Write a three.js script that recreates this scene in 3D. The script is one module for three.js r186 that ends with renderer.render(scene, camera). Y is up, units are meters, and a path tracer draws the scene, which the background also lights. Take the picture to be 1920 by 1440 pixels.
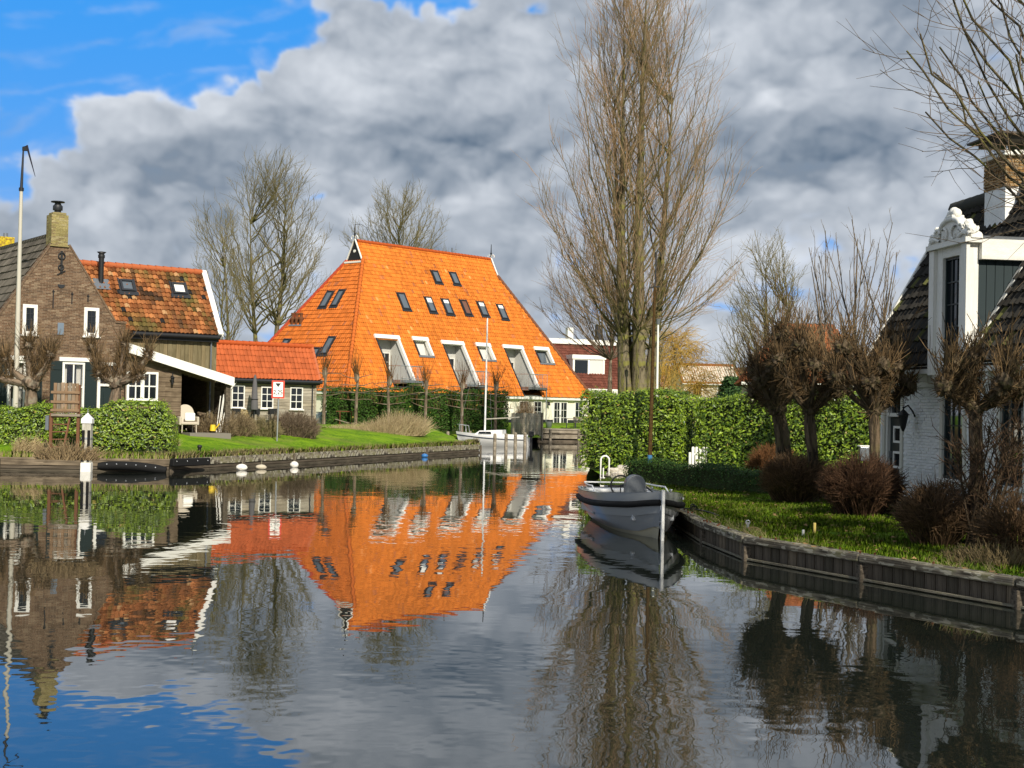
import * as THREE from 'three';
import { mergeGeometries, mergeVertices } from 'three/addons/utils/BufferGeometryUtils.js';
import { createNoise2D } from 'simplex-noise';
import { RoundedBoxGeometry } from 'three/addons/geometries/RoundedBoxGeometry.js';

// ---------------------------------------------------------------- camera
const scene = new THREE.Scene();
const FOC = 2600, EYE = 2.5, ROLL = Math.atan(0.022), PITCH = Math.atan(40 / FOC);
const camera = new THREE.PerspectiveCamera(2 * Math.atan(720 / FOC) * 180 / Math.PI, 4 / 3, 0.1, 5000);
camera.position.set(0, EYE, 0);
const V = (x, y, z) => new THREE.Vector3(x, y, z);
const camF = V(0, Math.sin(PITCH), -Math.cos(PITCH)), up0 = V(0, Math.cos(PITCH), Math.sin(PITCH));
const camR = V(Math.cos(ROLL), 0, 0).addScaledVector(up0, Math.sin(ROLL));
const camU = V(-Math.sin(ROLL), 0, 0).addScaledVector(up0, Math.cos(ROLL));
camera.quaternion.setFromRotationMatrix(new THREE.Matrix4().makeBasis(camR, camU, camF.clone().negate()));
camera.updateMatrixWorld(true);

// ---------------------------------------------------------------- noise and random
function rng(seed) { let s = seed | 0; return () => { s = (s + 0x6d2b79f5) | 0; let t = Math.imul(s ^ (s >>> 15), 1 | s); t = (t + Math.imul(t ^ (t >>> 7), 61 | t)) ^ t; return ((t ^ (t >>> 14)) >>> 0) / 4294967296; }; }
const hash2 = (x, y) => { let h = Math.imul(x, 374761393) + Math.imul(y, 668265263) | 0; h = Math.imul(h ^ (h >>> 13), 1274126177); return ((h ^ (h >>> 16)) >>> 0) / 4294967296; };
function vnoise(x, y, per = 0) {
  const xi = Math.floor(x), yi = Math.floor(y), fx = x - xi, fy = y - yi, u = fx * fx * fx * (fx * (fx * 6 - 15) + 10), v = fy * fy * fy * (fy * (fy * 6 - 15) + 10);
  const w = per ? (a) => ((a % per) + per) % per : (a) => a;
  const a = hash2(w(xi), w(yi)), b = hash2(w(xi + 1), w(yi)), c = hash2(w(xi), w(yi + 1)), d = hash2(w(xi + 1), w(yi + 1));
  return a + (b - a) * u + (c - a + (a - b - c + d) * u) * v;
}
function fbm(x, y, o = 5, per = 0) { let s = 0, a = 0.5, n = 0; for (let i = 0; i < o; i++) { s += a * vnoise(x, y, per); n += a; a *= 0.5; x = x * 2 + (per ? 0 : 17.3); y = y * 2 + (per ? 0 : 9.1); per *= 2; } return s / n; }
const clamp = (x, a = 0, b = 1) => Math.min(b, Math.max(a, x)), lerp = (a, b, t) => a + (b - a) * t;
const sstep = (a, b, x) => { const t = clamp((x - a) / (b - a)); return t * t * (3 - 2 * t); };

// ---------------------------------------------------------------- sky: broken cumulus over blue
const SKYW = 4096, SKYH = 2048;
{
  const data = new Float32Array(SKYW * SKYH * 4);
  // cloud masses as they stand in the sky; x: 45.4 per degree of azimuth (960 = straight north), y: 760 = horizon, 45.4 per degree up
  const cover = [ // x, y, rx, ry, amount
    [150, 95, 330, 130, -0.95], [60, 230, 130, 90, -0.75], [340, 105, 210, 95, -0.72], [-260, 120, 300, 220, -0.3], [480, 70, 90, 60, -0.4], [680, -8, 130, 36, -0.85], [890, 12, 120, 46, -1.15], [1000, 90, 60, 40, -0.2],
    [80, 310, 80, 50, -0.8], [20, 385, 55, 45, -0.7], [60, 40, 80, 30, 0.62], [170, 70, 60, 16, 0.5], [40, 120, 50, 14, 0.35], [300, 20, 50, 20, 0.3], [15, 235, 30, 48, 0.9], [440, 25, 140, 40, 0.3], [590, 60, 60, 50, 0.2],
    [260, 285, 130, 60, 0.45], [420, 230, 60, 60, 0.4], [560, 200, 90, 80, 0.5], [760, 190, 240, 160, 0.4], [1000, 160, 200, 160, 0.3], [1450, 170, 500, 200, 0.3], [180, 400, 130, 70, 0.4], [700, 500, 250, 70, 0.2],
    [590, 392, 36, 12, -0.45], [300, 610, 150, 34, -0.36], [1060, 490, 40, 26, -0.3], [1340, 575, 80, 18, -0.42], [1050, 580, 50, 26, -0.35], [590, 570, 60, 26, -0.25], [1180, 30, 60, 25, -0.2],
  ];
  const shade = [
    [330, 200, 120, 60, 0.5], [200, 230, 90, 60, 0.4], [370, 330, 110, 45, -0.3], [180, 425, 60, 32, 0.55], [250, 360, 80, 40, 0.1], [640, 150, 110, 50, 0.4], [780, 170, 120, 40, 0.15], [860, 275, 190, 70, -0.34], [480, 300, 60, 50, 0.15], [620, 270, 70, 50, 0.2],
    [900, 370, 70, 35, 0.4], [690, 330, 80, 30, 0.05], [1000, 120, 60, 60, 0.15], [1440, 195, 50, 36, 0.5], [1380, 100, 120, 80, 0.12], [1560, 110, 80, 90, 0.2], [1600, 290, 160, 55, -0.3], [1420, 330, 110, 50, -0.2], [1690, 60, 110, 90, -0.22], [1700, 170, 90, 50, 0.12], [1760, 330, 60, 60, 0.3], [1600, 370, 150, 30, 0.24], [400, 420, 90, 40, -0.2], [1480, 480, 140, 40, 0.24], [560, 480, 90, 40, 0.25], [20, 300, 40, 60, -0.4], [700, 420, 90, 40, 0.2], [1250, 480, 120, 40, 0.2],
    [1560, 470, 90, 40, -0.1], [820, 60, 120, 50, 0.1], [480, 40, 120, 50, -0.15],
  ];
  const sum = (list, x, y) => { let s = 0; for (const [cx, cy, rx, ry, a] of list) { const dx = (x - cx) / rx, dy = (y - cy) / ry, q = dx * dx + dy * dy; if (q < 7) s += a * Math.exp(-q); } return s; };
  const sn = createNoise2D(rng(77)), sfbm = (x, y, o) => { let s = 0, w = 0.5, n = 0; for (let q = 0; q < o; q++) { s += w * sn(x, y); n += w; w *= 0.5; x = x * 2.03 + 17.3; y = y * 2.03 + 9.1; } return 0.5 + 0.5 * s / n; };
  const puff = (x, y, n) => { let s = 0, w = 1, t = 0, f = 1; for (let q = 0; q < n; q++) { s += w * Math.abs(sn(x / 300 * f + q * 7.1, y / 210 * f + q * 3.7)); t += w; w *= 0.42; f *= 2.1; } return 0.8 + (s / t - 0.36) * 0.62; };
  const skyAt = (az, el, fineness) => {
    const X = 960 + az * 45.4, Y = 760 - el * 45.4, up = el * Math.PI / 180;
    // high up the pattern is stretched so that it does not pinch at the zenith
    const k = el < 25 ? 1 : Math.cos(up) / Math.cos(25 * Math.PI / 180), gx = 960 + (X - 960) * k, gy = Y, inside = fineness > 3;
    const wx = sfbm(gx / 420 + 4, gy / 330, fineness) - 0.5, wy = sfbm(gx / 420 + 40, gy / 180 + 11, fineness) - 0.5, px = gx + wx * 55, py = gy + wy * 45;
    const big = sfbm(px / 620 + 7.7, py / 400 + 3.1, fineness), soft = sfbm(px / 330 + 2.1, py / 230 + 9.4, fineness + 1), p0 = puff(px + (soft - 0.5) * 60, py + (soft - 0.5) * 40, fineness), p2 = inside ? puff(px * 3.1 + 400, py * 3.1, 3) : 0.8, p3 = inside ? puff((px + 6) * 3.1 + 400, (py + 11) * 3.1, 3) : 0.8, lit = sfbm((px + 12) / 330 + 2.1, (py + 26) / 230 + 9.4, fineness);
    const d = 0.78 + (big - 0.5) * 0.7 + (soft - 0.5) * 0.5 + (p0 - 0.78) * 0.75 + (p2 - 0.8) * 0.55 + (inside ? sum(cover, gx + wx * 70 + (soft - 0.5) * 110, gy + wy * 50 + (p0 - 0.8) * 70) : (big - 0.5) * 0.6), a0 = lerp(sstep(0.18, 0.72, d), sstep(0.4, 0.58, d), 0.5) * 0.985;
    const wisp = inside ? sstep(0.5, 0.95, sfbm(px / 260 + 3, py / 70 + (px + py) / 300, 4) + (soft - 0.5) * 0.5) * 0.24 : 0;
    let b = 0.465 + (inside ? sum(shade, gx + wx * 110, gy + wy * 80 + (p0 - 0.8) * 90) : 0) * 0.92 + (soft - lit) * 0.7 + (p0 - 0.8) * 0.66 + (p2 - p3) * 0.16 + (p2 - 0.8) * 0.12 - (big - 0.5) * 0.3 + (1 - sstep(0.46, 0.74, d)) * 0.3 + sstep(600, 760, Y) * 0.12;
    const a = Math.max(a0, wisp); b = clamp(b, 0.02, 1);
    const hz = Math.exp(-el / 6.5);
    return [lerp(lerp(0.014, 0.38, hz), lerp(0.105, 0.66, b), a), lerp(lerp(0.28, 0.55, hz), lerp(0.152, 0.695, b), a), lerp(lerp(0.8, 0.82, hz), lerp(0.215, 0.745, b), a)];
  };
  const CW = 1024, CH = 256, coarse = new Float32Array(CW * CH * 3);
  for (let y = 0; y < CH; y++) for (let x = 0; x < CW; x++) { let az = ((x + 0.5) / CW - 0.25) * 360; if (az > 180) az -= 360; const w = sstep(150, 180, Math.abs(az)), c = skyAt(az, (y + 0.5) / CH * 90, 3), c2 = w > 0 ? skyAt(-az, (y + 0.5) / CH * 90, 3) : c; for (let q = 0; q < 3; q++) coarse[(y * CW + x) * 3 + q] = lerp(c[q], (c[q] + c2[q]) / 2, w); }
  for (let row = SKYH / 2; row < SKYH; row++) {
    const el = ((row + 0.5) / SKYH - 0.5) * 180, fy = clamp(el / 90 * CH - 0.5, 0, CH - 1), y0 = Math.floor(fy), y1 = Math.min(CH - 1, y0 + 1), ty = fy - y0;
    for (let col = 0; col < SKYW; col++) {
      let az = ((col + 0.5) / SKYW - 0.25) * 360; if (az > 180) az -= 360;
      const o = (row * SKYW + col) * 4, w = (1 - sstep(21.5, 26, Math.abs(az))) * (1 - sstep(17.5, 21, el)), fx = (col + 0.5) / SKYW * CW - 0.5 + CW, x0 = Math.floor(fx) % CW, x1 = (x0 + 1) % CW, tx = fx - Math.floor(fx), f = w > 0 ? skyAt(az, el, 5) : null;
      for (let q = 0; q < 3; q++) { const g = lerp(lerp(coarse[(y0 * CW + x0) * 3 + q], coarse[(y0 * CW + x1) * 3 + q], tx), lerp(coarse[(y1 * CW + x0) * 3 + q], coarse[(y1 * CW + x1) * 3 + q], tx), ty); data[o + q] = f ? lerp(g, f[q], w) : g; }
      data[o + 3] = 1;
    }
  }
  for (let i = 0; i < SKYW * SKYH / 2; i++) { data[i * 4] = 0.2; data[i * 4 + 1] = 0.2; data[i * 4 + 2] = 0.18; data[i * 4 + 3] = 1; }
  const t = new THREE.DataTexture(data, SKYW, SKYH, THREE.RGBAFormat, THREE.FloatType);
  t.mapping = THREE.EquirectangularReflectionMapping; t.magFilter = THREE.LinearFilter; t.minFilter = THREE.LinearFilter; t.wrapS = THREE.RepeatWrapping; t.needsUpdate = true;
  scene.background = t; scene.environment = t;
}

// ---------------------------------------------------------------- sun and exposure
const sun = new THREE.DirectionalLight(new THREE.Color().setRGB(1, 0.93, 0.8), 5);
{
  const az = 20 * Math.PI / 180, el = 35 * Math.PI / 180;
  sun.position.set(Math.sin(az) * Math.cos(el) * 200, Math.sin(el) * 200, Math.cos(az) * Math.cos(el) * 200 - 60);
  sun.target.position.set(0, 0, -60); scene.add(sun, sun.target);
  sun.castShadow = true; sun.shadow.mapSize.set(4096, 4096);
  Object.assign(sun.shadow.camera, { left: -80, right: 80, top: 60, bottom: -60, near: 1, far: 450 });
}
const renderer = new THREE.WebGLRenderer({ antialias: true });
renderer.setSize(1024, 768);
renderer.toneMapping = THREE.LinearToneMapping; renderer.toneMappingExposure = 1.14;
renderer.shadowMap.enabled = true; renderer.shadowMap.type = THREE.PCFSoftShadowMap;

// ---------------------------------------------------------------- pixels to places
const ray = (px, py) => camF.clone().multiplyScalar(FOC).addScaledVector(camR, px - 960).addScaledVector(camU, 720 - py).normalize();
const eye = camera.position;
const atY = (px, py, y) => { const d = ray(px, py); return eye.clone().addScaledVector(d, (y - eye.y) / d.y); };
const atD = (px, py, D) => { const d = ray(px, py); return eye.clone().addScaledVector(d, -D / d.z); };
class Frame { // a building's own axes: x along the front, z out of it
  constructor(o, psi) { this.o = o; this.psi = psi; this.c = Math.cos(psi); this.s = Math.sin(psi); }
  loc(p) { const x = p.x - this.o.x, z = p.z - this.o.z; return V(x * this.c - z * this.s, p.y - this.o.y, x * this.s + z * this.c); }
  dirLoc(d) { return V(d.x * this.c - d.z * this.s, d.y, d.x * this.s + d.z * this.c); }
  world(x, y, z) { return V(this.o.x + x * this.c + z * this.s, this.o.y + y, this.o.z - x * this.s + z * this.c); }
  plane(px, py, n, p) { const e = this.loc(eye), d = this.dirLoc(ray(px, py)); return e.clone().addScaledVector(d, n.dot(p.clone().sub(e)) / n.dot(d)); }
  z(px, py, z) { return this.plane(px, py, V(0, 0, 1), V(0, 0, z)); }
  x(px, py, x) { return this.plane(px, py, V(1, 0, 0), V(x, 0, 0)); }
}

// ---------------------------------------------------------------- naming and grouping
const taken = new Map();
function numbered(n) { const k = taken.get(n) || 0; taken.set(n, k + 1); return k ? n + '_' + String(k).padStart(3, '0') : n; }
function thing(name, label, category, pos = V(0, 0, 0), psi = 0, group) {
  const o = new THREE.Group(); o.name = numbered(name); o.position.copy(pos); o.rotation.y = psi;
  o.userData = { label, category }; if (group) o.userData.group = group; scene.add(o); return o;
}
function part(parent, name, geo, m, label) {
  const o = new THREE.Mesh(geo, m); o.name = name; o.castShadow = o.receiveShadow = true; if (label) o.userData.label = label; parent.add(o); return o;
}
function solo(name, label, category, geo, m, pos, group) {
  const o = new THREE.Mesh(geo, m); o.name = numbered(name); o.castShadow = o.receiveShadow = true; o.userData = { label, category }; if (group) o.userData.group = group;
  if (pos) o.position.copy(pos); scene.add(o); return o;
}
function struct(name, geo, m) { const o = new THREE.Mesh(geo, m); o.name = name; o.castShadow = o.receiveShadow = true; o.userData.kind = 'structure'; scene.add(o); return o; }
function copyOf(t, pos, psi, label) { const r = t.clone(); r.name = numbered(t.name.replace(/_\d\d\d$/, '')); r.userData = { ...t.userData }; if (label) r.userData.label = label; r.position.copy(pos); if (psi !== undefined) r.rotation.y = psi; scene.add(r); return r; }

// ---------------------------------------------------------------- geometry helpers
const bx = (x0, x1, y0, y1, z0, z1) => new THREE.BoxGeometry(Math.abs(x1 - x0), Math.abs(y1 - y0), Math.abs(z1 - z0)).translate((x0 + x1) / 2, (y0 + y1) / 2, (z0 + z1) / 2);
function rbx(x0, x1, y0, y1, z0, z1, r = 0.01) { return new RoundedBoxGeometry(Math.abs(x1 - x0), Math.abs(y1 - y0), Math.abs(z1 - z0), 1, r).translate((x0 + x1) / 2, (y0 + y1) / 2, (z0 + z1) / 2); }
function merge(list) {
  return mergeGeometries(list.map((g) => { const n = g.index ? g.toNonIndexed() : g; for (const k of Object.keys(n.attributes)) if (!['position', 'normal', 'uv'].includes(k)) n.deleteAttribute(k); if (!n.attributes.uv) n.setAttribute('uv', new THREE.BufferAttribute(new Float32Array(n.attributes.position.count * 2), 2)); return n; }));
}
function uvm(g, s = 1) { // uv in metres from the side each face looks to
  if (g.index) g = g.toNonIndexed();
  const p = g.attributes.position, n = g.attributes.normal, uv = new Float32Array(p.count * 2);
  for (let i = 0; i < p.count; i++) {
    const ax = Math.abs(n.getX(i)), ay = Math.abs(n.getY(i)), az = Math.abs(n.getZ(i));
    if (ax > ay && ax > az) { uv[2 * i] = p.getZ(i) * s; uv[2 * i + 1] = p.getY(i) * s; } else if (ay > az) { uv[2 * i] = p.getX(i) * s; uv[2 * i + 1] = p.getZ(i) * s; } else { uv[2 * i] = p.getX(i) * s; uv[2 * i + 1] = p.getY(i) * s; }
  }
  g.setAttribute('uv', new THREE.BufferAttribute(uv, 2)); return g;
}
function prism(pts, z0, z1) { // outline in x,y with thickness along z
  const s = new THREE.Shape(pts.map(([x, y]) => new THREE.Vector2(x, y)));
  return new THREE.ExtrudeGeometry(s, { depth: z1 - z0, bevelEnabled: false }).translate(0, 0, z0);
}
function poly(list) { // list of quads/triangles given as arrays of Vector3; flat shaded
  const p = [], n = [], uv = []; const e1 = V(), e2 = V();
  for (const q of list) for (let i = 1; i + 1 < q.length; i++) {
    const t = [q[0], q[i], q[i + 1]]; e1.subVectors(t[1], t[0]); e2.subVectors(t[2], t[0]); const m = e1.clone().cross(e2).normalize();
    for (const a of t) { p.push(a.x, a.y, a.z); n.push(m.x, m.y, m.z); uv.push(0, 0); }
  }
  const g = new THREE.BufferGeometry(); g.setAttribute('position', new THREE.Float32BufferAttribute(p, 3)); g.setAttribute('normal', new THREE.Float32BufferAttribute(n, 3)); g.setAttribute('uv', new THREE.Float32BufferAttribute(uv, 2)); return g;
}
function slab(quad, t) { // a plate: four corners, thickness t against its normal
  const n = quad[1].clone().sub(quad[0]).cross(quad[3].clone().sub(quad[0])).normalize().multiplyScalar(-t), b = quad.map((q) => q.clone().add(n)), [a0, a1, a2, a3] = quad, [b0, b1, b2, b3] = b;
  return poly([[a0, a1, a2, a3], [b3, b2, b1, b0], [a0, b0, b1, a1], [a1, b1, b2, a2], [a2, b2, b3, a3], [a3, b3, b0, a0]]);
}
class Tubes { // many tapered tubes in one mesh
  constructor(colored) { this.p = []; this.n = []; this.i = []; this.c = colored ? [] : null; this.u = []; }
  add(pts, rad, sides = 5, col, cap = false) {
    const base = this.p.length / 3, N = pts.length; let a = V(), b = V(), t = V(), len = 0;
    const ref = Math.abs(pts[N - 1].y - pts[0].y) > 0.9 * pts[N - 1].distanceTo(pts[0]) ? V(1, 0, 0) : V(0, 1, 0);
    for (let k = 0; k < N; k++) {
      t.subVectors(pts[Math.min(k + 1, N - 1)], pts[Math.max(k - 1, 0)]).normalize(); a.crossVectors(ref, t).normalize(); b.crossVectors(t, a);
      const r = typeof rad === 'function' ? rad(k / (N - 1)) : rad[k]; if (k) len += pts[k].distanceTo(pts[k - 1]);
      for (let s = 0; s < sides; s++) {
        const w = s / sides * 6.28318, cx = Math.cos(w), sx = Math.sin(w), nx = a.x * cx + b.x * sx, ny = a.y * cx + b.y * sx, nz = a.z * cx + b.z * sx;
        this.p.push(pts[k].x + nx * r, pts[k].y + ny * r, pts[k].z + nz * r); this.n.push(nx, ny, nz); this.u.push(s / sides * 0.6, len); if (this.c) this.c.push(col[0], col[1], col[2]);
      }
    }
    for (let k = 0; k + 1 < N; k++) for (let s = 0; s < sides; s++) { const s2 = (s + 1) % sides, q = base + k * sides; this.i.push(q + s, q + s2, q + sides + s, q + s2, q + sides + s2, q + sides + s); }
    if (cap) { const c0 = this.p.length / 3, e = pts[N - 1]; this.p.push(e.x, e.y, e.z); this.n.push(t.x, t.y, t.z); this.u.push(0, 0); if (this.c) this.c.push(...col); const q = base + (N - 1) * sides; for (let s = 0; s < sides; s++) this.i.push(q + s, q + (s + 1) % sides, c0); }
    return this;
  }
  geo() {
    const g = new THREE.BufferGeometry(); g.setAttribute('position', new THREE.Float32BufferAttribute(this.p, 3)); g.setAttribute('normal', new THREE.Float32BufferAttribute(this.n, 3)); g.setAttribute('uv', new THREE.Float32BufferAttribute(this.u, 2));
    if (this.c) g.setAttribute('color', new THREE.Float32BufferAttribute(this.c, 3)); g.setIndex(this.i); return g;
  }
}
const pipe = (pts, r, sides = 8, cap = true) => new Tubes().add(pts, typeof r === 'number' ? () => r : r, sides, null, cap).geo();
const rod = (a, b, r, sides = 8) => { const g = pipe([a, b], r, sides, true); return g; };
function bar(a, b, w, h) { // square timber from a to b
  const d = b.clone().sub(a), L = d.length(); const g = new THREE.BoxGeometry(w, h, L); const m = new THREE.Matrix4().lookAt(V(0, 0, 0), d, Math.abs(d.y) > 0.95 * L ? V(1, 0, 0) : V(0, 1, 0)); m.setPosition(a.clone().add(b).multiplyScalar(0.5)); return g.applyMatrix4(m);
}

// ---------------------------------------------------------------- materials
function tex(w, h, fn, srgb = true, rep = 1) { // fn(u,v) -> [r,g,b] 0..1 (sRGB colours when srgb)
  const d = new Uint8Array(w * h * 4);
  for (let y = 0; y < h; y++) for (let x = 0; x < w; x++) { const c = fn(x / w, y / h), o = (y * w + x) * 4; d[o] = clamp(c[0]) * 255; d[o + 1] = clamp(c[1]) * 255; d[o + 2] = clamp(c[2]) * 255; d[o + 3] = 255; }
  const t = new THREE.DataTexture(d, w, h); t.wrapS = t.wrapT = THREE.RepeatWrapping; t.magFilter = THREE.LinearFilter; t.minFilter = THREE.LinearMipmapLinearFilter; t.generateMipmaps = true; if (srgb) t.colorSpace = THREE.SRGBColorSpace;
  t.repeat.set(rep, rep); t.needsUpdate = true; return t;
}
const lin = (r, g, b) => new THREE.Color().setRGB(r, g, b);
// rough porous surfaces (soil, grass, bark, clay, brick) give hardly any mirror light at a low angle
const mat = (c, roughness = 0.8, more = {}) => new THREE.MeshPhysicalMaterial({ color: Array.isArray(c) ? lin(...c) : c, roughness, specularIntensity: roughness >= 0.6 ? 0.25 : 0.8, ...more });
const phys = (c, roughness = 0.5, more = {}) => new THREE.MeshPhysicalMaterial({ color: Array.isArray(c) ? lin(...c) : c, roughness, ...more });
const toS = (c) => (c <= 0.0031308 ? c * 12.92 : 1.055 * c ** (1 / 2.4) - 0.055);
const S3 = (a) => a.map(toS);
const mix3 = (a, b, t) => [lerp(a[0], b[0], t), lerp(a[1], b[1], t), lerp(a[2], b[2], t)];

const noiseT = tex(512, 512, (u, v) => { const n = 0.55 + 0.6 * (fbm(u * 8, v * 8, 6, 8) - 0.5) + 0.3 * (fbm(u * 40, v * 40, 3, 40) - 0.5); return [n, n, n]; }, false);
const woodMap = (a, b, seed, planks = 0) => tex(512, 512, (u, v) => { // grain runs along u
  const g = fbm(u * 3 + seed, v * 64, 4, 0), w = fbm(u * 6 + seed * 3, v * 6, 4); return S3(mix3(a, b, clamp(0.5 + (g - 0.5) * 1.6 + (w - 0.5) * 0.9)));
});
const mottle = (a, b, s1, s2, k = 1.4) => tex(512, 512, (u, v) => S3(mix3(a, b, clamp(0.5 + (fbm(u * s1, v * s1, 5, s1) - 0.5) * k + (fbm(u * s2, v * s2, 3, s2) - 0.5) * k * 0.8))));
const rep = (t, x, y = x) => { const c = t.clone(); c.repeat.set(x, y); c.needsUpdate = true; return c; };

const brickMap = (cols, mortar, seed) => tex(1024, 1024, (u, v) => { // 2.2 m square; courses of 6 cm seen from far
  const row = Math.floor(v * 36), off = row % 2 ? 0.5 : 0, bu = u * 10 + off, c = Math.floor(bu) % 10, fu = bu - Math.floor(bu), fv = v * 36 - row;
  const h = hash2(c + seed, row), m = fu < 0.05 || fv < 0.16 ? 1 : 0, pick = cols[Math.floor(h * cols.length)], n = fbm(u * 64, v * 64, 3, 64) - 0.5;
  return S3(mix3(pick, mortar, m).map((x) => x * (1 + n * 0.7) * (0.85 + 0.3 * fbm(u * 4, v * 4, 3, 4))));
});
const MT = {};
MT.brownBrick = mat(0xffffff, 0.92, { map: rep(brickMap([[0.11, 0.066, 0.04], [0.15, 0.092, 0.056], [0.17, 0.11, 0.07], [0.13, 0.075, 0.045], [0.22, 0.155, 0.1], [0.10, 0.062, 0.04]], [0.21, 0.17, 0.12], 3), 1 / 2.2), bumpMap: rep(noiseT, 1.2), bumpScale: 0.01 });
MT.mossBrick = mat(0xffffff, 0.95, { map: rep(brickMap([[0.22, 0.18, 0.07], [0.27, 0.22, 0.09], [0.19, 0.14, 0.07], [0.3, 0.25, 0.13]], [0.28, 0.25, 0.12], 9), 1 / 2.2), bumpMap: rep(noiseT, 1.2), bumpScale: 0.012 });
MT.lichenBrick = mat(0xffffff, 0.95, { map: rep(mottle([0.28, 0.17, 0.04], [0.62, 0.47, 0.03], 12, 40, 2.2), 0.7) });
MT.cream = mat([0.82, 0.77, 0.63], 0.85, { bumpMap: rep(noiseT, 0.9), bumpScale: 0.006 });
MT.white = mat([0.80, 0.78, 0.72], 0.5);
MT.whiteOld = mat(0xffffff, 0.65, { map: rep(mottle([0.62, 0.6, 0.53], [0.82, 0.8, 0.74], 5, 60, 1.1), 0.6) });
MT.dark = mat([0.02, 0.022, 0.026], 0.5);
MT.darkGreen = mat([0.012, 0.022, 0.022], 0.45);
MT.black = mat([0.012, 0.012, 0.013], 0.55);
MT.glass = phys([0.012, 0.015, 0.018], 0.03, { ior: 1.5 });
MT.glassClear = phys([1, 1, 1], 0.02, { transmission: 1, thickness: 0, ior: 1.5 });
MT.glassGrey = phys([0.10, 0.12, 0.14], 0.06, { ior: 1.6 });
MT.room = mat([0.34, 0.31, 0.26], 0.9);
MT.curtain = mat([0.62, 0.6, 0.55], 0.95);
MT.zinc = mat([0.22, 0.235, 0.25], 0.45, { metalness: 0.5, roughnessMap: noiseT });
MT.steel = mat([0.45, 0.46, 0.47], 0.4, { metalness: 0.7 });
MT.plankBrown = mat(0xffffff, 0.85, { map: woodMap([0.10, 0.07, 0.045], [0.22, 0.165, 0.11], 2) });
MT.plankOlive = mat(0xffffff, 0.85, { map: woodMap([0.13, 0.105, 0.055], [0.225, 0.185, 0.105], 5) });
MT.plankGrey = mat(0xffffff, 0.85, { map: woodMap([0.23, 0.2, 0.155], [0.48, 0.43, 0.35], 8) });
MT.plankGrey2 = mat([0.85, 0.82, 0.78], 0.85, { map: MT.plankGrey.map });
MT.plankGrey3 = mat([1.12, 1.08, 1.0], 0.85, { map: MT.plankGrey.map });
MT.deck = mat([0.8, 0.76, 0.7], 0.85, { map: MT.plankGrey.map });
MT.pile = mat(0xffffff, 0.85, { map: woodMap([0.045, 0.036, 0.026], [0.16, 0.13, 0.095], 12) });
MT.pile2 = mat([0.7, 0.72, 0.7], 0.85, { map: MT.pile.map }); MT.pile3 = mat([1.5, 1.45, 1.35], 0.85, { map: MT.pile.map });
MT.capWood = mat(0xffffff, 0.92, { map: tex(512, 512, (u, v) => { const g = fbm(u * 4 + 15, v * 60, 4), w = fbm(u * 9, v * 9, 5, 9), l = fbm(u * 26, v * 26, 3, 26); return S3(mix3(mix3([0.06, 0.05, 0.036], [0.27, 0.235, 0.175], clamp(0.5 + (g - 0.5) * 1.4 + (w - 0.5) * 1.6)), l > 0.6 ? [0.46, 0.43, 0.33] : [0.13, 0.13, 0.04], l > 0.6 ? 0.6 : clamp((w - 0.52) * 4) * 0.7)); }), bumpMap: noiseT, bumpScale: 0.012 });
MT.postWood = mat(0xffffff, 0.85, { map: woodMap([0.14, 0.115, 0.08], [0.34, 0.29, 0.22], 21) });
MT.rust = mat([0.14, 0.055, 0.025], 0.85, { bumpMap: noiseT, bumpScale: 0.004 });
MT.rubber = mat([0.012, 0.012, 0.012], 0.75, { bumpMap: noiseT, bumpScale: 0.004 });
MT.bark = mat(0xffffff, 0.95, { map: rep(tex(512, 512, (u, v) => { const n = fbm(u * 14, v * 3, 5, 0), m = fbm(u * 6 + 3, v * 6, 5); return S3(mix3(mix3([0.05, 0.04, 0.025], [0.2, 0.165, 0.105], clamp((n - 0.3) * 2.4)), [0.21, 0.20, 0.045], clamp((m - 0.42) * 4) * 0.75)); }), 2, 0.7), bumpMap: rep(noiseT, 3, 1.2), bumpScale: 0.03 });
MT.barkBrown = mat(0xffffff, 0.95, { map: rep(tex(512, 512, (u, v) => { const n = fbm(u * 14, v * 4, 5, 0), m = fbm(u * 5 + 3, v * 5, 5); return S3(mix3(mix3([0.055, 0.042, 0.03], [0.24, 0.175, 0.12], clamp((n - 0.3) * 2.4)), [0.3, 0.27, 0.2], clamp((m - 0.52) * 4) * 0.6)); }), 2, 0.8), bumpMap: rep(noiseT, 3, 1.5), bumpScale: 0.025 });
MT.hedgeWood = mat([0.038, 0.048, 0.018], 0.95);
MT.barkDark = mat(0xffffff, 0.95, { map: rep(tex(512, 512, (u, v) => { const n = fbm(u * 14, v * 5, 5, 0), m = fbm(u * 7 + 3, v * 7, 5); return S3(mix3(mix3([0.035, 0.027, 0.018], [0.15, 0.11, 0.07], clamp((n - 0.3) * 2.4)), [0.12, 0.105, 0.045], clamp((m - 0.5) * 4) * 0.5)); }), 2, 0.8), bumpMap: rep(noiseT, 3, 1.5), bumpScale: 0.03 });
MT.twig = mat(0xffffff, 0.85, { vertexColors: true });
MT.tile = mat(0xffffff, 0.62, { vertexColors: true });
MT.tileOld = mat(0xffffff, 0.9, { vertexColors: true });
MT.leaf = phys(0xffffff, 0.42, { side: THREE.DoubleSide });
MT.leafMatt = mat(0xffffff, 0.6, { side: THREE.DoubleSide });
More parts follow.
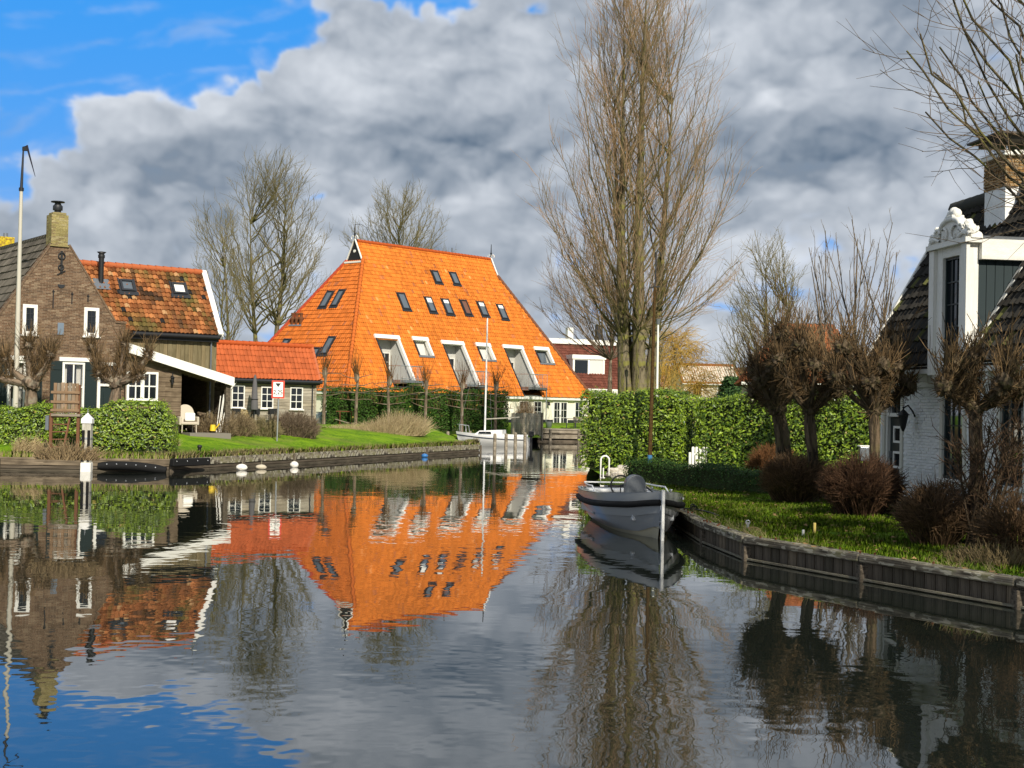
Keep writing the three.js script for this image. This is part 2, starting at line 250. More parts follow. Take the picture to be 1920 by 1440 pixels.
// ---------------------------------------------------------------- water
{
  const N = 1024, d = new Float32Array(N * N * 4);
  for (let y = 0; y < N; y++) for (let x = 0; x < N; x++) {
    const u = x / N, v = y / N; // 16 m square, x across, y along the view
    const calm = 0.35 + 1.3 * sstep(0.3, 0.75, fbm(u * 5 + 0.3, v * 5, 3, 5));
    const a = vnoise(u * 18, v * 26, 0) * 0;
    const w1 = fbm(u * 16, v * 16, 2, 16) - 0.5, w2 = fbm(u * 48, v * 48, 2, 48) - 0.5, w3 = vnoise(u * 150, v * 150, 150) - 0.5;
    const h = 0.5 + w1 * 0.42 + w2 * 0.26 * calm + w3 * 0.075 * calm + a, o = (y * N + x) * 4;
    d[o] = d[o + 1] = d[o + 2] = h; d[o + 3] = 1;
  }
  const t = new THREE.DataTexture(d, N, N, THREE.RGBAFormat, THREE.FloatType); t.wrapS = t.wrapT = THREE.RepeatWrapping; t.magFilter = THREE.LinearFilter; t.needsUpdate = true; t.repeat.set(1 / 16, 1 / 16);
  MT.water = phys([0.010, 0.013, 0.010], 0.015, { ior: 2.1, bumpMap: t, bumpScale: 0.0047 });
  const g = new THREE.PlaneGeometry(320, 175, 1, 1).rotateX(-Math.PI / 2).translate(0, 0, -72); const p = g.attributes.position, uv = g.attributes.uv; for (let i = 0; i < 4; i++) uv.setXY(i, p.getX(i) + 5, p.getZ(i) * 1.0);
  struct('water', g, MT.water);
  struct('canal_bed', new THREE.PlaneGeometry(320, 175).rotateX(-Math.PI / 2).translate(0, -1.6, -72), mat([0.05, 0.04, 0.03], 0.95));
}
// ---------------------------------------------------------------- land: lawns along both banks
const grassMap = tex(1024, 1024, (u, v) => {
  const n = fbm(u * 10, v * 10, 5, 10), m = fbm(u * 90, v * 90, 3, 90), s = fbm(u * 4, v * 4, 4, 4);
  const g = mix3([0.08, 0.17, 0.006], [0.2, 0.33, 0.01], clamp(0.5 + (n - 0.5) * 1.5 + (m - 0.5) * 1.4)); return S3(mix3(g, [0.19, 0.155, 0.06], clamp((s - 0.52) * 4 + (m - 0.5) * 2) * 0.42));
});
MT.grass = mat(0xffffff, 0.95, { map: rep(grassMap, 1 / 7), bumpMap: rep(noiseT, 1.3), bumpScale: 0.05 });
MT.farGround = mat(0xffffff, 0.95, { map: rep(grassMap, 1 / 23) });
function resample(poly2, step) { const out = []; for (let i = 0; i + 1 < poly2.length; i++) { const [x0, d0] = poly2[i], [x1, d1] = poly2[i + 1], n = Math.max(1, Math.round(Math.hypot(x1 - x0, d1 - d0) / step)); for (let k = 0; k < n; k++) out.push([lerp(x0, x1, k / n), lerp(d0, d1, k / n), i + k / n]); } out.push([...poly2[poly2.length - 1], poly2.length - 1]); return out; }
function land(name, edge, back, hEdge, rise, run, step = 0.6) {
  const e = resample(edge, step), p = [], uv = [], idx = [], T = 26;
  e.forEach(([x, D, w]) => {
    const i = Math.min(Math.floor(w), back.length - 2), f = w - i, bxx = lerp(back[i][0], back[i + 1][0], f), bd = lerp(back[i][1], back[i + 1][1], f), L = Math.hypot(bxx - x, bd - D);
    for (let k = 0; k < T; k++) { const t = k < 20 ? Math.min(0.4, 14 / L) * (k / 19) ** 1.5 : lerp(Math.min(0.4, 14 / L), 1, (k - 19) / (T - 20)); const X = lerp(x, bxx, t), DD = lerp(D, bd, t), dist = t * L;
      p.push(X, hEdge + rise * sstep(0.6, run, dist) + (fbm(X * 0.8 + 50, DD * 0.8, 3) - 0.5) * 0.10 * sstep(0.2, 1.5, dist), -DD); uv.push(X, DD); }
  });
  for (let a = 0; a + 1 < e.length; a++) for (let k = 0; k + 1 < T; k++) { const q = a * T + k; idx.push(q, q + T, q + 1, q + T, q + T + 1, q + 1); }
  const g = new THREE.BufferGeometry(); g.setAttribute('position', new THREE.Float32BufferAttribute(p, 3)); g.setAttribute('uv', new THREE.Float32BufferAttribute(uv, 2)); g.setIndex(idx); g.computeVertexNormals();
  struct(name, g, MT.grass); return { e, back };
}
const leftEdge = [[-75, 43], [-30, 44.4], [-16.8, 45.6], [-14, 46], [-11.5, 46.8], [-9.9, 51], [-8.55, 54.4], [-4.06, 65.9], [-1.66, 72], [-1.9, 74], [-3.6, 78], [-4.8, 82], [-4.4, 85.6], [-0.6, 87.6], [2.0, 91.5], [2.0, 97.6], [5.9, 98.4], [8.5, 99]];
const leftBack = [[-150, 60], [-120, 110], [-95, 150], [-85, 150], [-75, 150], [-68, 150], [-62, 150], [-45, 150], [-36, 150], [-31, 150], [-29, 150], [-26, 150], [-22, 150], [-10, 150], [-2, 150], [3, 150], [9, 150], [14, 150]];
const rightEdge = [[15.5, -10], [14.2, 2], [12, 8], [9.4, 13], [6.68, 18.1], [5.3, 20.7], [4.0, 23.2], [3.68, 26], [3.6, 29.5], [3.6, 41], [2.9, 43.4], [2.75, 50], [3.2, 58], [4.5, 75], [6.2, 92], [8.4, 99.2]];
const rightBack = [[120, -40], [120, -10], [110, 10], [100, 22], [95, 32], [90, 42], [88, 52], [86, 62], [84, 72], [82, 92], [78, 105], [70, 118], [60, 128], [50, 138], [34, 146], [16, 150]];
land('lawn_left', leftEdge, leftBack, 0.42, 0.68, 9);
land('lawn_right', rightEdge, rightBack, 0.36, 0.12, 5);
struct('far_ground', new THREE.PlaneGeometry(5000, 2400).rotateX(-Math.PI / 2).translate(0, 0.4, -1349).applyMatrix4(new THREE.Matrix4()), MT.farGround);
const lawnL = (dist) => 0.42 + 0.68 * sstep(0.6, 9, dist);
const segDist = (edge, x, D) => { let m = 1e9; for (let i = 0; i + 1 < edge.length; i++) { const [a, b] = edge[i], [c, d] = edge[i + 1], L2 = (c - a) ** 2 + (d - b) ** 2, t = clamp(((x - a) * (c - a) + (D - b) * (d - b)) / L2); m = Math.min(m, Math.hypot(x - a - t * (c - a), D - b - t * (d - b))); } return m; };
const groundY = (x, z) => { const D = -z, right = x > 2.7 && x > lerp(2.7, 8.4, clamp((D - 50) / 49)); return right ? 0.36 + 0.12 * sstep(0.6, 5, segDist(rightEdge, x, D)) : lawnL(segDist(leftEdge, x, D)); };
// point on the ground under a pixel, found by walking the ray
function ground(px, py) { let y = 0.5, p; for (let i = 0; i < 25; i++) { p = atY(px, py, y); y = lerp(y, groundY(p.x, p.z), 0.6); } p.y = y; return p; }

// grass blades, scattered as tufts
function tuftGeo(n, h, w, spread, seed) {
  const r = rng(seed), p = [], nn = [], idx = [];
  for (let i = 0; i < n; i++) { const a = r() * 6.28, x = (r() - 0.5) * spread, z = (r() - 0.5) * spread, hh = h * (0.5 + r() * 0.7), lx = Math.cos(a) * hh * 0.5, lz = Math.sin(a) * hh * 0.5, b = p.length / 3; p.push(x - w * Math.sin(a), 0, z + w * Math.cos(a), x + w * Math.sin(a), 0, z - w * Math.cos(a), x + lx, hh, z + lz); for (let k = 0; k < 3; k++) nn.push(Math.cos(a) * 0.3, 0.9, Math.sin(a) * 0.3); idx.push(b, b + 1, b + 2); }
  const g = new THREE.BufferGeometry(); g.setAttribute('position', new THREE.Float32BufferAttribute(p, 3)); g.setAttribute('normal', new THREE.Float32BufferAttribute(nn, 3)); g.setIndex(idx); return g;
}
function scatter(name, label, category, geo, m, list, parent) { // list of {p, s, ry, c}
  const im = new THREE.InstancedMesh(geo, m, list.length), M = new THREE.Matrix4(), q = new THREE.Quaternion(), e = new THREE.Euler(), col = new THREE.Color();
  list.forEach((l, i) => { if (l.q) q.copy(l.q); else q.setFromEuler(e.set(l.rx || 0, l.ry || 0, 0)); M.compose(l.p, q, V(l.s, l.sy || l.s, l.s)); im.setMatrixAt(i, M); im.setColorAt(i, col.setRGB(...l.c)); });
  im.name = parent ? name : numbered(name); im.castShadow = im.receiveShadow = true; im.userData = parent ? { kind: 'stuff' } : { kind: 'stuff', label, category }; (parent || scene).add(im); return im;
}
{
  const r = rng(11), list = [], list2 = [], tg = tuftGeo(7, 0.055, 0.0045, 0.09, 5), m = mat(0xffffff, 0.8, { side: THREE.DoubleSide });
  const shade = () => { const t = r(), dry = r() < 0.1; return dry ? [0.27, 0.22, 0.08] : [lerp(0.06, 0.22, t), lerp(0.13, 0.32, t), 0.012]; };
  for (let i = 0; i < 60000; i++) { // right lawn
    const D = 17 + 29 * Math.sqrt(r()) * Math.sqrt(r()), x = lerp(2.8, 9.6, r()); if (!(x > 3.4 || D > 43)) continue;
    let e = 99; for (let k = 4; k + 1 < 10; k++) { const [a, b] = rightEdge[k], [c, d] = rightEdge[k + 1]; if (D >= b && D <= d) e = lerp(a, c, (D - b) / (d - b)); } if (D < 18.1) e = 6.68 + (18.1 - D) * 0.53; if (x < e + 0.2) continue;
    list.push({ p: V(x, groundY(x, -D) - 0.005, -D), s: 0.7 + r() * 0.9, ry: r() * 6, c: shade() });
  }
  const bare = (x, D) => fbm(x * 0.9 + 3, D * 0.9, 3) > 0.6 && r() < 0.7;
  for (let i = list.length - 1; i >= 0; i--) if (bare(list[i].p.x, -list[i].p.z)) list.splice(i, 1);
  { const lf = [], lg = new THREE.BufferGeometry(); lg.setAttribute('position', new THREE.Float32BufferAttribute([-0.02, 0, -0.03, 0.025, 0.012, -0.02, 0.02, 0.004, 0.03, -0.025, 0.015, 0.025], 3)); lg.setIndex([0, 2, 1, 0, 3, 2]); lg.computeVertexNormals(); for (let i = 0; i < 900; i++) { const D = 18 + 22 * r(), x = lerp(4.2, 9, r()); if (x < 3.9 + Math.max(0, 23 - D) * 0.55) continue; lf.push({ p: V(x, groundY(x, -D) + 0.035, -D), s: 0.7 + r() * 0.8, ry: r() * 6, rx: (r() - 0.5) * 0.8, c: mix3([0.1, 0.055, 0.025], [0.32, 0.2, 0.09], r()) }); } scatter('fallen_leaves', 'scattered brown dead leaves on the lawn by the white house', 'leaves', lg, m, lf); }
  scatter('grass_tufts', 'short green mown grass on the lawn by the white house', 'grass', tg, m, list);
  for (let i = 0; i < 60000; i++) { // left lawn
    const t = r(), k = 2 + Math.floor(r() * 6.999), f = r(), X = lerp(leftEdge[k][0], leftEdge[k + 1][0], f), D = lerp(leftEdge[k][1], leftEdge[k + 1][1], f), dist = 0.15 + 9 * t * t, dx = leftEdge[k + 1][0] - leftEdge[k][0], dd = leftEdge[k + 1][1] - leftEdge[k][1], L = Math.hypot(dx, dd);
    const x = X - dd / L * dist, DD = D + dx / L * dist; list2.push({ p: V(x, groundY(x, -DD) - 0.01, -DD), s: (0.9 + r() * 1.1) * (dist < 0.5 && r() < 0.35 ? 2.4 : 1), ry: r() * 6, c: dist < 0.7 && r() < 0.5 ? [0.28, 0.23, 0.11] : shade() });
  }
  scatter('grass_tufts', 'green lawn grass with straw edge on the far bank', 'grass', tg, m, list2);
}
// ---------------------------------------------------------------- roofs of pantiles
// P0 origin, U along the eave, S up the slope, N outward; spans(v) -> list of [u0,u1]
function tileRoof(P0, U, S, N, vMax, spans, tw, course, amp, lip, colour, seed, segs = 3) {
  const p = [], n = [], c = [], idx = [], r = rng(seed), q = V();
  const put = (u, v, h, nu, nv, nh, col) => { q.copy(P0).addScaledVector(U, u).addScaledVector(S, v).addScaledVector(N, h); p.push(q.x, q.y, q.z); q.set(0, 0, 0).addScaledVector(U, nu).addScaledVector(S, nv).addScaledVector(N, nh).normalize(); n.push(q.x, q.y, q.z); c.push(...col); };
  const rows = Math.ceil(vMax / course);
  for (let k = 0; k < rows; k++) {
    const v0 = k * course, v1 = Math.min(vMax, v0 + course * 1.06), tilt = lip / course;
    for (const [a, b] of spans(Math.min(vMax, v0 + course * 0.5))) {
      if (b - a < 0.03) continue;
      for (let t = Math.floor(a / tw); t * tw < b; t++) {
        const u0 = Math.max(a, t * tw), u1 = Math.min(b, (t + 1) * tw); if (u1 - u0 < 0.004) continue;
        const col = colour(u0, v0, hash2(t + 7919, k + seed * 131), r), jv = (hash2(t, k * 3 + seed) - 0.5) * course * 0.06, jh = (hash2(t + 5, k * 3 + seed) - 0.5) * lip * 0.5, base = p.length / 3;
        for (let s = 0; s <= segs; s++) {
          const u = lerp(u0, u1, s / segs), w = (u / tw - t) * 6.28318, h = amp * (0.5 - 0.5 * Math.cos(w)) + 0.25 * amp * Math.sin(w), dh = amp / tw * (3.14 * Math.sin(w) + 1.57 * Math.cos(w));
          put(u, v0 + jv, h + lip + jh, -dh, tilt, 1, col); put(u, v1, h + jh * 0.3, -dh, tilt, 1, col); put(u, v0 + jv, h + lip + jh, 0, -1, 0, col); put(u, v0 + jv + 0.004, h - 0.012, 0, -1, 0, col);
        }
        for (let s = 0; s < segs; s++) { const o = base + s * 4; idx.push(o, o + 4, o + 1, o + 4, o + 5, o + 1, o + 2, o + 3, o + 6, o + 6, o + 3, o + 7); }
      }
    }
  }
  const g = new THREE.BufferGeometry(); g.setAttribute('position', new THREE.Float32BufferAttribute(p, 3)); g.setAttribute('normal', new THREE.Float32BufferAttribute(n, 3)); g.setAttribute('color', new THREE.Float32BufferAttribute(c, 3)); g.setIndex(idx); return g;
}
const cut = (spans, a, b) => spans.flatMap(([x, y]) => (b <= x || a >= y ? [[x, y]] : [[x, a], [b, y]].filter(([m, n]) => n - m > 0.02)));
function capRow(a, b, r, step, sides = 8) { // row of overlapping half-round ridge tiles
  const L = a.distanceTo(b), n = Math.max(1, Math.round(L / step)), T = new Tubes();
  for (let i = 0; i < n; i++) { const p0 = a.clone().lerp(b, i / n), p1 = a.clone().lerp(b, (i + 1.08) / n); T.add([p0, p1], [r * 1.12, r * 0.92], sides, null, true); } return T.geo();
}
// ---------------------------------------------------------------- windows and doors (in a building's own axes, looking out along +z)
function win(parent, x0, x1, y0, y1, z, cols, rows, o = {}) {
  const f = o.f ?? 0.07, b = o.b ?? 0.03, m = o.m ?? MT.white, dep = o.dep ?? 0.1;
  const fr = part(parent, o.name || 'window', merge([bx(x0, x0 + f, y0, y1, z - dep, z), bx(x1 - f, x1, y0, y1, z - dep, z), bx(x0 + f, x1 - f, y1 - f, y1, z - dep, z), bx(x0 + f, x1 - f, y0, y0 + f, z - dep, z), ...(o.sill ? [bx(x0 - 0.06, x1 + 0.06, y0 - 0.06, y0 - 0.002, z - dep, z + 0.07)] : [])]), m, o.label);
  const W = (x1 - x0 - 2 * f) / cols, H = (y1 - y0 - 2 * f) / rows, bars = [];
  for (let i = 1; i < cols; i++) { const w = o.mid && i * 2 === cols ? o.mid : b; bars.push(bx(x0 + f + i * W - w / 2, x0 + f + i * W + w / 2, y0 + f, y1 - f, z - 0.06, z - 0.02)); }
  for (let j = 1; j < rows; j++) bars.push(bx(x0 + f, x1 - f, y0 + f + j * H - b / 2, y0 + f + j * H + b / 2, z - 0.062, z - 0.018));
  if (bars.length) part(fr, 'glazing_bar', merge(bars), o.bm ?? m);
  for (let i = 0; i < cols; i++) for (let j = 0; j < rows; j++) part(fr, 'pane', bx(x0 + f + i * W + 0.006, x0 + f + (i + 1) * W - 0.006, y0 + f + j * H + 0.006, y0 + f + (j + 1) * H - 0.006, z - 0.05, z - 0.044), o.g ?? MT.glass);
  return fr;
}
// ---------------------------------------------------------------- leaves and hedges
function leafGeo(l, w) {
  const g = new THREE.BufferGeometry(), k = w * 0.28;
  g.setAttribute('position', new THREE.Float32BufferAttribute([0, 0, 0, w / 2, l * 0.45, k, 0, l * 0.5, 0, -w / 2, l * 0.45, k, 0, l, -l * 0.12], 3)); g.setIndex([0, 1, 2, 0, 2, 3, 1, 4, 2, 2, 4, 3]); g.computeVertexNormals(); return g;
}
const qa = new THREE.Quaternion(), qb = new THREE.Quaternion();
function leafQ(n, r, spreadN) { // leaf lying roughly along the surface with its face outward
  const d = n.clone().add(V(r() - 0.5, r() - 0.35, r() - 0.5).multiplyScalar(spreadN)).normalize(); qa.setFromUnitVectors(V(0, 0, 1), d); qb.setFromAxisAngle(V(0, 0, 1), (r() - 0.5) * 4.5 + (r() < 0.4 ? 3.1 : 0)); return qa.clone().multiply(qb);
}
function hedge(name, label, category, pos, psi, o) { // o: x0,x1,top(x),depth,leaf,dens,cols,rough
  const t = thing(name, label, category, pos, psi, o.group), r = rng(o.seed || 1), list = [], dp = o.depth, nz = (x, y) => (fbm(x * 1.1 + (o.seed || 0) * 7, y * 1.1, 4) - 0.5) * (o.rough ?? 0.25);
  const core = [], NX = Math.ceil((o.x1 - o.x0) / 0.25), NY = 8, inset = o.inset ?? 0.2;
  const P = (x, y) => V(x, y, dp / 2 - inset + nz(x, y));
  for (let i = 0; i < NX; i++) for (let j = 0; j < NY; j++) {
    const xa = lerp(o.x0 + inset, o.x1 - inset, i / NX), xb = lerp(o.x0 + inset, o.x1 - inset, (i + 1) / NX), ya = (o.top(xa) - inset) * j / NY, yb = (o.top(xa) - inset) * (j + 1) / NY, yc = (o.top(xb) - inset) * j / NY, yd = (o.top(xb) - inset) * (j + 1) / NY;
    core.push([P(xa, ya), P(xb, yc), P(xb, yd), P(xa, yb)]);
    if (j === NY - 1) core.push([P(xa, yb), P(xb, yd), V(xb, yd, -dp / 2 + inset), V(xa, yb, -dp / 2 + inset)]);
  }
  for (const x of [o.x0 + inset, o.x1 - inset]) core.push([V(x, 0, -dp / 2 + inset), P(x, 0), P(x, o.top(x) - inset), V(x, o.top(x) - inset, -dp / 2 + inset)]);
  core.push([V(o.x0 + inset, 0, -dp / 2 + inset), V(o.x1 - inset, 0, -dp / 2 + inset), V(o.x1 - inset, o.top(o.x1) - inset, -dp / 2 + inset), V(o.x0 + inset, o.top(o.x0) - inset, -dp / 2 + inset)]);
  part(t, 'branches', poly(core), o.core || MT.hedgeWood);
  const add = (p, n) => { const k = r() ** 0.85, y = r() < (o.yellow ?? 0.012) ? 1 : 0, c = y ? [0.34, 0.27, 0.06] : mix3(o.cols[0], o.cols[1], k); list.push({ p, q: leafQ(n, r, o.spread ?? 1.1), s: 0.5 + r() * r() * 1.1, c }); };
  const L = o.x1 - o.x0, H = o.top((o.x0 + o.x1) / 2), clump = (x, y) => 0.55 + 0.45 * sstep(0.28, 0.5, fbm(x * 2.2 + 31, y * 2.2 + (o.seed || 0), 3));
  for (let i = 0; i < L * H * o.dens; i++) { const x = lerp(o.x0, o.x1, r()), y = r() * o.top(x); if (r() > clump(x, y) || (y < 0.3 && r() > 0.25 + y * 2) || (o.skip && o.skip(x, y, r))) continue; add(V(x, y, dp / 2 + nz(x, y) + (r() - 0.72) * 0.26), V(0, 0.25, 1)); }
  for (let i = 0; i < L * dp * o.dens * 1.0; i++) { const x = lerp(o.x0, o.x1, r()), z = (r() - 0.5) * dp; add(V(x, o.top(x) + (r() - 0.6) * 0.16 + (r() < 0.06 ? r() * 0.18 : 0), z), V(0, 1, 0.3)); }
  for (const [x, s] of [[o.x0, -1], [o.x1, 1]]) for (let i = 0; i < dp * H * o.dens * 0.9; i++) { const y = r() * o.top(x), z = (r() - 0.5) * dp; add(V(x + (r() - 0.5) * 0.2 + s * nz(z + 9, y), y, z), V(s, 0.2, 0.1)); }
  scatter('foliage', '', '', leafGeo(...o.leaf), o.m || MT.leaf, list, t); return t;
}
// ---------------------------------------------------------------- trees without leaves
function curve(p, d, len, n, wob, trop, r) { // a wandering branch; trop pulls it upward
  const pts = [p.clone()], dir = d.clone().normalize(), q = p.clone(), st = len / n;
  for (let i = 0; i < n; i++) { dir.x += (r() - 0.5) * wob; dir.y += (r() - 0.5) * wob + trop; dir.z += (r() - 0.5) * wob; dir.normalize(); q.addScaledVector(dir, st); pts.push(q.clone()); }
  return pts;
}
const taper = (a, b, e = 1) => (t) => lerp(a, b, t ** e);
const along = (pts, t) => { const f = t * (pts.length - 1), i = Math.min(Math.floor(f), pts.length - 2); return pts[i].clone().lerp(pts[i + 1], f - i); };
const dirAt = (pts, t) => { const i = Math.min(Math.floor(t * (pts.length - 1)), pts.length - 2); return pts[i + 1].clone().sub(pts[i]).normalize(); };
function side(d, ang, az, r) { const a = Math.abs(d.y) > 0.9 ? V(1, 0, 0) : V(0, 1, 0), e = a.cross(d).normalize(), f = d.clone().cross(e); return d.clone().multiplyScalar(Math.cos(ang)).addScaledVector(e, Math.sin(ang) * Math.cos(az)).addScaledVector(f, Math.sin(ang) * Math.sin(az)); }
function bareTree(name, label, pos, o, group) {
  const t = thing(name, label, 'tree', pos, 0, group), r = rng(o.seed), stem = new Tubes(), limbs = new Tubes(), tw = new Tubes(true), H = o.h;
  const stems = (o.stems || [[0, 0, 0, 1]]).map(([dx, dz, lean, k]) => {
    const pts = curve(V(dx, 0, dz), V(dx * 0.1 + lean, 1, dz * 0.1), H * (o.stemLen ?? 0.84) * k, 14, o.stemWob ?? 0.075, 0.03, r);
    stem.add(pts, (q) => o.r * k * (q < 0.06 ? 1.3 - q * 5 : lerp(1.02, 0.09, q ** 0.85)) * (1 + 0.06 * Math.sin(q * 47 + dx * 9)), 10); return pts;
  });
  const cb = o.twigCol || [[0.11, 0.08, 0.045], [0.2, 0.14, 0.085]];
  for (let i = 0; i < o.limbs; i++) {
    const sp = stems[Math.floor(r() * stems.length)], az = i * 2.4 + r(), env = o.env;
    const hy = lerp(o.low, 1, 1 - (1 - r()) ** 1.15 * 0.98), rad = env(hy) * ((o.inner ?? 0.35) + (1 - (o.inner ?? 0.35)) * Math.sqrt(r())), target = V(sp[0].x * 0.3 + Math.cos(az) * rad + (o.skew || 0) * hy * H, hy * H, Math.sin(az) * rad);
    const want = target.y - rad * (o.upr ?? 1.25) - H * 0.05 * r() - 0.6, top = sp[sp.length - 1].y, s0 = clamp(want / top, o.from ?? 0.3, 0.98), start = along(sp, s0);
    if (target.y < start.y + 0.5) target.y = start.y + 0.5 + r() * H * 0.06;
    const len = start.distanceTo(target), mid = start.clone().lerp(target, 0.5); mid.y -= len * (o.sag ?? 0.1); mid.x += (target.x - start.x) * 0.14; mid.z += (target.z - start.z) * 0.14;
    const pts = []; for (let k = 0; k <= 8; k++) { const q = k / 8, a = start.clone().lerp(mid, q), b = mid.clone().lerp(target, q); pts.push(a.lerp(b, q).add(V(r() - 0.5, r() - 0.5, r() - 0.5).multiplyScalar(k ? len * (o.wob ?? 0.03) : 0))); }
    const r0 = clamp(len * (o.limbR ?? 0.011), 0.03, o.r * 0.5); limbs.add(pts, taper(r0, 0.012, 0.8), 5);
    const nS = Math.round(len * (o.sPerM ?? 2.2));
    for (let j = 0; j < nS; j++) {
      const q = lerp(o.bareTo ?? 0.25, 1, (j + r()) / nS), sl = (o.sl ?? 2.2) * (0.45 + r() * 0.8) * lerp(1, 0.6, q), d = side(dirAt(pts, q), (o.ang ?? 0.6) * (0.6 + 0.8 * r()), r() * 6.28, r), sh = curve(along(pts, q), d, sl, 4, o.twWob ?? 0.25, o.trop ?? 0.09, r);
      const k = clamp(r()), c = mix3(cb[0], cb[1], k), rs = Math.max(o.tr ?? 0.012, r0 * 0.32 * (1 - q * 0.5)); tw.add(sh, taper(rs, (o.tr ?? 0.012) * 0.7), 4, c);
      const nT = Math.round(sl * (o.tPerM ?? 2.6));
      for (let m = 0; m < nT; m++) { const q2 = lerp(0.15, 1, (m + r()) / nT), d2 = side(dirAt(sh, q2), (o.ang2 ?? 0.6) * (0.5 + r()), r() * 6.28, r), c2 = mix3(cb[0], cb[1], clamp(k + (r() - 0.4) * 0.6)), tl = (o.tl ?? 0.8) * (0.5 + r()); tw.add(curve(along(sh, q2), d2, tl, 2, (o.twWob ?? 0.25) * 0.8, o.trop ?? 0.09, r), taper((o.tr ?? 0.012) * 0.85, (o.tr ?? 0.012) * 0.45), 3, c2); }
    }
  }
  part(t, 'trunk', stem.geo(), o.bark || MT.bark); part(t, 'branches', limbs.geo(), o.limbMat || o.bark || MT.bark); part(t, 'crown', tw.geo(), MT.twig); return t;
}
function knob(c, rad, seed, k = 0.3) { const g = new THREE.IcosahedronGeometry(rad, 3), p = g.attributes.position; for (let i = 0; i < p.count; i++) { const x = p.getX(i), y = p.getY(i), z = p.getZ(i), s = 1 + (fbm(x / rad * 2.5 + seed, y / rad * 2.5 + z / rad * 1.7, 3) - 0.5) * k * 2; p.setXYZ(i, x * s, y * s, z * s); } g.computeVertexNormals(); return g.translate(c.x, c.y, c.z); }
function pollard(name, label, pos, o, group) { // gnarled trunk, short arms ending in fists, whips from every fist
  const t = thing(name, label, 'tree', pos, 0, group), r = rng(o.seed), tr = new Tubes(), tw = new Tubes(true);
  const pts = curve(V(0, -0.1, 0), V(o.lean || 0, 1, 0), o.trunk, 8, 0.16, 0.03, r), bump = (q, s) => 1 + 0.22 * (fbm(q * 9 + s, s * 3.7, 3) - 0.5) * 2;
  tr.add(pts, (q) => o.r * (q < 0.12 ? 1.3 - q * 2.5 : lerp(1, 0.85, q)) * bump(q, o.seed), 12); const lumps = [knob(pts[8], o.r * 1.15, o.seed, 0.35)];
  const heads = [];
  for (const [ax, ay, az] of o.arms) { const end = pts[8].clone().add(V(ax, ay, az)), m = pts[8].clone().lerp(end, 0.5).add(V(ax * 0.15, -ay * 0.18, az * 0.15)), path = []; for (let k = 0; k <= 7; k++) { const q = k / 7; path.push(pts[8].clone().lerp(m, q).lerp(m.clone().lerp(end, q), q)); } tr.add(path, (q) => o.r * lerp(0.62, 0.36, q) * bump(q * 1.4, o.seed + ax * 5), 9); lumps.push(knob(end, o.r * (o.fist ?? 0.62), o.seed + ax * 9 + az, 0.5)); heads.push([end, V(ax, ay, az)]); for (const q of [0.45, 0.72]) if (r() < 0.8) heads.push([along(path, q), V(ax * 0.3, 0.6, az * 0.3), 0.45]); }
  heads.push([pts[8], V(0, 1, 0), 0.7]);
  for (const [h, d, k = 1] of heads) for (let i = 0; i < o.whips * k; i++) {
    const dir = V((r() - 0.5) * 2, (r() - 0.3) * 1.6, (r() - 0.5) * 2).normalize().addScaledVector(d.clone().normalize(), 0.25).add(V(0, 0.6, 0)).normalize(), l = o.wl * (0.2 + r() * r() * 1.25) * (dir.y > 0.6 ? 1 : 0.45), c = mix3([0.055, 0.042, 0.025], [0.29, 0.185, 0.09], r() ** 1.3), sh = curve(h.clone().addScaledVector(dir, o.r * 0.4), dir, l, 4, 0.2, 0.13, r);
    tw.add(sh, taper(o.wr ?? 0.011, 0.005), 4, c); for (let z = 0; z < 3; z++) { const ds = V(r() - 0.5, r() - 0.45, r() - 0.5).normalize(); tw.add(curve(h.clone().addScaledVector(ds, o.r * 0.4), ds, o.wl * (0.12 + 0.2 * r()), 2, 0.4, 0.05, r), [0.008, 0.006, 0.004], 3, mix3([0.07, 0.045, 0.02], c, 0.5)); }
    if (r() < 0.75) for (let m = 0; m < 2; m++) tw.add(curve(along(sh, 0.3 + r() * 0.5), side(dirAt(sh, 0.5), 0.6, r() * 6.28, r), l * 0.45, 2, 0.2, 0.12, r), taper(0.007, 0.004), 3, c);
  }
  part(t, 'trunk', mergeGeometries([tr.geo().toNonIndexed(), ...lumps.map((g) => { const n = g.index ? g.toNonIndexed() : g; return n; })]), o.bark || MT.barkBrown); part(t, 'crown', tw.geo(), MT.twig); return t;
}
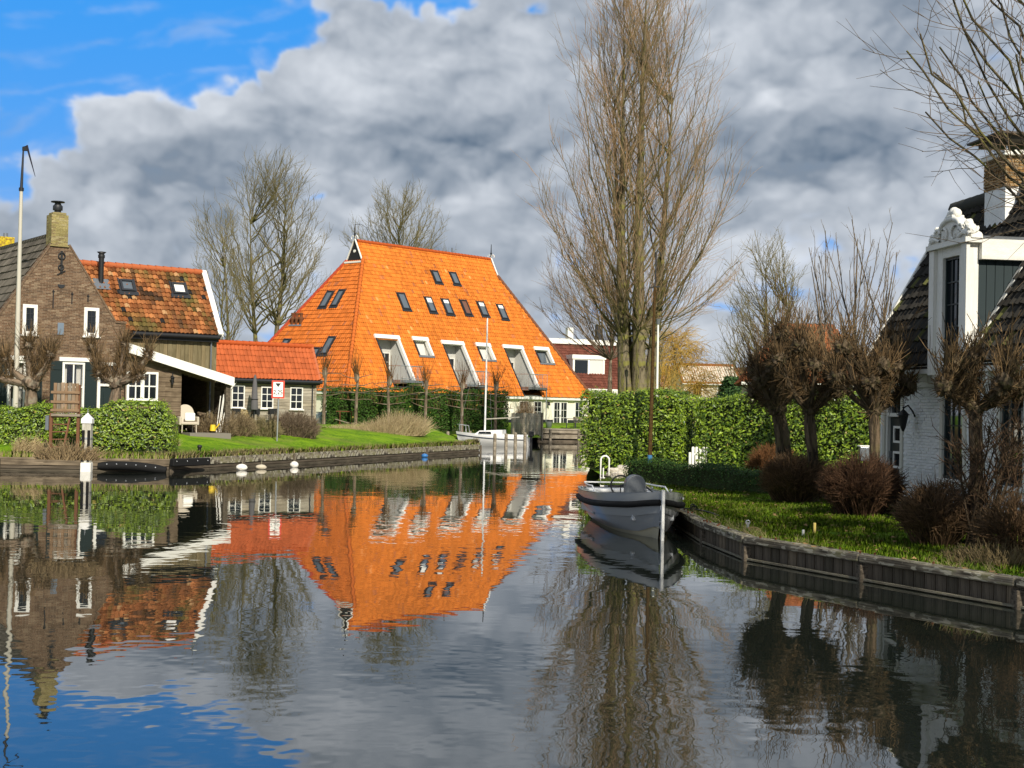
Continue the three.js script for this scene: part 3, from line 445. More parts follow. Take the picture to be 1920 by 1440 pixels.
function twigBush(name, label, pos, o, group) { // dense round shrub of bare stems
  const t = thing(name, label, o.cat || 'shrub', pos, o.psi || 0, group), r = rng(o.seed), tw = new Tubes(true), [rx, ry, rz] = o.size;
  for (let i = 0; i < o.n; i++) {
    const a = r() * 6.28, e = Math.acos(1 - r() * 1.15), x = Math.cos(a) * Math.sin(e), z = Math.sin(a) * Math.sin(e), y = Math.cos(e), bulge = 1 + (fbm(x * 2.3 + o.seed, z * 2.3 + y * 2, 3) - 0.5) * 0.45, k = (0.82 + r() * 0.26) * bulge, end = V(x * rx * k, ry * 0.5 + y * ry * 0.5 * k, z * rz * k), st = V(x * rx * (o.foot ?? 0.25) * r(), 0, z * rz * (o.foot ?? 0.25) * r());
    const mid = st.clone().lerp(end, 0.55).add(V(x * rx * 0.16 + (r() - 0.5) * 0.12, (r() - 0.5) * 0.12, z * rz * 0.16 + (r() - 0.5) * 0.12)), c = mix3(o.cols[0], o.cols[1], r()); tw.add([st, mid, end], [o.r ?? 0.012, (o.r ?? 0.012) * 0.75, 0.005], 3, c);
    for (let m = 0; m < (o.forks ?? 5); m++) { const q = along([mid, end], r()), d = V(x + (r() - 0.5) * 1.6, y * 0.6 + (r() - 0.2) * 1.2, z + (r() - 0.5) * 1.6).normalize(); tw.add(curve(q, d, (o.fl ?? 0.28) * (0.4 + r()), 2, 0.3, 0.05, r), [0.006, 0.005, 0.003], 3, mix3(o.cols[0], o.cols[1], clamp(r() * 1.2))); }
  }
  part(t, 'stems', tw.geo(), MT.twig); return t;
}
function strawClump(parent, name, o) { const r = rng(o.seed), tw = new Tubes(true); for (let i = 0; i < o.n; i++) { const a = r() * 6.28, q = Math.sqrt(r()), p = V(Math.cos(a) * o.rx * q, 0, Math.sin(a) * o.rz * q), h = o.h * (0.35 + 0.75 * r()) * (1 - 0.45 * q) * (o.prof ? o.prof(p.x / o.rx) : 1), d = V((r() - 0.5) * 0.9 + p.x / o.rx * 0.5 + (o.lean || 0), 1, (r() - 0.5) * 0.9); tw.add(curve(p, d, h, 3, 0.3, -0.12, r), taper(o.r ?? 0.009, 0.004), 3, mix3(o.cols[0], o.cols[1], r())); } return part(parent, name, tw.geo(), MT.twig); }
// ---------------------------------------------------------------- shared building helpers
function prismH(pts, holes, z0, z1) {
  const s = new THREE.Shape(pts.map(([x, y]) => new THREE.Vector2(x, y)));
  for (const [x0, x1, y0, y1] of holes) s.holes.push(new THREE.Path([[x0, y0], [x0, y1], [x1, y1], [x1, y0]].map(([x, y]) => new THREE.Vector2(x, y))));
  return new THREE.ExtrudeGeometry(s, { depth: z1 - z0, bevelEnabled: false }).translate(0, 0, z0);
}
function orient(g, P0, U, S, N) { return g.applyMatrix4(new THREE.Matrix4().makeBasis(U, S, N).setPosition(P0)); }
function skylight(parent, B, u0, u1, v0, v1, o = {}) { // B: [P0,U,S,N]
  const f = 0.09, fr = part(parent, 'skylight', orient(merge([bx(u0, u0 + f, v0, v1, -0.02, 0.16), bx(u1 - f, u1, v0, v1, -0.02, 0.16), bx(u0 + f, u1 - f, v0, v0 + f, -0.02, 0.16), bx(u0 + f, u1 - f, v1 - f, v1, -0.02, 0.17), bx(u0 - 0.12, u1 + 0.12, v0 - 0.2, v0 - 0.004, 0.02, 0.1), bx(u0 - 0.07, u0 - 0.003, v0, v1 + 0.1, 0.02, 0.1), bx(u1 + 0.003, u1 + 0.07, v0, v1 + 0.1, 0.02, 0.1)]), ...B), MT.dark);
  const bl = o.blind || 0, vb = v1 - f - (v1 - v0 - 2 * f) * bl;
  if (bl < 1) part(fr, 'pane', orient(bx(u0 + f, u1 - f, v0 + f, vb, 0.08, 0.1), ...B), o.g || MT.glassGrey);
  if (bl) part(fr, 'blind', orient(bx(u0 + f, u1 - f, vb + 0.003, v1 - f, 0.09, 0.11), ...B), MT.white);
  return fr;
}
function solveSlope(fr, ePx, ez, rPx) {
  const e = fr.z(ePx[0], ePx[1], ez); let best = 45, bd = 1e9;
  for (let a = 25; a < 68; a += 0.25) { const r = a * Math.PI / 180, h = fr.plane(rPx[0], rPx[1], V(0, Math.cos(r), Math.sin(r)), e), d = Math.abs(h.x - e.x); if (d < bd) { bd = d; best = a; } }
  return { a: best * Math.PI / 180, e };
}
const tileCol = (base, k, alt = []) => (u, v, h, r) => { const n = (fbm(u * 0.35 + 5, v * 0.22, 4) - 0.5) * 0.8, s = 1 + (h - 0.5) * k + n * k; const a = alt.find(([p]) => (h * 977) % 1 < p); const b = a ? a[1] : base; return [b[0] * s, b[1] * s, b[2] * s]; };

// ---------------------------------------------------------------- the great farmhouse with its orange roof
{
  const L = 28.7, W = 14.25, he = 3.26, H = 15.27, t1 = 6.91, t2 = 5.96, hu = 13.74, psi = (90 - 41.58) * Math.PI / 180, gy = 1.0;
  const fr = new Frame(V(-11.92, 0, -100), psi), k = (H - he) / (W / 2), al = Math.atan(k), be = Math.atan((hu - he) / t1);
  const t = thing('farmhouse', 'huge farmhouse with steep bright orange hipped roof, skylights and three roof balconies', 'house', fr.o, psi);
  const B = [V(0, he, 0), V(1, 0, 0), V(0, Math.sin(al), -Math.cos(al)), V(0, Math.cos(al), Math.sin(al))], hb = [V(0, he, -W), V(0, 0, 1), V(Math.cos(be), Math.sin(be), 0), V(-Math.sin(be), Math.cos(be), 0)];
  const on = (px, py) => { const h = fr.plane(px, py, B[3], B[0]).sub(B[0]); return [h.dot(B[1]), h.dot(B[2])]; }, onHip = (px, py) => { const h = fr.plane(px, py, hb[3], hb[0]).sub(hb[0]); return [h.dot(hb[1]), h.dot(hb[2])]; };
  const xs = (v) => { const q = Math.min(1, v * Math.sin(al) / (hu - he)); return [[t1 * q, L - t2 * q]]; }, vMax = (H - he) / Math.sin(al), vHip = (hu - he) / Math.sin(be);
  const openings = [], wallHoles = [];
  // roof balconies: [top-left, top-right, floor pixel]
  const logs = [[[703.2, 632], [746.5, 637], [738, 712]], [[828, 643], [867.5, 648], [858, 720]], [[943, 650.5], [979, 656], [973, 725]]];
  const small = [[[774, 637], [800, 639.5], [783, 667]], [[893, 648], [917, 650.5], [905, 675]], [[1002, 655], [1027, 658], [1013, 681]]];
  const spec = [...logs.map((q) => [q, true]), ...small.map((q) => [q, false])].map(([[a, b, c], big]) => { const A = on(...a), Bb = on(...b), C = on(...c); return { u0: A[0], u1: Bb[0], vt: (A[1] + Bb[1]) / 2, vb: C[1], big }; });
  for (const s of spec) openings.push([s.u0, s.u1, s.big ? s.vb - 0.9 : s.vb, s.vt]);
  const spans = (v) => { let q = xs(v); for (const [a, b, c, d] of openings) if (v > c && v < d) q = cut(q, a, b); return q; };
  const orange = tileCol([0.58, 0.165, 0.022], 0.42, [[0.03, [0.42, 0.13, 0.04]], [0.04, [0.68, 0.25, 0.07]]]);
  part(t, 'wall', uvm(merge([prismH([[0.35, gy - 0.6], [L - 0.35, gy - 0.6], [L - 0.35, he + 0.12], [0.35, he + 0.12]], [], -0.6, -0.35), bx(0.35, 0.6, gy - 0.6, he + 0.12, -W + 0.4, -0.6), bx(L - 0.6, L - 0.35, gy - 0.6, he + 0.12, -W + 0.4, -0.6), bx(0.35, L - 0.35, gy - 0.6, he + 0.12, -W + 0.15, -W + 0.4)])), MT.cream);
  part(t, 'plinth', bx(0.3, L - 0.3, gy - 0.55, gy + 0.35, -0.38, -0.3), MT.dark);
  const roof = part(t, 'roof', tileRoof(...B, vMax, spans, 0.23, 0.36, 0.045, 0.035, orange, 3), MT.tile);
  const hipT = part(t, 'hip_roof', tileRoof(...hb, vHip, (v) => { const h = v * Math.sin(be); return [[h / k, W - h / k]]; }, 0.23, 0.40, 0.04, 0.05, tileCol([0.57, 0.15, 0.025], 0.4, [[0.04, [0.42, 0.13, 0.05]]]), 4), MT.tile);
  // roof boards under the tiles, the far hip and the back slope
  const at = (u, v) => B[0].clone().addScaledVector(B[1], u).addScaledVector(B[2], v).addScaledVector(B[3], -0.06), at2 = (u, v) => hb[0].clone().addScaledVector(hb[1], u).addScaledVector(hb[2], v).addScaledVector(hb[3], -0.06);
  const under = [], vs = [...new Set([0, vMax, (hu - he) / Math.sin(al), ...openings.flatMap((o) => [o[2], o[3]])])].sort((a, b) => a - b);
  for (let i = 0; i + 1 < vs.length; i++) { const vm = (vs[i] + vs[i + 1]) / 2; let q = [[0, L]]; for (const [a, b, c, d] of openings) if (vm > c && vm < d) q = cut(q, a, b); for (const [a, b] of q) { const e = (u, v) => clamp(u, xs(v)[0][0], xs(v)[0][1]); under.push([at(e(a, vs[i]), vs[i]), at(e(b, vs[i]), vs[i]), at(e(b, vs[i + 1]), vs[i + 1]), at(e(a, vs[i + 1]), vs[i + 1])]); } }
  const hv = vHip, hh = hu - he; under.push([at2(0, 0), at2(W, 0), at2(W - hh / k, hv), at2(hh / k, hv)]);
  under.push([V(L, he, -W), V(0, he, -W), V(t1, hu, -W + hh / k), V(t1, H, -W / 2), V(L - t2, H, -W / 2), V(L - t2, hu, -W + hh / k)], [V(L, he, 0), V(L, he, -W), V(L - t2, hu, -W + hh / k), V(L - t2, hu, -hh / k)], [V(L - t2, hu, -hh / k), V(L - t2, hu, -W + hh / k), V(L - t2, H, -W / 2)]);
  part(roof, 'roof_boards', poly(under), mat([0.3, 0.085, 0.02], 0.9));
  const capM = mat([0.5, 0.12, 0.022], 0.65);
  part(roof, 'ridge_tiles', capRow(V(t1 + 0.1, H + 0.03, -W / 2), V(L - t2 - 0.05, H + 0.03, -W / 2), 0.14, 0.4), mat([0.42, 0.085, 0.02], 0.65));
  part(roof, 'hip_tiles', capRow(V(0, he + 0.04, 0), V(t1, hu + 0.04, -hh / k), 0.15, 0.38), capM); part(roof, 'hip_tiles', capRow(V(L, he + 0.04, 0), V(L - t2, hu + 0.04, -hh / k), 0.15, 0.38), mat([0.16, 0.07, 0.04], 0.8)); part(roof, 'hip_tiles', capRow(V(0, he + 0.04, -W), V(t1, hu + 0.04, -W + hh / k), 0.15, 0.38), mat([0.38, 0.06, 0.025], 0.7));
  part(roof, 'fascia', merge([bx(0.1, L - 0.1, he - 0.22, he + 0.02, -0.36, -0.04)]), MT.white); part(roof, 'fascia', bx(0.02, 0.3, he - 0.22, he + 0.02, -W + 0.1, -0.4), MT.white);
  // owl boards: black triangles with white edges and a finial, at both ridge ends
  for (const [x, s] of [[t1, -1], [L - t2, 1]]) {
    const z0 = -hh / k, z1 = -W + hh / k, zm = -W / 2;
    const g = part(t, 'owl_board', poly([[V(x + s * 0.05, hu - 0.15, z1 - 0.15), V(x + s * 0.05, hu - 0.15, z0 + 0.15), V(x + s * 0.05, H + 0.1, zm)], [V(x - s * 0.03, hu - 0.15, z0 + 0.15), V(x - s * 0.03, hu - 0.15, z1 - 0.15), V(x - s * 0.03, H + 0.1, zm)]]), MT.black);
    part(g, 'edge_board', merge([bar(V(x + s * 0.09, hu - 0.1, z0 + 0.05), V(x + s * 0.09, H + 0.2, zm), 0.12, 0.06), bar(V(x + s * 0.09, hu - 0.1, z1 - 0.05), V(x + s * 0.09, H + 0.2, zm), 0.12, 0.06), bx(x + s * 0.05, x + s * 0.3, hu - 0.24, hu - 0.1, z1 - 0.1, z0 + 0.1)]), MT.white);
    part(g, 'owl_hole', new THREE.CylinderGeometry(0.12, 0.12, 0.06, 14).rotateZ(Math.PI / 2).translate(x + s * 0.09, hu + 0.72, zm), MT.white);
    part(g, 'finial', merge([rod(V(x + s * 0.1, H - 0.1, zm), V(x + s * 0.1, H + 1.35, zm), (q) => lerp(0.07, 0.025, q)), new THREE.SphereGeometry(0.09, 10, 8).translate(x + s * 0.1, H + 0.55, zm)]), MT.black);
    for (const q of [1, -1]) part(g, 'scroll', new THREE.TorusGeometry(0.16, 0.035, 6, 14, 4).rotateY(q * Math.PI / 2).translate(x + s * 0.1, H + 0.25, zm + q * 0.22), MT.white);
    if (s < 0) part(g, 'lightning_wire', pipe([V(x - 0.1, H + 1.3, zm), V(x + 0.5, H + 1.4, zm), V(x + 1.1, H + 1.2, zm), V(x + 1.9, H + 0.1, zm)], 0.018, 5), MT.black);
  }
  part(roof, 'vent_pipe', rod(V(t1 + 11, H - 0.1, -W / 2), V(t1 + 11, H + 0.55, -W / 2), 0.07), MT.zinc);
  // skylights: left edge, right edge (top) and bottom in the picture
  const sk = (tl, tr, bl, o) => { const a = on(...tl), b = on(...tr), c = on(...bl); skylight(t, B, a[0], b[0], c[1], (a[1] + b[1]) / 2, o); };
  sk([807, 508], [819, 509.5], [815, 530]); sk([841, 511], [853, 512.5], [849, 533]);
  sk([742.5, 549.5], [757, 551.5], [753, 580]); sk([794, 557], [807, 559], [803, 585], { blind: 0.35 }); sk([826, 561], [839, 562.5], [835, 589], { blind: 0.25 }); sk([861, 563], [873, 564.5], [870, 590], { g: phys([0.16, 0.07, 0.04], 0.2) }); sk([892.5, 566], [905, 567.5], [901, 592], { blind: 0.3 }); sk([929, 571], [941, 572.5], [937, 598], { blind: 0.25 });
  const hk = (tl, tr, bl) => { const a = onHip(...tl), b = onHip(...tr), c = onHip(...bl); skylight(t, hb, a[0], Math.max(b[0], a[0] + 0.7), c[1], (a[1] + b[1]) / 2); };
  hk([615, 548], [628, 546.5], [600, 577]); hk([637, 545.5], [649, 544], [621, 575]); hk([618, 633], [631, 632], [604, 665]); hk([535, 637], [546, 637], [531, 647]); hk([591, 654], [601, 653], [586, 668]);
  // balconies cut into the roof
  for (const s of spec) {
    const yT = he + s.vt * Math.sin(al), yB = he + s.vb * Math.sin(al), zT = -s.vt * Math.cos(al), zB = -s.vb * Math.cos(al), { u0, u1 } = s, zb = zT - (s.big ? 0.75 : 0.25);
    const lg = part(t, s.big ? 'roof_balcony' : 'roof_recess', merge([bx(u0 - 0.02, u1 + 0.02, yB, yT + 0.1, zb - 0.1, zb), slab([V(u0, yB, zB), V(u0, yB, zb), V(u0, yT, zb), V(u0, yT, zT)], -0.05), slab([V(u1, yB, zb), V(u1, yB, zB), V(u1, yT, zT), V(u1, yT, zb)], -0.05), bx(u0, u1, yT, yT + 0.06, zb, zT + 0.05)]), s.big ? mat([0.5, 0.49, 0.45], 0.8) : MT.white);
    part(lg, 'top_board', orient(bx(u0 - 0.12, u1 + 0.12, s.vt - 0.1, s.vt + 0.24, -0.02, 0.17), ...B), MT.white);
    part(lg, 'side_trim', orient(bx(u1 - 0.16, u1 + 0.04, s.vb - (s.big ? 0.1 : 0), s.vt - 0.1, -0.1, 0.16), ...B), MT.white); part(lg, 'side_trim', orient(bx(u0 - 0.06, u0 + 0.05, s.vb - (s.big ? 0.9 : 0), s.vt - 0.1, -0.1, 0.12), ...B), MT.dark);
    if (!s.big) { part(lg, 'sill', orient(bx(u0 - 0.12, u1 + 0.12, s.vb - 0.16, s.vb, 0.0, 0.1), ...B), MT.zinc); part(lg, 'pane', slab([V(u0 + 0.15, yB + 0.1, zb + (zB - zb) * 0.35), V(u1 - 0.15, yB + 0.1, zb + (zB - zb) * 0.35), V(u1 - 0.15, yT - 0.12, zb + 0.06), V(u0 + 0.15, yT - 0.12, zb + 0.06)], 0.03), s === spec[5] ? MT.glassGrey : MT.curtain); continue; }
    part(lg, 'floor', bx(u0 - 0.02, u1 + 0.02, yB - 0.2, yB - 0.003, zb, zB + 1.0), MT.zinc);
    const dw = (u1 - u0) * 0.44; const d = win(lg, u0 + 0.08, u0 + dw, yB + 0.02, yB + 2.15, zb + 0.06, 1, 2, { name: 'door', f: 0.12, dep: 0.05 }); part(d, 'handle', bx(u0 + dw - 0.1, u0 + dw - 0.07, yB + 1.0, yB + 1.14, zb + 0.06, zb + 0.12), MT.steel);
    win(lg, u0 + dw + 0.12, u1 - 0.15, yB + 0.02, yB + 2.15, zb + 0.06, 2, 3, { name: 'door', f: 0.08, dep: 0.05, m: MT.whiteOld });
    const zf = zB + 0.98, T = new Tubes(), rail = yB + 1.05; for (let i = 0; i <= 4; i++) { const x = lerp(u0, u1, i / 4); T.add([V(x, yB - 0.2, zf), V(x, rail, zf)], () => 0.025, 5); }
    for (const y of [rail, yB + 0.1]) T.add([V(u0, y, zf), V(u1, y, zf)], () => 0.03, 6); for (const x of [u0, u1]) { T.add([V(x, rail, zf), V(x, rail, zB - 0.4)], () => 0.028, 5); T.add([V(x, yB - 0.25, zB - 0.1), V(x, yB - 0.25, zf)], () => 0.05, 5); for (let i = 1; i < 4; i++) T.add([V(x, yB, zf - i * 0.25), V(x, rail, zf - i * 0.25)], () => 0.015, 4); }
    for (let i = 1; i < 16; i++) { const x = lerp(u0, u1, i / 16); T.add([V(x, yB, zf), V(x, rail, zf)], () => 0.008, 4); }
    part(lg, 'railing', T.geo(), MT.steel); part(lg, 'drain_pipe', rod(V(u1, gy, zf - 0.05), V(u1, yB - 0.2, zf - 0.05), 0.045), MT.steel);
  }
  // front wall openings in the part that shows beside the fence
  const w = (a, b, y0, y1, c, r, o) => { const p = fr.z(a, y1, -0.3), q = fr.z(b, y0, -0.3); return win(t, p.x, q.x, q.y, p.y, -0.27, c, r, o); };
  w(974, 990, 795, 751.5, 2, 3, { f: 0.06 }); w(1001, 1015, 783, 752, 2, 3, { f: 0.06, sill: true });
  const dd = w(1037.5, 1063.5, 800, 752, 4, 3, { name: 'door', f: 0.12, mid: 0.22 }); const dp = fr.z(1050, 790, -0.25); part(dd, 'handle', bx(dp.x - 0.02, dp.x + 0.02, dp.y + 0.4, dp.y + 0.55, -0.28, -0.2), MT.steel);
  w(1078, 1092, 786.5, 753.5, 2, 2, { f: 0.07, sill: true });
  const lp = fr.z(1028, 757, -0.2); part(t, 'wall_lamp', merge([new THREE.CylinderGeometry(0.09, 0.13, 0.3, 8).translate(lp.x, lp.y, -0.12), bx(lp.x - 0.03, lp.x + 0.03, lp.y + 0.1, lp.y + 0.16, -0.34, -0.1)]), MT.black);
  // clay flue terminals on the hip
  for (const px of [549, 556.5, 564.5]) { const [u, v] = onHip(px, 606), p = hb[0].clone().addScaledVector(hb[1], u).addScaledVector(hb[2], v); const g = part(t, 'flue', new THREE.LatheGeometry([[0.14, -0.5], [0.17, 0.25], [0.22, 0.3], [0.22, 0.42], [0.13, 0.5], [0.13, 0.68], [0.17, 0.7], [0.15, 0.82]].map(([a, b]) => new THREE.Vector2(a, b)), 12).translate(p.x, p.y, p.z), MT.rust); part(g, 'flashing', orient(bx(u - 0.26, u + 0.26, v - 0.34, v - 0.2, 0.05, 0.1), ...hb), MT.zinc); }
}
// ---------------------------------------------------------------- brown brick house on the left bank
const LF = new Frame(V(-17.94, 0, -55), 36 * Math.PI / 180);
{
  const fr = LF, gy = 0.6, t = thing('brick_house', 'old brown brick house with pointed gable, moss-topped chimney and white sash windows', 'house', fr.o, fr.psi);
  const kn = fr.z(218, 607, 0), cr = fr.z(236, 607, 0), aR = fr.z(130, 461, 0), aL = fr.z(97, 457, 0), xc = (aR.x + aL.x) / 2, mir = (x) => 2 * xc - x, ya = (aR.y + aL.y) / 2;
  const R = (a, b, y1, y0, z = 0) => { const p = fr.z(a, y1, z), q = fr.z(b, y0, z); return [p.x, q.x, q.y, p.y]; };
  const up = [R(43, 69, 570, 628), R(158, 184.5, 576, 631)], low = [R(13, 48, 674, 772), R(116, 158, 677, 774)], door = R(183, 224, 679, 800), holes = [...up, ...low, door]; door[2] = gy + 0.25;
  part(t, 'wall', uvm(prismH([[mir(cr.x), gy - 0.5], [cr.x, gy - 0.5], [cr.x, cr.y], [kn.x, kn.y], [aR.x, ya], [aL.x, ya], [mir(kn.x), kn.y], [mir(cr.x), cr.y]], holes, -0.32, 0)), MT.brownBrick);
  part(t, 'side_wall', uvm(merge([bx(mir(cr.x), mir(cr.x) + 0.3, gy - 0.5, cr.y - 0.1, -14, -0.33), bx(cr.x - 0.3, cr.x, gy - 0.5, cr.y - 0.1, -14, -0.33)])), MT.brownBrick);
  // braided brickwork along the gable edge, standing a little proud
  for (const s of [1, -1]) { const m = (x) => (s > 0 ? x : mir(x)); part(t, 'gable_coping', merge([bar(V(m(kn.x), kn.y + 0.03, -0.17), V(m(aR.x), ya + 0.03, -0.17), 0.4, 0.07), bx(m(kn.x) - 0.02, m(cr.x) + 0.02, cr.y, cr.y + 0.09, -0.36, 0.05)]), MT.brownBrick); }
  part(t, 'room', merge([bx(mir(cr.x) + 0.4, cr.x - 0.4, gy - 0.4, cr.y + 0.2, -6.1, -6), bx(mir(cr.x) + 0.31, cr.x - 0.31, cr.y + 0.05, cr.y + 0.15, -6, -0.34), bx(mir(cr.x) + 0.31, cr.x - 0.31, gy - 0.4, gy - 0.1, -6, -0.34)]), MT.room);
  const be = Math.atan2(ya - kn.y, aL.x - mir(kn.x)), P = V(mir(kn.x) - 0.25, kn.y - 0.25 * Math.tan(be), -14), S = V(Math.cos(be), Math.sin(be), 0), N = V(-Math.sin(be), Math.cos(be), 0), vm = (aL.x + 0.25 - mir(kn.x) + (xc - aL.x)) / Math.cos(be);
  const roof = part(t, 'roof', tileRoof(P, V(0, 0, 1), S, N, vm, () => [[0, 13.75]], 0.34, 0.42, 0.035, 0.05, tileCol([0.115, 0.10, 0.078], 0.75), 8, 3), MT.tileOld);
  part(roof, 'roof_boards', slab([V(mir(kn.x) - 0.2, kn.y - 0.35, -14), V(mir(kn.x) - 0.2, kn.y - 0.35, -0.34), V(xc, ya + 0.3, -0.34), V(xc, ya + 0.3, -14)], 0.06), MT.room); part(roof, 'roof_boards', slab([V(xc, ya + 0.3, -14), V(xc, ya + 0.3, -0.34), V(kn.x + 0.2, kn.y - 0.35, -0.34), V(kn.x + 0.2, kn.y - 0.35, -14)], 0.1), mat([0.09, 0.08, 0.06], 0.9));
  part(roof, 'ridge_tiles', capRow(V(xc, ya + 0.42, -0.4), V(xc, ya + 0.42, -14), 0.15, 0.38), mat([0.10, 0.09, 0.07], 0.9));
  const c0 = fr.z(96, 458, 0.05), c1 = fr.z(129, 404, 0.05), ch = part(t, 'chimney', uvm(merge([bx(c0.x, c1.x, ya - 0.02, c1.y, -0.62, 0.03)])), MT.mossBrick);
  part(ch, 'crown', merge([rbx(c0.x + 0.06, c1.x - 0.06, c1.y, c1.y + 0.1, -0.56, -0.02, 0.03), bx(c0.x - 0.05, c1.x + 0.05, ya - 0.08, ya - 0.022, -0.68, 0.07)]), MT.mossBrick);
  part(ch, 'flue_cap', new THREE.LatheGeometry([[0.13, 0], [0.13, 0.12], [0.19, 0.13], [0.19, 0.3], [0.14, 0.34], [0.11, 0.42], [0.27, 0.44], [0.26, 0.48], [0, 0.5]].map(([a, b]) => new THREE.Vector2(a, b)), 14).translate((c0.x + c1.x) / 2, c1.y + 0.08, -0.3), MT.dark);
  for (const q of up) { win(t, q[0], q[1], q[2], q[3], 0.03, 2, 4, { f: 0.13, b: 0.03, bm: MT.dark, sill: true, dep: 0.14 }); }
  for (const q of low) { const g = win(t, q[0], q[1], q[2], q[3], 0.04, 2, 2, { f: 0.11, b: 0.05, sill: true, g: MT.glassClear, dep: 0.14 }); const cw = (q[1] - q[0]) * 0.2; for (const x of [q[0] + 0.1, q[1] - 0.1 - cw]) part(g, 'curtain', pipeCurtain(x, x + cw, q[2] + 0.1, q[3] - 0.1, -0.24), MT.curtain); part(t, 'lintel', bx(q[0] - 0.12, q[1] + 0.12, q[3] + 0.004, q[3] + 0.16, -0.1, 0.1), MT.white); }
  const shutter = (a, b, y1, y0) => { const q = R(a, b, y1, y0, 0.05); const g = part(t, 'shutter', rbx(q[0], q[1], q[2], q[3], 0.045, 0.09, 0.008), MT.darkGreen); part(g, 'batten', merge([bx(q[0] + 0.02, q[1] - 0.02, q[3] - 0.35, q[3] - 0.25, 0.091, 0.115), bx(q[0] + 0.02, q[1] - 0.02, q[2] + 0.2, q[2] + 0.3, 0.091, 0.115)]), MT.darkGreen); };
  shutter(-6, 11.5, 673, 772); shutter(49.5, 77, 675, 773); shutter(95, 114.5, 676, 774); shutter(159.5, 179.5, 678, 776);
  { const [a, b, c, d] = door; const g = part(t, 'door', merge([bx(a + 0.12, b - 0.12, c, c + 2.05, -0.12, -0.05), bx(a + 0.3, b - 0.3, c + 1.15, c + 1.85, -0.05, -0.03), bx(a + 0.3, b - 0.3, c + 0.2, c + 0.95, -0.05, -0.03)]), MT.darkGreen); part(g, 'frame', merge([bx(a, a + 0.12, c, d, -0.15, 0.05), bx(b - 0.12, b, c, d, -0.15, 0.05), bx(a + 0.12, b - 0.12, d - 0.12, d, -0.15, 0.05), bx(a + 0.12, b - 0.12, c + 2.06, c + 2.16, -0.15, 0.03)]), MT.white); part(g, 'transom_pane', bx(a + 0.12, b - 0.12, c + 2.16, d - 0.12, -0.1, -0.09), MT.glass); part(g, 'handle', bx(a + 0.2, a + 0.24, c + 1.0, c + 1.16, -0.05, 0.02), MT.steel); }
  for (const [px, y0, y1] of [[100, 543, 578], [135, 548, 570], [165, 552, 566]]) { const a = fr.z(px, y0, 0), b = fr.z(px, y1, 0); part(t, 'wall_anchor', merge([bx(a.x - 0.02, a.x + 0.02, b.y, a.y, 0.002, 0.03), bx(a.x - 0.05, a.x + 0.05, a.y - 0.08, a.y - 0.05, 0.031, 0.045)]), MT.black); }
  { const p = fr.z(115, 492, 0); part(t, 'ornamental_anchor', merge([bx(p.x - 0.04, p.x + 0.04, p.y - 0.45, p.y + 0.45, 0.002, 0.05), new THREE.TorusGeometry(0.13, 0.03, 6, 14).translate(p.x, p.y + 0.25, 0.04), new THREE.TorusGeometry(0.1, 0.03, 6, 14).translate(p.x - 0.02, p.y - 0.2, 0.04), bar(V(p.x - 0.16, p.y - 0.5, 0.03), V(p.x + 0.16, p.y - 0.32, 0.03), 0.04, 0.04)]), MT.black); }
  { const p = fr.z(114.5, 535, 0), s = new THREE.Shape(); s.moveTo(-0.14, 0.08); s.lineTo(0.14, 0.08); s.absarc(0, 0.08, 0.14, 0, Math.PI, true); part(t, 'vent', new THREE.ExtrudeGeometry(s, { depth: 0.03, bevelEnabled: false }).translate(p.x, p.y - 0.05, 0.003), MT.dark); }
  { const q = R(108, 119, 605, 628); part(t, 'wall_plaque', rbx(q[0], q[1], q[2], q[3], 0.003, 0.035, 0.01), mat([0.16, 0.2, 0.25], 0.6)); }
}
function pipeCurtain(x0, x1, y0, y1, z) { const q = [], n = 8; for (let i = 0; i < n; i++) { const a = lerp(x0, x1, i / n), b = lerp(x0, x1, (i + 1) / n), za = z + (i % 2) * 0.05, zb = z + ((i + 1) % 2) * 0.05; q.push([V(a, y0, za), V(b, y0, zb), V(b, y1, zb), V(a, y1, za)]); } return poly(q); }

// ---------------------------------------------------------------- chimney of the neighbour beyond it
{
  const p = atD(8, 472, 80), sc = 80 / FOC, psi = LF.psi, t = thing('neighbour_house', 'house mostly hidden behind the brick gable, its chimney yellow with lichen', 'house', V(p.x, 0, p.z), psi);
  const top = atD(8, 445, 80).y, bot = p.y, x1 = 14 * sc * 1.05;
  const ch = part(t, 'chimney', uvm(bx(-0.5, x1, bot, top, -0.4, 0.4)), MT.lichenBrick); part(ch, 'base', bx(-0.6, x1 + 0.05, bot - 0.9, bot - 0.003, -0.5, 0.5), MT.whiteOld);
  part(ch, 'flue_cap', new THREE.CylinderGeometry(0.13, 0.15, 0.25, 12).translate(0.05, top + 0.12, 0), MT.zinc);
  part(t, 'roof', slab([V(-9, bot - 5.5, 4.5), V(2.2, bot - 5.5, 4.5), V(2.2, bot - 0.6, 0), V(-9, bot - 0.6, 0)], 0.2), mat([0.12, 0.1, 0.08], 0.9)); part(t, 'roof', slab([V(2.2, bot - 5.5, -4.5), V(-9, bot - 5.5, -4.5), V(-9, bot - 0.6, 0), V(2.2, bot - 0.6, 0)], 0.2), mat([0.12, 0.1, 0.08], 0.9));
  part(t, 'wall', uvm(prism([[-4.2, 0], [4.2, 0], [4.2, bot - 5.6], [0, bot - 1], [-4.2, bot - 5.6]], -8.8, 2).rotateY(Math.PI / 2)), MT.brownBrick);
}

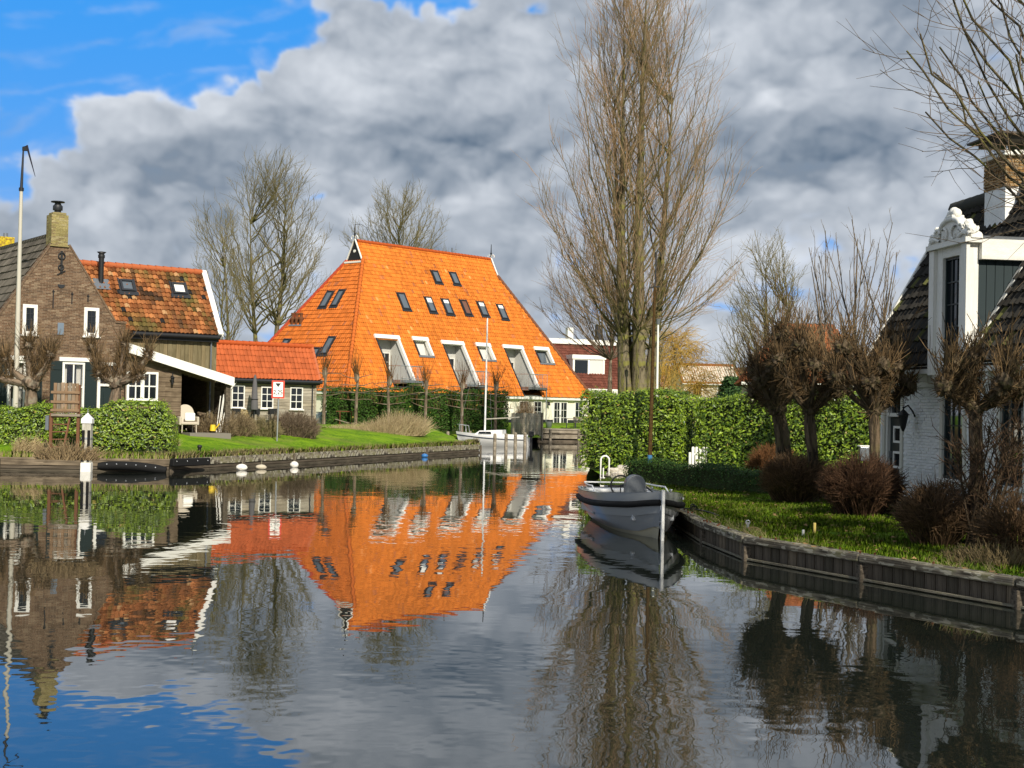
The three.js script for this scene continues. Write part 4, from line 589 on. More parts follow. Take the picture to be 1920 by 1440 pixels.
// ---------------------------------------------------------------- barn with the mossy tiled roof
{
  const fr = LF, t = thing('barn', 'plank barn with mottled mossy orange tile roof, two skylights and black stove pipe', 'barn', fr.o, fr.psi), zw = -1.2, ze = -0.95;
  const { a, e } = solveSlope(fr, [411, 629], ze, [379, 513]), S = V(0, Math.sin(a), -Math.cos(a)), N = V(0, Math.cos(a), Math.sin(a)), hit = (px, py) => { const h = fr.plane(px, py, N, V(0, e.y, ze)); return [h.x, (h.y - e.y) / Math.sin(a)]; };
  const x0 = hit(150, 497)[0] + 0.6, x1 = e.x, vr = hit(300, 506.5)[1], B = [V(0, e.y, ze), V(1, 0, 0), S, N];
  const moss = (u, v, h, r) => { const m = fbm(u * 0.8 + 3, v * 0.6, 4), dk = fbm(u * 1.3 + 40, v * 1.1, 4), f = (q) => (h * q) % 1, base = mix3([0.2, 0.07, 0.024], [0.4, 0.155, 0.055], f(7.3)), q = mix3(base, [0.13, 0.10, 0.03], clamp((m - 0.46) * 3.2 + (f(43.7) - 0.5) * 0.7)), s = 0.95 + (f(91.7) - 0.5) * 0.8, k = mix3(q, [0.05, 0.03, 0.018], clamp((dk - 0.47) * 3 + (f(61.3) - 0.6) * 0.9)); return f(331.1) < 0.03 ? [0.02, 0.02, 0.02] : f(517.3) < 0.05 ? [0.42, 0.24, 0.11] : k.map((c) => c * s); };
  const roof = part(t, 'roof', tileRoof(...B, vr, () => [[x0 - 1.2, x1 - 0.05]], 0.2, 0.24, 0.06, 0.05, moss, 21, 4), MT.tileOld);
  const zr = ze - vr * Math.cos(a), yr = e.y + vr * Math.sin(a);
  part(roof, 'roof_boards', merge([slab([V(x0 - 1.2, e.y - 0.06, ze), V(x1, e.y - 0.06, ze), V(x1, yr - 0.06, zr), V(x0 - 1.2, yr - 0.06, zr)], 0.08), slab([V(x1, e.y, zr - (ze - zr) - 0.0), V(x0 - 1.2, e.y, zr - (ze - zr)), V(x0 - 1.2, yr - 0.06, zr), V(x1, yr - 0.06, zr)], 0.08)]), mat([0.12, 0.06, 0.03], 0.9));
  part(roof, 'ridge_tiles', capRow(V(x0 - 1.2, yr + 0.04, zr), V(x1 - 0.05, yr + 0.04, zr), 0.14, 0.36), mat([0.4, 0.11, 0.04], 0.8));
  part(roof, 'barge_board', merge([bar(V(x1 + 0.06, e.y + 0.02, ze + 0.05), V(x1 + 0.06, yr + 0.12, zr), 0.24, 0.1), bar(V(x1 + 0.13, e.y - 0.12, ze + 0.02), V(x1 + 0.13, yr - 0.02, zr), 0.04, 0.24)]), MT.whiteOld);
  part(roof, 'gutter', merge([rod(V(x0 + 1, e.y - 0.1, ze + 0.06), V(x1 - 0.02, e.y - 0.1, ze + 0.06), 0.1), bx(x0 + 1, x1, e.y - 0.3, e.y - 0.08, zw + 0.02, ze - 0.02)]), MT.black);
  const cc = fr.z(240, 700, zw).x; const ox0 = fr.z(341, 740, 0.25).x, ox1 = fr.z(420, 740, 0.45).x, lx0 = fr.z(241, 645, 0.55), lx1 = fr.z(438.5, 709, 0.55), roofY = (x) => lerp(lx0.y, lx1.y, (x - lx0.x) / (lx1.x - lx0.x)) - 0.25, oy = roofY(ox0) - 0.1;
  part(t, 'wall', merge([bx(cc - 1, ox0, 0.4, e.y - 0.1, zw - 0.2, zw - 0.04), bx(ox1, x1 - 0.1, 0.4, e.y - 0.1, zw - 0.2, zw - 0.04), bx(ox0, ox1, oy, e.y - 0.1, zw - 0.2, zw - 0.04), prism([[zw - 0.05, 0.4], [zw - 0.05, e.y - 0.1], [zr, yr - 0.25], [2 * zr - zw, e.y - 0.1], [2 * zr - zw, 0.4]], -0.15, 0).rotateY(-Math.PI / 2).translate(x1 - 0.12, 0, 0)]), MT.plankOlive);
  const olive = [MT.plankOlive, mat([0.88, 0.88, 0.86], 0.85, { map: MT.plankOlive.map }), mat([1.12, 1.08, 1.05], 0.85, { map: MT.plankOlive.map })], n = Math.round((x1 - 0.12 - cc) / 0.19);
  for (let i = 0; i < n; i++) { const xa = lerp(cc, x1 - 0.12, i / n), xb = lerp(cc, x1 - 0.12, (i + 1) / n) - 0.012, xm = (xa + xb) / 2, g = uvm(bx(xa, xb, xm > ox0 && xm < ox1 ? roofY(xm) - 0.05 : 0.5, e.y - 0.12, zw - 0.038, zw + (i % 2) * 0.012)); const uv = g.attributes.uv; for (let j = 0; j < uv.count; j++) { const u = uv.getX(j); uv.setXY(j, uv.getY(j) * 0.5 + i * 0.37, u * 1.7 + i * 0.13); } part(t, 'plank', g, olive[i % 3]); }
  const dx = fr.z(394.5, 660, zw).x; part(t, 'drain_pipe', rod(V(dx, 0.6, zw + 0.07), V(dx, e.y - 0.1, zw + 0.07), 0.04), MT.zinc);
  const sk = (tl, tr, bl, o) => { const p = hit(...tl), q = hit(...tr), c = hit(...bl); skylight(t, B, p[0], q[0], c[1], (p[1] + q[1]) / 2, o); };
  sk([222, 527], [248, 528.5], [226, 547.5]); sk([319, 533], [345, 534.5], [323, 553], { blind: 0.98 });
  { const [u, v] = hit(189, 532), p = V(u, e.y + v * Math.sin(a), ze - v * Math.cos(a)), top = fr.z(189, 471, p.z).y; const g = part(t, 'stove_pipe', new THREE.LatheGeometry([[0.11, -0.4], [0.11, top - p.y - 0.3], [0.14, top - p.y - 0.28], [0.14, top - p.y - 0.16], [0.1, top - p.y - 0.12], [0.2, top - p.y - 0.03], [0, top - p.y]].map(([x, y]) => new THREE.Vector2(x, y)), 14).translate(p.x, p.y, p.z), MT.black); part(g, 'flashing', orient(bx(u - 0.33, u + 0.33, v - 0.35, v + 0.2, 0.06, 0.09), ...B), MT.zinc); }
}
// ---------------------------------------------------------------- lean-to with the white sloping verge
{
  const fr = LF, zf = 0.55, t = thing('lean_to', 'open lean-to with thick white sloping roof edge, plank wall and white double window', 'lean-to', fr.o, fr.psi);
  const p0 = fr.z(241, 645, zf), p1 = fr.z(438.5, 709, zf), q1 = fr.z(438.5, 724.5, zf), th = p1.y - q1.y, gy = 0.75;
  part(t, 'roof', prism([[p0.x, p0.y], [p0.x, p0.y - 0.1], [p1.x - 0.1, p1.y - 0.14], [p1.x - 0.1, p1.y - 0.02]], -1.14, zf - 0.004), mat([0.16, 0.15, 0.14], 0.9));
  part(t, 'verge_board', prism([[p0.x, p0.y + 0.03], [p0.x, p0.y - th], [p1.x, p1.y - th], [p1.x, p1.y + 0.03]], zf, zf + 0.07), MT.white); part(t, 'verge_board', bx(p1.x - 0.06, p1.x, q1.y, p1.y + 0.02, -1.1, zf - 0.006), MT.white);
  const wx0 = fr.z(237.5, 724, zf - 0.3), wx1 = fr.z(296, 724, zf - 0.3), wt = fr.z(266, 697, zf - 0.3).y, wb = fr.z(266, 751, zf - 0.3).y, xe = fr.z(340, 740, zf - 0.3).x, zw = zf - 0.3, yAt = (x) => lerp(p0.y, p1.y, (x - p0.x) / (p1.x - p0.x)) - th * 0.6;
  for (let i = 0; i < 14; i++) { const y0 = gy + i * 0.2, y1 = y0 + 0.185; for (const [a, b] of [[p0.x + 0.05, wx0.x], [wx1.x, xe]]) { let xb = b; while (xb > a && yAt(xb) < y1) xb -= 0.05; const inWin = y1 > wb && y0 < wt; const aa = !inWin && b === xe ? wx0.x : a; if (!inWin && b !== xe) continue; if (xb - aa < 0.1) continue; part(t, 'board', uvm(bx(aa, xb, y0, y1, zw - 0.05 - (i % 2) * 0.006, zw - 0.01), 0.7), MT.plankBrown); } }
  part(t, 'wall', prism([[p0.x + 0.05, gy - 0.4], [xe, gy - 0.4], [xe, yAt(xe)], [p0.x + 0.05, yAt(p0.x)]], zw - 0.12, zw - 0.07), MT.plankBrown);
  part(t, 'side_wall', bx(xe - 0.1, xe, gy - 0.3, yAt(xe), -1.14, zw - 0.06), MT.plankBrown);
  win(t, wx0.x, wx1.x, wb, wt, zw + 0.04, 4, 2, { f: 0.09, b: 0.05, mid: 0.16, sill: true, dep: 0.1 });
  const xr0 = fr.z(420, 740, zf - 0.1).x, xr1 = fr.z(431, 740, zf - 0.1).x; part(t, 'corner_post', uvm(bx(xr0 + 0.1, xr1 + 0.05, gy - 0.4, yAt(xr1), zf - 0.3, zf - 0.12)), MT.pile); part(t, 'side_wall', bx(xr1 - 0.02, xr1 + 0.04, gy - 0.4, yAt(xr1), -1.1, zf - 0.31), MT.pile);
  part(t, 'soffit', prism([[xe, yAt(xe)], [xe, yAt(xe) - 0.04], [xr0, yAt(xr0) - 0.04], [xr0, yAt(xr0)]], -1.1, zf - 0.02), mat([0.3, 0.24, 0.16], 0.85));
  part(t, 'floor', bx(xe, xr0, gy - 0.35, gy + 0.32, -1.14, zf + 0.7), mat([0.2, 0.18, 0.15], 0.9)); part(t, 'back_wall', uvm(merge([bx(xe - 0.4, xr0 + 0.3, gy - 0.3, yAt(xe) + 0.3, -5.2, -5.1), bx(xe - 0.4, xe - 0.3, gy - 0.3, yAt(xe) + 0.3, -5.1, -1.42), bx(xr0 + 0.2, xr0 + 0.3, gy - 0.3, yAt(xe) + 0.3, -5.1, -1.42), bx(xe - 0.3, xr0 + 0.2, yAt(xe) + 0.1, yAt(xe) + 0.2, -5.1, -1.42), bx(xe - 0.3, xr0 + 0.2, gy - 0.3, gy + 0.3, -5.1, -1.16)])), MT.plankBrown);
  const lp = fr.z(320.5, 715, zw); part(t, 'wall_lamp', merge([new THREE.CylinderGeometry(0.07, 0.045, 0.26, 6).translate(lp.x, lp.y, zw + 0.16), new THREE.ConeGeometry(0.11, 0.12, 6).translate(lp.x, lp.y + 0.19, zw + 0.16), bx(lp.x - 0.02, lp.x + 0.02, lp.y + 0.2, lp.y + 0.24, zw - 0.01, zw + 0.18), bx(lp.x - 0.015, lp.x + 0.015, lp.y + 0.24, lp.y + 0.36, zw + 0.15, zw + 0.18)]), MT.black);
}
// ---------------------------------------------------------------- weathered shed
const SF = new Frame(V(-10.05, 0, -72), 36 * Math.PI / 180);
{
  const fr = SF, gy = 1.0, t = thing('shed', 'weathered grey board shed with clean red-orange tile roof and three white windows', 'shed', fr.o, fr.psi), ze = 0.25;
  const { a, e } = solveSlope(fr, [601, 714], ze, [586, 652.5]), S = V(0, Math.sin(a), -Math.cos(a)), N = V(0, Math.cos(a), Math.sin(a)), B = [V(0, e.y, ze), V(1, 0, 0), S, N], hit = (px, py) => { const h = fr.plane(px, py, N, B[0]); return [h.x, (h.y - e.y) / Math.sin(a)]; };
  const vr = hit(500, 647)[1], xl = -7.6, xr = e.x, zr = ze - vr * Math.cos(a), yr = e.y + vr * Math.sin(a);
  const roof = part(t, 'roof', tileRoof(...B, vr, () => [[xl, xr - 0.02]], 0.21, 0.33, 0.055, 0.035, tileCol([0.42, 0.10, 0.032], 0.34), 33, 4), MT.tile);
  part(roof, 'roof_boards', merge([slab([V(xl, e.y - 0.05, ze), V(xr, e.y - 0.05, ze), V(xr, yr - 0.05, zr), V(xl, yr - 0.05, zr)], 0.06), slab([V(xr, e.y, 2 * zr - ze), V(xl, e.y, 2 * zr - ze), V(xl, yr - 0.05, zr), V(xr, yr - 0.05, zr)], 0.06)]), mat([0.22, 0.06, 0.02], 0.9));
  part(roof, 'ridge_tiles', capRow(V(xl, yr + 0.03, zr), V(xr, yr + 0.03, zr), 0.13, 0.36), mat([0.42, 0.08, 0.02], 0.7)); part(roof, 'verge_tiles', capRow(V(xr - 0.03, e.y + 0.05, ze), V(xr - 0.03, yr + 0.04, zr), 0.08, 0.33), mat([0.45, 0.13, 0.06], 0.7));
  part(roof, 'gutter', merge([rod(V(xl, e.y - 0.09, ze + 0.06), V(xr + 0.06, e.y - 0.09, ze + 0.06), 0.085), bx(xl, xr, e.y - 0.24, e.y - 0.07, 0.02, ze - 0.03)]), MT.dark);
  const xw = xr - 0.15, ws = [[434.5, 457.5, 722, 765], [489.5, 511.5, 725, 766], [544, 566.5, 726, 767.5]].map(([p, q, y1, y0]) => { const A = fr.z(p, y1, 0), C = fr.z(q, y0, 0); return [A.x, C.x, C.y, A.y]; });
  part(t, 'wall', merge([bx(xl + 0.2, xw - 0.05, 0.6, e.y - 0.1, -0.2, -0.06), prism([[0, 0.6], [0, e.y - 0.1], [zr, yr - 0.2], [2 * zr, e.y - 0.1], [2 * zr, 0.6]], -0.1, 0).rotateY(-Math.PI / 2).translate(xw - 0.01, 0, -0.06)]), MT.plankGrey2);
  const greys = [MT.plankGrey, MT.plankGrey2, MT.plankGrey3], bh = 0.165, r = rng(77);
  for (let y = gy - 0.1; y < e.y - 0.15; y += bh) { let x = xl + 0.2; const cuts = ws.filter((w) => y + bh > w[2] && y < w[3]); const segs = []; for (const w of cuts) { segs.push([x, w[0]]); x = w[1]; } segs.push([x, xw]); for (const [p, q] of segs) { const g = uvm(bx(p, q, y, y + bh - 0.014, -0.058, r() * 0.014 - 0.006), 1); const uv = g.attributes.uv, o1 = r() * 3, o2 = r() * 3; for (let j = 0; j < uv.count; j++) uv.setXY(j, uv.getX(j) * 0.4 + o1, uv.getY(j) * 1.3 + o2); part(t, 'board', g, greys[Math.floor(r() * 3)]); } }
  for (const w of ws) win(t, w[0], w[1], w[2], w[3], 0.05, 2, 3, { f: 0.05, b: 0.035, sill: true, dep: 0.1 });
  part(t, 'corner_board', bx(xw - 0.06, xw + 0.05, 0.7, e.y - 0.12, -0.1, 0.03), MT.plankGrey2); const dx = xw - 0.2; part(t, 'drain_pipe', rod(V(dx, 0.8, 0.06), V(dx, e.y - 0.1, 0.06), 0.035), MT.dark); part(t, 'drain_pipe', pipe([V(ws[0][0] - 0.1, e.y - 1.5, 0.1), V(ws[0][0] - 0.1, e.y - 0.55, 0.1), V(ws[0][0] + 0.15, e.y - 0.2, 0.2)], 0.035), MT.white);
}
// ---------------------------------------------------------------- white house on the right bank
const RF = new Frame(V(8.38, 0, -30), -82.8 * Math.PI / 180);
{
  const fr = RF, gy = 0.46, t = thing('white_house', 'white painted brick house with dark tiled roof, ornate dormer and tall brick chimney', 'house', fr.o, fr.psi);
  const R = (a, b, y1, y0, z = 0) => { const p = fr.z(a, y1, z), q = fr.z(b, y0, z); return [p.x, q.x, q.y, p.y]; };
  const yc = fr.z(1700, 699, 0).y, xl = fr.z(1649, 800, 0).x, xr = 9.5, zin = -0.25, plinth = 0.75;
  const door = R(1661, 1686.5, 730, 940), w1 = R(1769, 1804, 730, 901), w2 = R(1877, 1918.5, 728, 915); door[2] = gy + 0.12; const w3 = [w2[0] + 2.4, w2[1] + 2.4, w2[2], w2[3]], holes = [door, w1, w2, w3];
  const whiteWall = mat(0xffffff, 0.7, { map: rep(mottle([0.7, 0.7, 0.67], [0.86, 0.86, 0.83], 6, 50, 1.2), 0.5), bumpMap: rep(noiseT, 2), bumpScale: 0.006 });
  part(t, 'wall', uvm(prismH([[xl, 0.2], [xr, 0.2], [xr, yc], [xl, yc]], holes, zin, -0.022)), whiteWall); part(t, 'end_wall', uvm(merge([bx(xl, xl + 0.25, 0.2, yc, -8.5, zin), bx(xr - 0.25, xr, 0.2, yc, -8.5, zin)])), whiteWall);
  // painted bricks standing proud of their joints; the ones between door and window one by one
  { const r = rng(5), rest = [], BL = 0.215, BH = 0.0625, geos = [0, 1, 2, 3].map((k) => rbx(0, BL - 0.014, 0, BH - 0.013, -0.03, -0.008 + k * 0.0035, 0.006)); let n = 0; const mats = [whiteWall, mat([0.93, 0.93, 0.94], 0.7, { map: whiteWall.map }), mat([0.85, 0.86, 0.86], 0.72, { map: whiteWall.map })];
    for (let j = 0; plinth + j * BH < yc - 0.32; j++) for (let i = -1; xl + i * BL < xr - 0.3; i++) { const x = xl + 0.02 + i * BL + (j % 2) * BL / 2, y = plinth + j * BH; if (x < xl || x + BL > xr) continue; if (holes.some((h) => x + BL > h[0] - 0.1 && x < h[1] + 0.1 && y + BH > h[2] - 0.1 && y < h[3] + 0.1)) continue; const g = geos[Math.floor(r() * 4)]; if (x > door[1] && x < w1[0] && n < 296 && y > 0.95) { const m = part(t, 'brick', g, mats[Math.floor(r() * 3)]); m.position.set(x, y, 0); n++; } else rest.push(g.clone().translate(x, y, 0)); }
    const b = part(t, 'brickwork', uvm(merge(rest)), whiteWall); b.userData.kind = 'stuff'; }
  part(t, 'plinth', bx(xl - 0.02, xr, 0.15, plinth - 0.01, -0.2, 0.02), MT.black);
  part(t, 'cornice', merge([bx(xl - 0.1, xr, yc - 0.06, yc + 0.1, -0.1, 0.3), bx(xl - 0.05, xr, yc - 0.32, yc - 0.064, -0.02, 0.05)]), MT.whiteOld); for (let x = xl + 0.3; x < xr; x += 0.75) part(t, 'bracket', rbx(x, x + 0.09, yc - 0.22, yc - 0.063, 0.052, 0.24, 0.01), MT.whiteOld);
  const frame = (q) => part(t, 'surround', merge([bx(q[0] - 0.12, q[0], q[2] - 0.1, q[3] + 0.1, -0.02, 0.02), bx(q[1], q[1] + 0.12, q[2] - 0.1, q[3] + 0.1, -0.02, 0.02), bx(q[0], q[1], q[3], q[3] + 0.1, -0.02, 0.02)]), mat([0.6, 0.58, 0.5], 0.6));
  part(t, 'room', merge([bx(xl + 0.26, xr - 0.26, 0.3, yc + 0.1, -5.1, -5), bx(xl + 0.26, xr - 0.26, yc - 0.02, yc + 0.05, -5, -0.27), bx(xl + 0.26, xr - 0.26, 0.25, gy, -5, -0.27)]), MT.room);
  for (const q of [w1, w2, w3]) { frame(q); const g = win(t, q[0], q[1], q[2], q[3], -0.03, 3, 5, { f: 0.06, b: 0.026, m: MT.darkGreen, g: MT.glassClear, dep: 0.1 }); part(g, 'sill', bx(q[0] - 0.1, q[1] + 0.1, q[2] - 0.08, q[2] - 0.002, -0.05, 0.08), MT.whiteOld); part(g, 'curtain', pipeCurtain(q[0] + 0.1, q[0] + (q[1] - q[0]) * (q === w2 ? 0.9 : 0.45), q[2] + 0.9, q[3] - 0.35, -0.35), q === w2 ? MT.curtain : mat([0.45, 0.12, 0.1], 0.9)); if (q === w1) part(g, 'curtain', pipeCurtain(q[0] + 0.12, q[1] - 0.1, q[2] + 1.0, q[2] + 1.5, -0.3), MT.curtain); }
  { const [a, b, c, d] = door; frame(door); const g = part(t, 'door', bx(a + 0.06, b - 0.06, c, d - 0.62, -0.16, -0.1), MT.darkGreen); part(g, 'frame', merge([bx(a, a + 0.06, c, d, -0.2, -0.03), bx(b - 0.06, b, c, d, -0.2, -0.03), bx(a + 0.06, b - 0.06, d - 0.6, d - 0.52, -0.2, -0.03), bx(a + 0.06, b - 0.06, d - 0.06, d, -0.2, -0.03)]), MT.whiteOld); part(g, 'transom_pane', bx(a + 0.06, b - 0.06, d - 0.52, d - 0.06, -0.14, -0.13), MT.glass); part(g, 'transom_bar', merge([0.25, 0.5, 0.75].map((k) => bx(lerp(a, b, k) - 0.012, lerp(a, b, k) + 0.012, d - 0.52, d - 0.06, -0.13, -0.11))), MT.darkGreen);
    const hh = d - 0.62 - c; for (let k = 0; k < 3; k++) { const y0 = c + hh * (0.1 + k * 0.3), y1 = y0 + hh * 0.2, p = part(g, 'door_light', merge([bx(a + 0.28, b - 0.14, y0, y0 + 0.05, -0.1, -0.07), bx(a + 0.28, b - 0.14, y1 - 0.05, y1, -0.1, -0.07), bx(a + 0.28, a + 0.33, y0 + 0.05, y1 - 0.05, -0.1, -0.07), bx(b - 0.19, b - 0.14, y0 + 0.05, y1 - 0.05, -0.1, -0.07)]), MT.white); part(p, 'pane', bx(a + 0.33, b - 0.19, y0 + 0.05, y1 - 0.05, -0.099, -0.092), MT.glass); } part(g, 'handle', bx(a + 0.1, a + 0.14, c + 0.95, c + 1.1, -0.1, -0.04), MT.steel); }
  { const z = 0.26, p = fr.z(1693.5, 790, z), y = p.y, x = p.x, g = part(t, 'wall_lantern', merge([new THREE.CylinderGeometry(0.115, 0.06, 0.26, 6, 1, true).translate(x, y, z), new THREE.ConeGeometry(0.15, 0.14, 6).translate(x, y + 0.2, z), new THREE.SphereGeometry(0.025, 8, 6).translate(x, y + 0.29, z), new THREE.CylinderGeometry(0.06, 0.02, 0.08, 6).translate(x, y - 0.17, z)]), MT.black); part(g, 'bracket', pipe([V(x, y + 0.1, 0), V(x, y + 0.22, 0.06), V(x, y + 0.34, 0.16), V(x, y + 0.28, z)], 0.018, 6), MT.black); }
  // roof
  const ze = 0.32, sl = solveSlope(fr, [1683, 684], ze, [1752, 524]), a = clamp(sl.a, 0.78, 1.05), ey = yc + 0.1, S = V(0, Math.sin(a), -Math.cos(a)), N = V(0, Math.cos(a), Math.sin(a)), B = [V(0, ey, ze), V(1, 0, 0), S, N], hit = (px, py) => { const h = fr.plane(px, py, N, B[0]); return [h.x, (h.y - ey) / Math.sin(a)]; };
  const vr = Math.max(4.2, hit(1905, 372)[1]), rx0 = xl - 0.15, zr = ze - vr * Math.cos(a), yr = ey + vr * Math.sin(a);
  const d0 = fr.z(1749, 600, 0.34).x, d1 = fr.z(1814, 600, 0.34).x, dTop = fr.z(1785, 458, 0.34).y, vD = (dTop - ey) / Math.sin(a);
  const roof = part(t, 'roof', tileRoof(...B, vr, (v) => (v < vD - 0.1 ? cut([[rx0, xr]], d0 + 0.1, d1 - 0.1) : [[rx0, xr]]), 0.22, 0.3, 0.055, 0.05, tileCol([0.034, 0.031, 0.026], 0.8, [[0.12, [0.09, 0.09, 0.03]], [0.1, [0.11, 0.075, 0.05]]]), 44, 4), MT.tileOld);
  part(roof, 'roof_boards', merge([slab([V(rx0, ey - 0.05, ze), V(d0 + 0.1, ey - 0.05, ze), V(d0 + 0.1, yr - 0.05, zr), V(rx0, yr - 0.05, zr)], 0.08), slab([V(d1 - 0.1, ey - 0.05, ze), V(xr, ey - 0.05, ze), V(xr, yr - 0.05, zr), V(d1 - 0.1, yr - 0.05, zr)], 0.08), slab([V(xr, ey - 0.05, 2 * zr - ze), V(rx0, ey - 0.05, 2 * zr - ze), V(rx0, yr - 0.05, zr), V(xr, yr - 0.05, zr)], 0.08)]), mat([0.04, 0.035, 0.03], 0.95));
  part(roof, 'ridge_tiles', capRow(V(rx0, yr + 0.04, zr), V(xr, yr + 0.04, zr), 0.16, 0.36), mat([0.05, 0.05, 0.042], 0.9)); part(roof, 'barge_board', bar(V(rx0 - 0.05, ey, ze), V(rx0 - 0.05, yr, zr), 0.08, 0.22), MT.whiteOld);
  part(t, 'gable_wall', uvm(prism([[ze - 0.4, yc - 0.3], [zr, yr - 0.2], [2 * zr - ze, yc - 0.3]], -0.2, 0).rotateY(-Math.PI / 2).translate(xl, 0, 0)), whiteWall);
  // dormer
  const fy0 = ey - 0.25, fz = 0.34, dw = d1 - d0, q0 = fr.z(1768, 485, fz), q1 = fr.z(1797, 600, fz), pt = fr.z(1781, 401, fz).y, xm = (d0 + d1) / 2;
  const front = part(t, 'dormer', merge([bx(d0, q0.x, fy0, dTop, fz - 0.2, fz), bx(q1.x, d1, fy0, dTop, fz - 0.2, fz), bx(q0.x, q1.x, q0.y, dTop, fz - 0.2, fz), bx(d0 - 0.06, d0 + 0.16, fy0 + 0.05, dTop - 0.06, fz + 0.001, fz + 0.07), bx(d1 - 0.16, d1 + 0.06, fy0 + 0.05, dTop - 0.06, fz + 0.001, fz + 0.07), bx(q0.x, q1.x, fy0, fy0 + 0.5, fz - 0.2, fz), bx(d0 - 0.12, d1 + 0.12, dTop - 0.05, dTop + 0.05, fz - 0.22, fz + 0.12)]), MT.whiteOld);
  win(front, q0.x, q1.x, fy0 + 0.5, q0.y, fz - 0.06, 3, 4, { f: 0.05, b: 0.028, m: MT.darkGreen });
  { // curved pediment with scrolls and a crowning block
    const s = new THREE.Shape(), h = pt - dTop, w = dw / 2 + 0.12; s.moveTo(-w, 0.05); s.lineTo(w, 0.05); s.bezierCurveTo(w, 0.05 + h * 0.25, w * 0.55, h * 0.25, w * 0.5, h * 0.5); s.bezierCurveTo(w * 0.42, h * 0.8, w * 0.2, h * 0.72, w * 0.17, h * 0.8); s.lineTo(-w * 0.17, h * 0.8); s.bezierCurveTo(-w * 0.2, h * 0.72, -w * 0.42, h * 0.8, -w * 0.5, h * 0.5); s.bezierCurveTo(-w * 0.55, h * 0.25, -w, 0.05 + h * 0.25, -w, 0.05);
    const pd = part(front, 'pediment', new THREE.ExtrudeGeometry(s, { depth: 0.2, bevelEnabled: true, bevelSize: 0.02, bevelThickness: 0.02, bevelSegments: 2 }).translate(xm, dTop, fz - 0.2), MT.whiteOld);
    const edge = s.getPoints(10).slice(2).map((p) => V(xm + p.x, dTop + p.y, fz + 0.02)); const T = new Tubes(); T.add(edge, () => 0.055, 6); for (const sx of [-1, 1]) { T.add([...Array(12)].map((_, i) => { const q = i / 11 * 5.2, rr = 0.13 - i * 0.008; return V(xm + sx * (w * 0.55 + rr * Math.cos(q)), dTop + h * 0.38 + rr * Math.sin(q), fz + 0.05); }), taper(0.035, 0.018), 6); T.add([...Array(12)].map((_, i) => { const q = i / 11 * 5.5, rr = 0.16 - i * 0.01; return V(xm + sx * (w * 0.24 + rr * Math.cos(q + 1)), dTop + h * 0.3 + rr * Math.sin(q + 1), fz + 0.05); }), taper(0.03, 0.015), 6); T.add([V(xm + sx * w * 0.9, dTop + 0.12, fz + 0.05), V(xm + sx * w * 0.7, dTop + 0.16, fz + 0.06), V(xm + sx * w * 0.45, dTop + 0.1, fz + 0.05)], () => 0.03, 6); }
    part(front, 'carving', T.geo(), MT.whiteOld); part(front, 'crest', merge([rbx(xm - w * 0.17, xm + w * 0.17, dTop + h * 0.78, dTop + h * 0.93, fz - 0.2, fz + 0.06, 0.02), new THREE.SphereGeometry(0.1, 10, 8).translate(xm - 0.1, dTop + h * 0.98, fz - 0.06), new THREE.SphereGeometry(0.1, 10, 8).translate(xm + 0.1, dTop + h * 0.98, fz - 0.06), new THREE.SphereGeometry(0.1, 10, 8).translate(xm, dTop + h * 1.04, fz - 0.06)]), MT.whiteOld);
    for (const sx of [-1, 1]) part(front, 'shoulder_scroll', merge([knob(V(xm + sx * w * 0.9, dTop + 0.18, fz - 0.05), 0.12, 4 + sx, 0.4), knob(V(xm + sx * w * 0.75, dTop + 0.32, fz - 0.05), 0.09, 6 + sx, 0.4)]), MT.whiteOld); pd.name = 'pediment'; }
  const zb = ze - (vD + 0.15) * Math.cos(a); const fh = 0.36;
  const planks = Math.round((fz - 0.2 - zb) / 0.18), boardM = mat([0.03, 0.042, 0.045], 0.6); for (const [x, s] of [[d1, 1], [d0, -1]]) for (let i = 0; i < planks; i++) { const za = lerp(fz - 0.2, zb, i / planks), zc = lerp(fz - 0.2, zb, (i + 1) / planks) + 0.012, yb = ey + (ze - za) * Math.tan(a) - 0.1; if (yb < dTop - 0.05) part(front, 'cheek_board', bx(x - s * 0.08, x - s * 0.02, yb, dTop - 0.03, zc, za), boardM); }
  for (const [x, s] of [[d1, 1], [d0, -1]]) part(front, 'cheek_fascia', bx(x - s * 0.02, x + s * 0.12, dTop - fh, dTop + 0.02, zb - 0.05, fz - 0.205), MT.whiteOld); part(front, 'flat_roof', bx(d0 - 0.1, d1 + 0.1, dTop + 0.022, dTop + 0.08, zb - 0.1, fz - 0.23), MT.zinc);
  part(front, 'flashing', merge([bar(V(d1 + 0.08, ey + 0.12, ze), V(d1 + 0.08, dTop - 0.1, zb + 0.18), 0.14, 0.05)]), MT.whiteOld);
  // chimney on the ridge
  const cx0 = fr.z(1847, 330, zr + 0.45).x, cx1 = fr.x ? cx0 + 0.95 : 0, ct = fr.z(1890, 278, zr + 0.5).y, cb = yr - 0.9, ybr = fr.z(1880, 349, zr + 0.5).y, ch = part(t, 'chimney', uvm(merge([bx(cx0 + 0.02, cx1 - 0.02, cb, ybr, zr - 0.46, zr + 0.46)])), whiteWall);
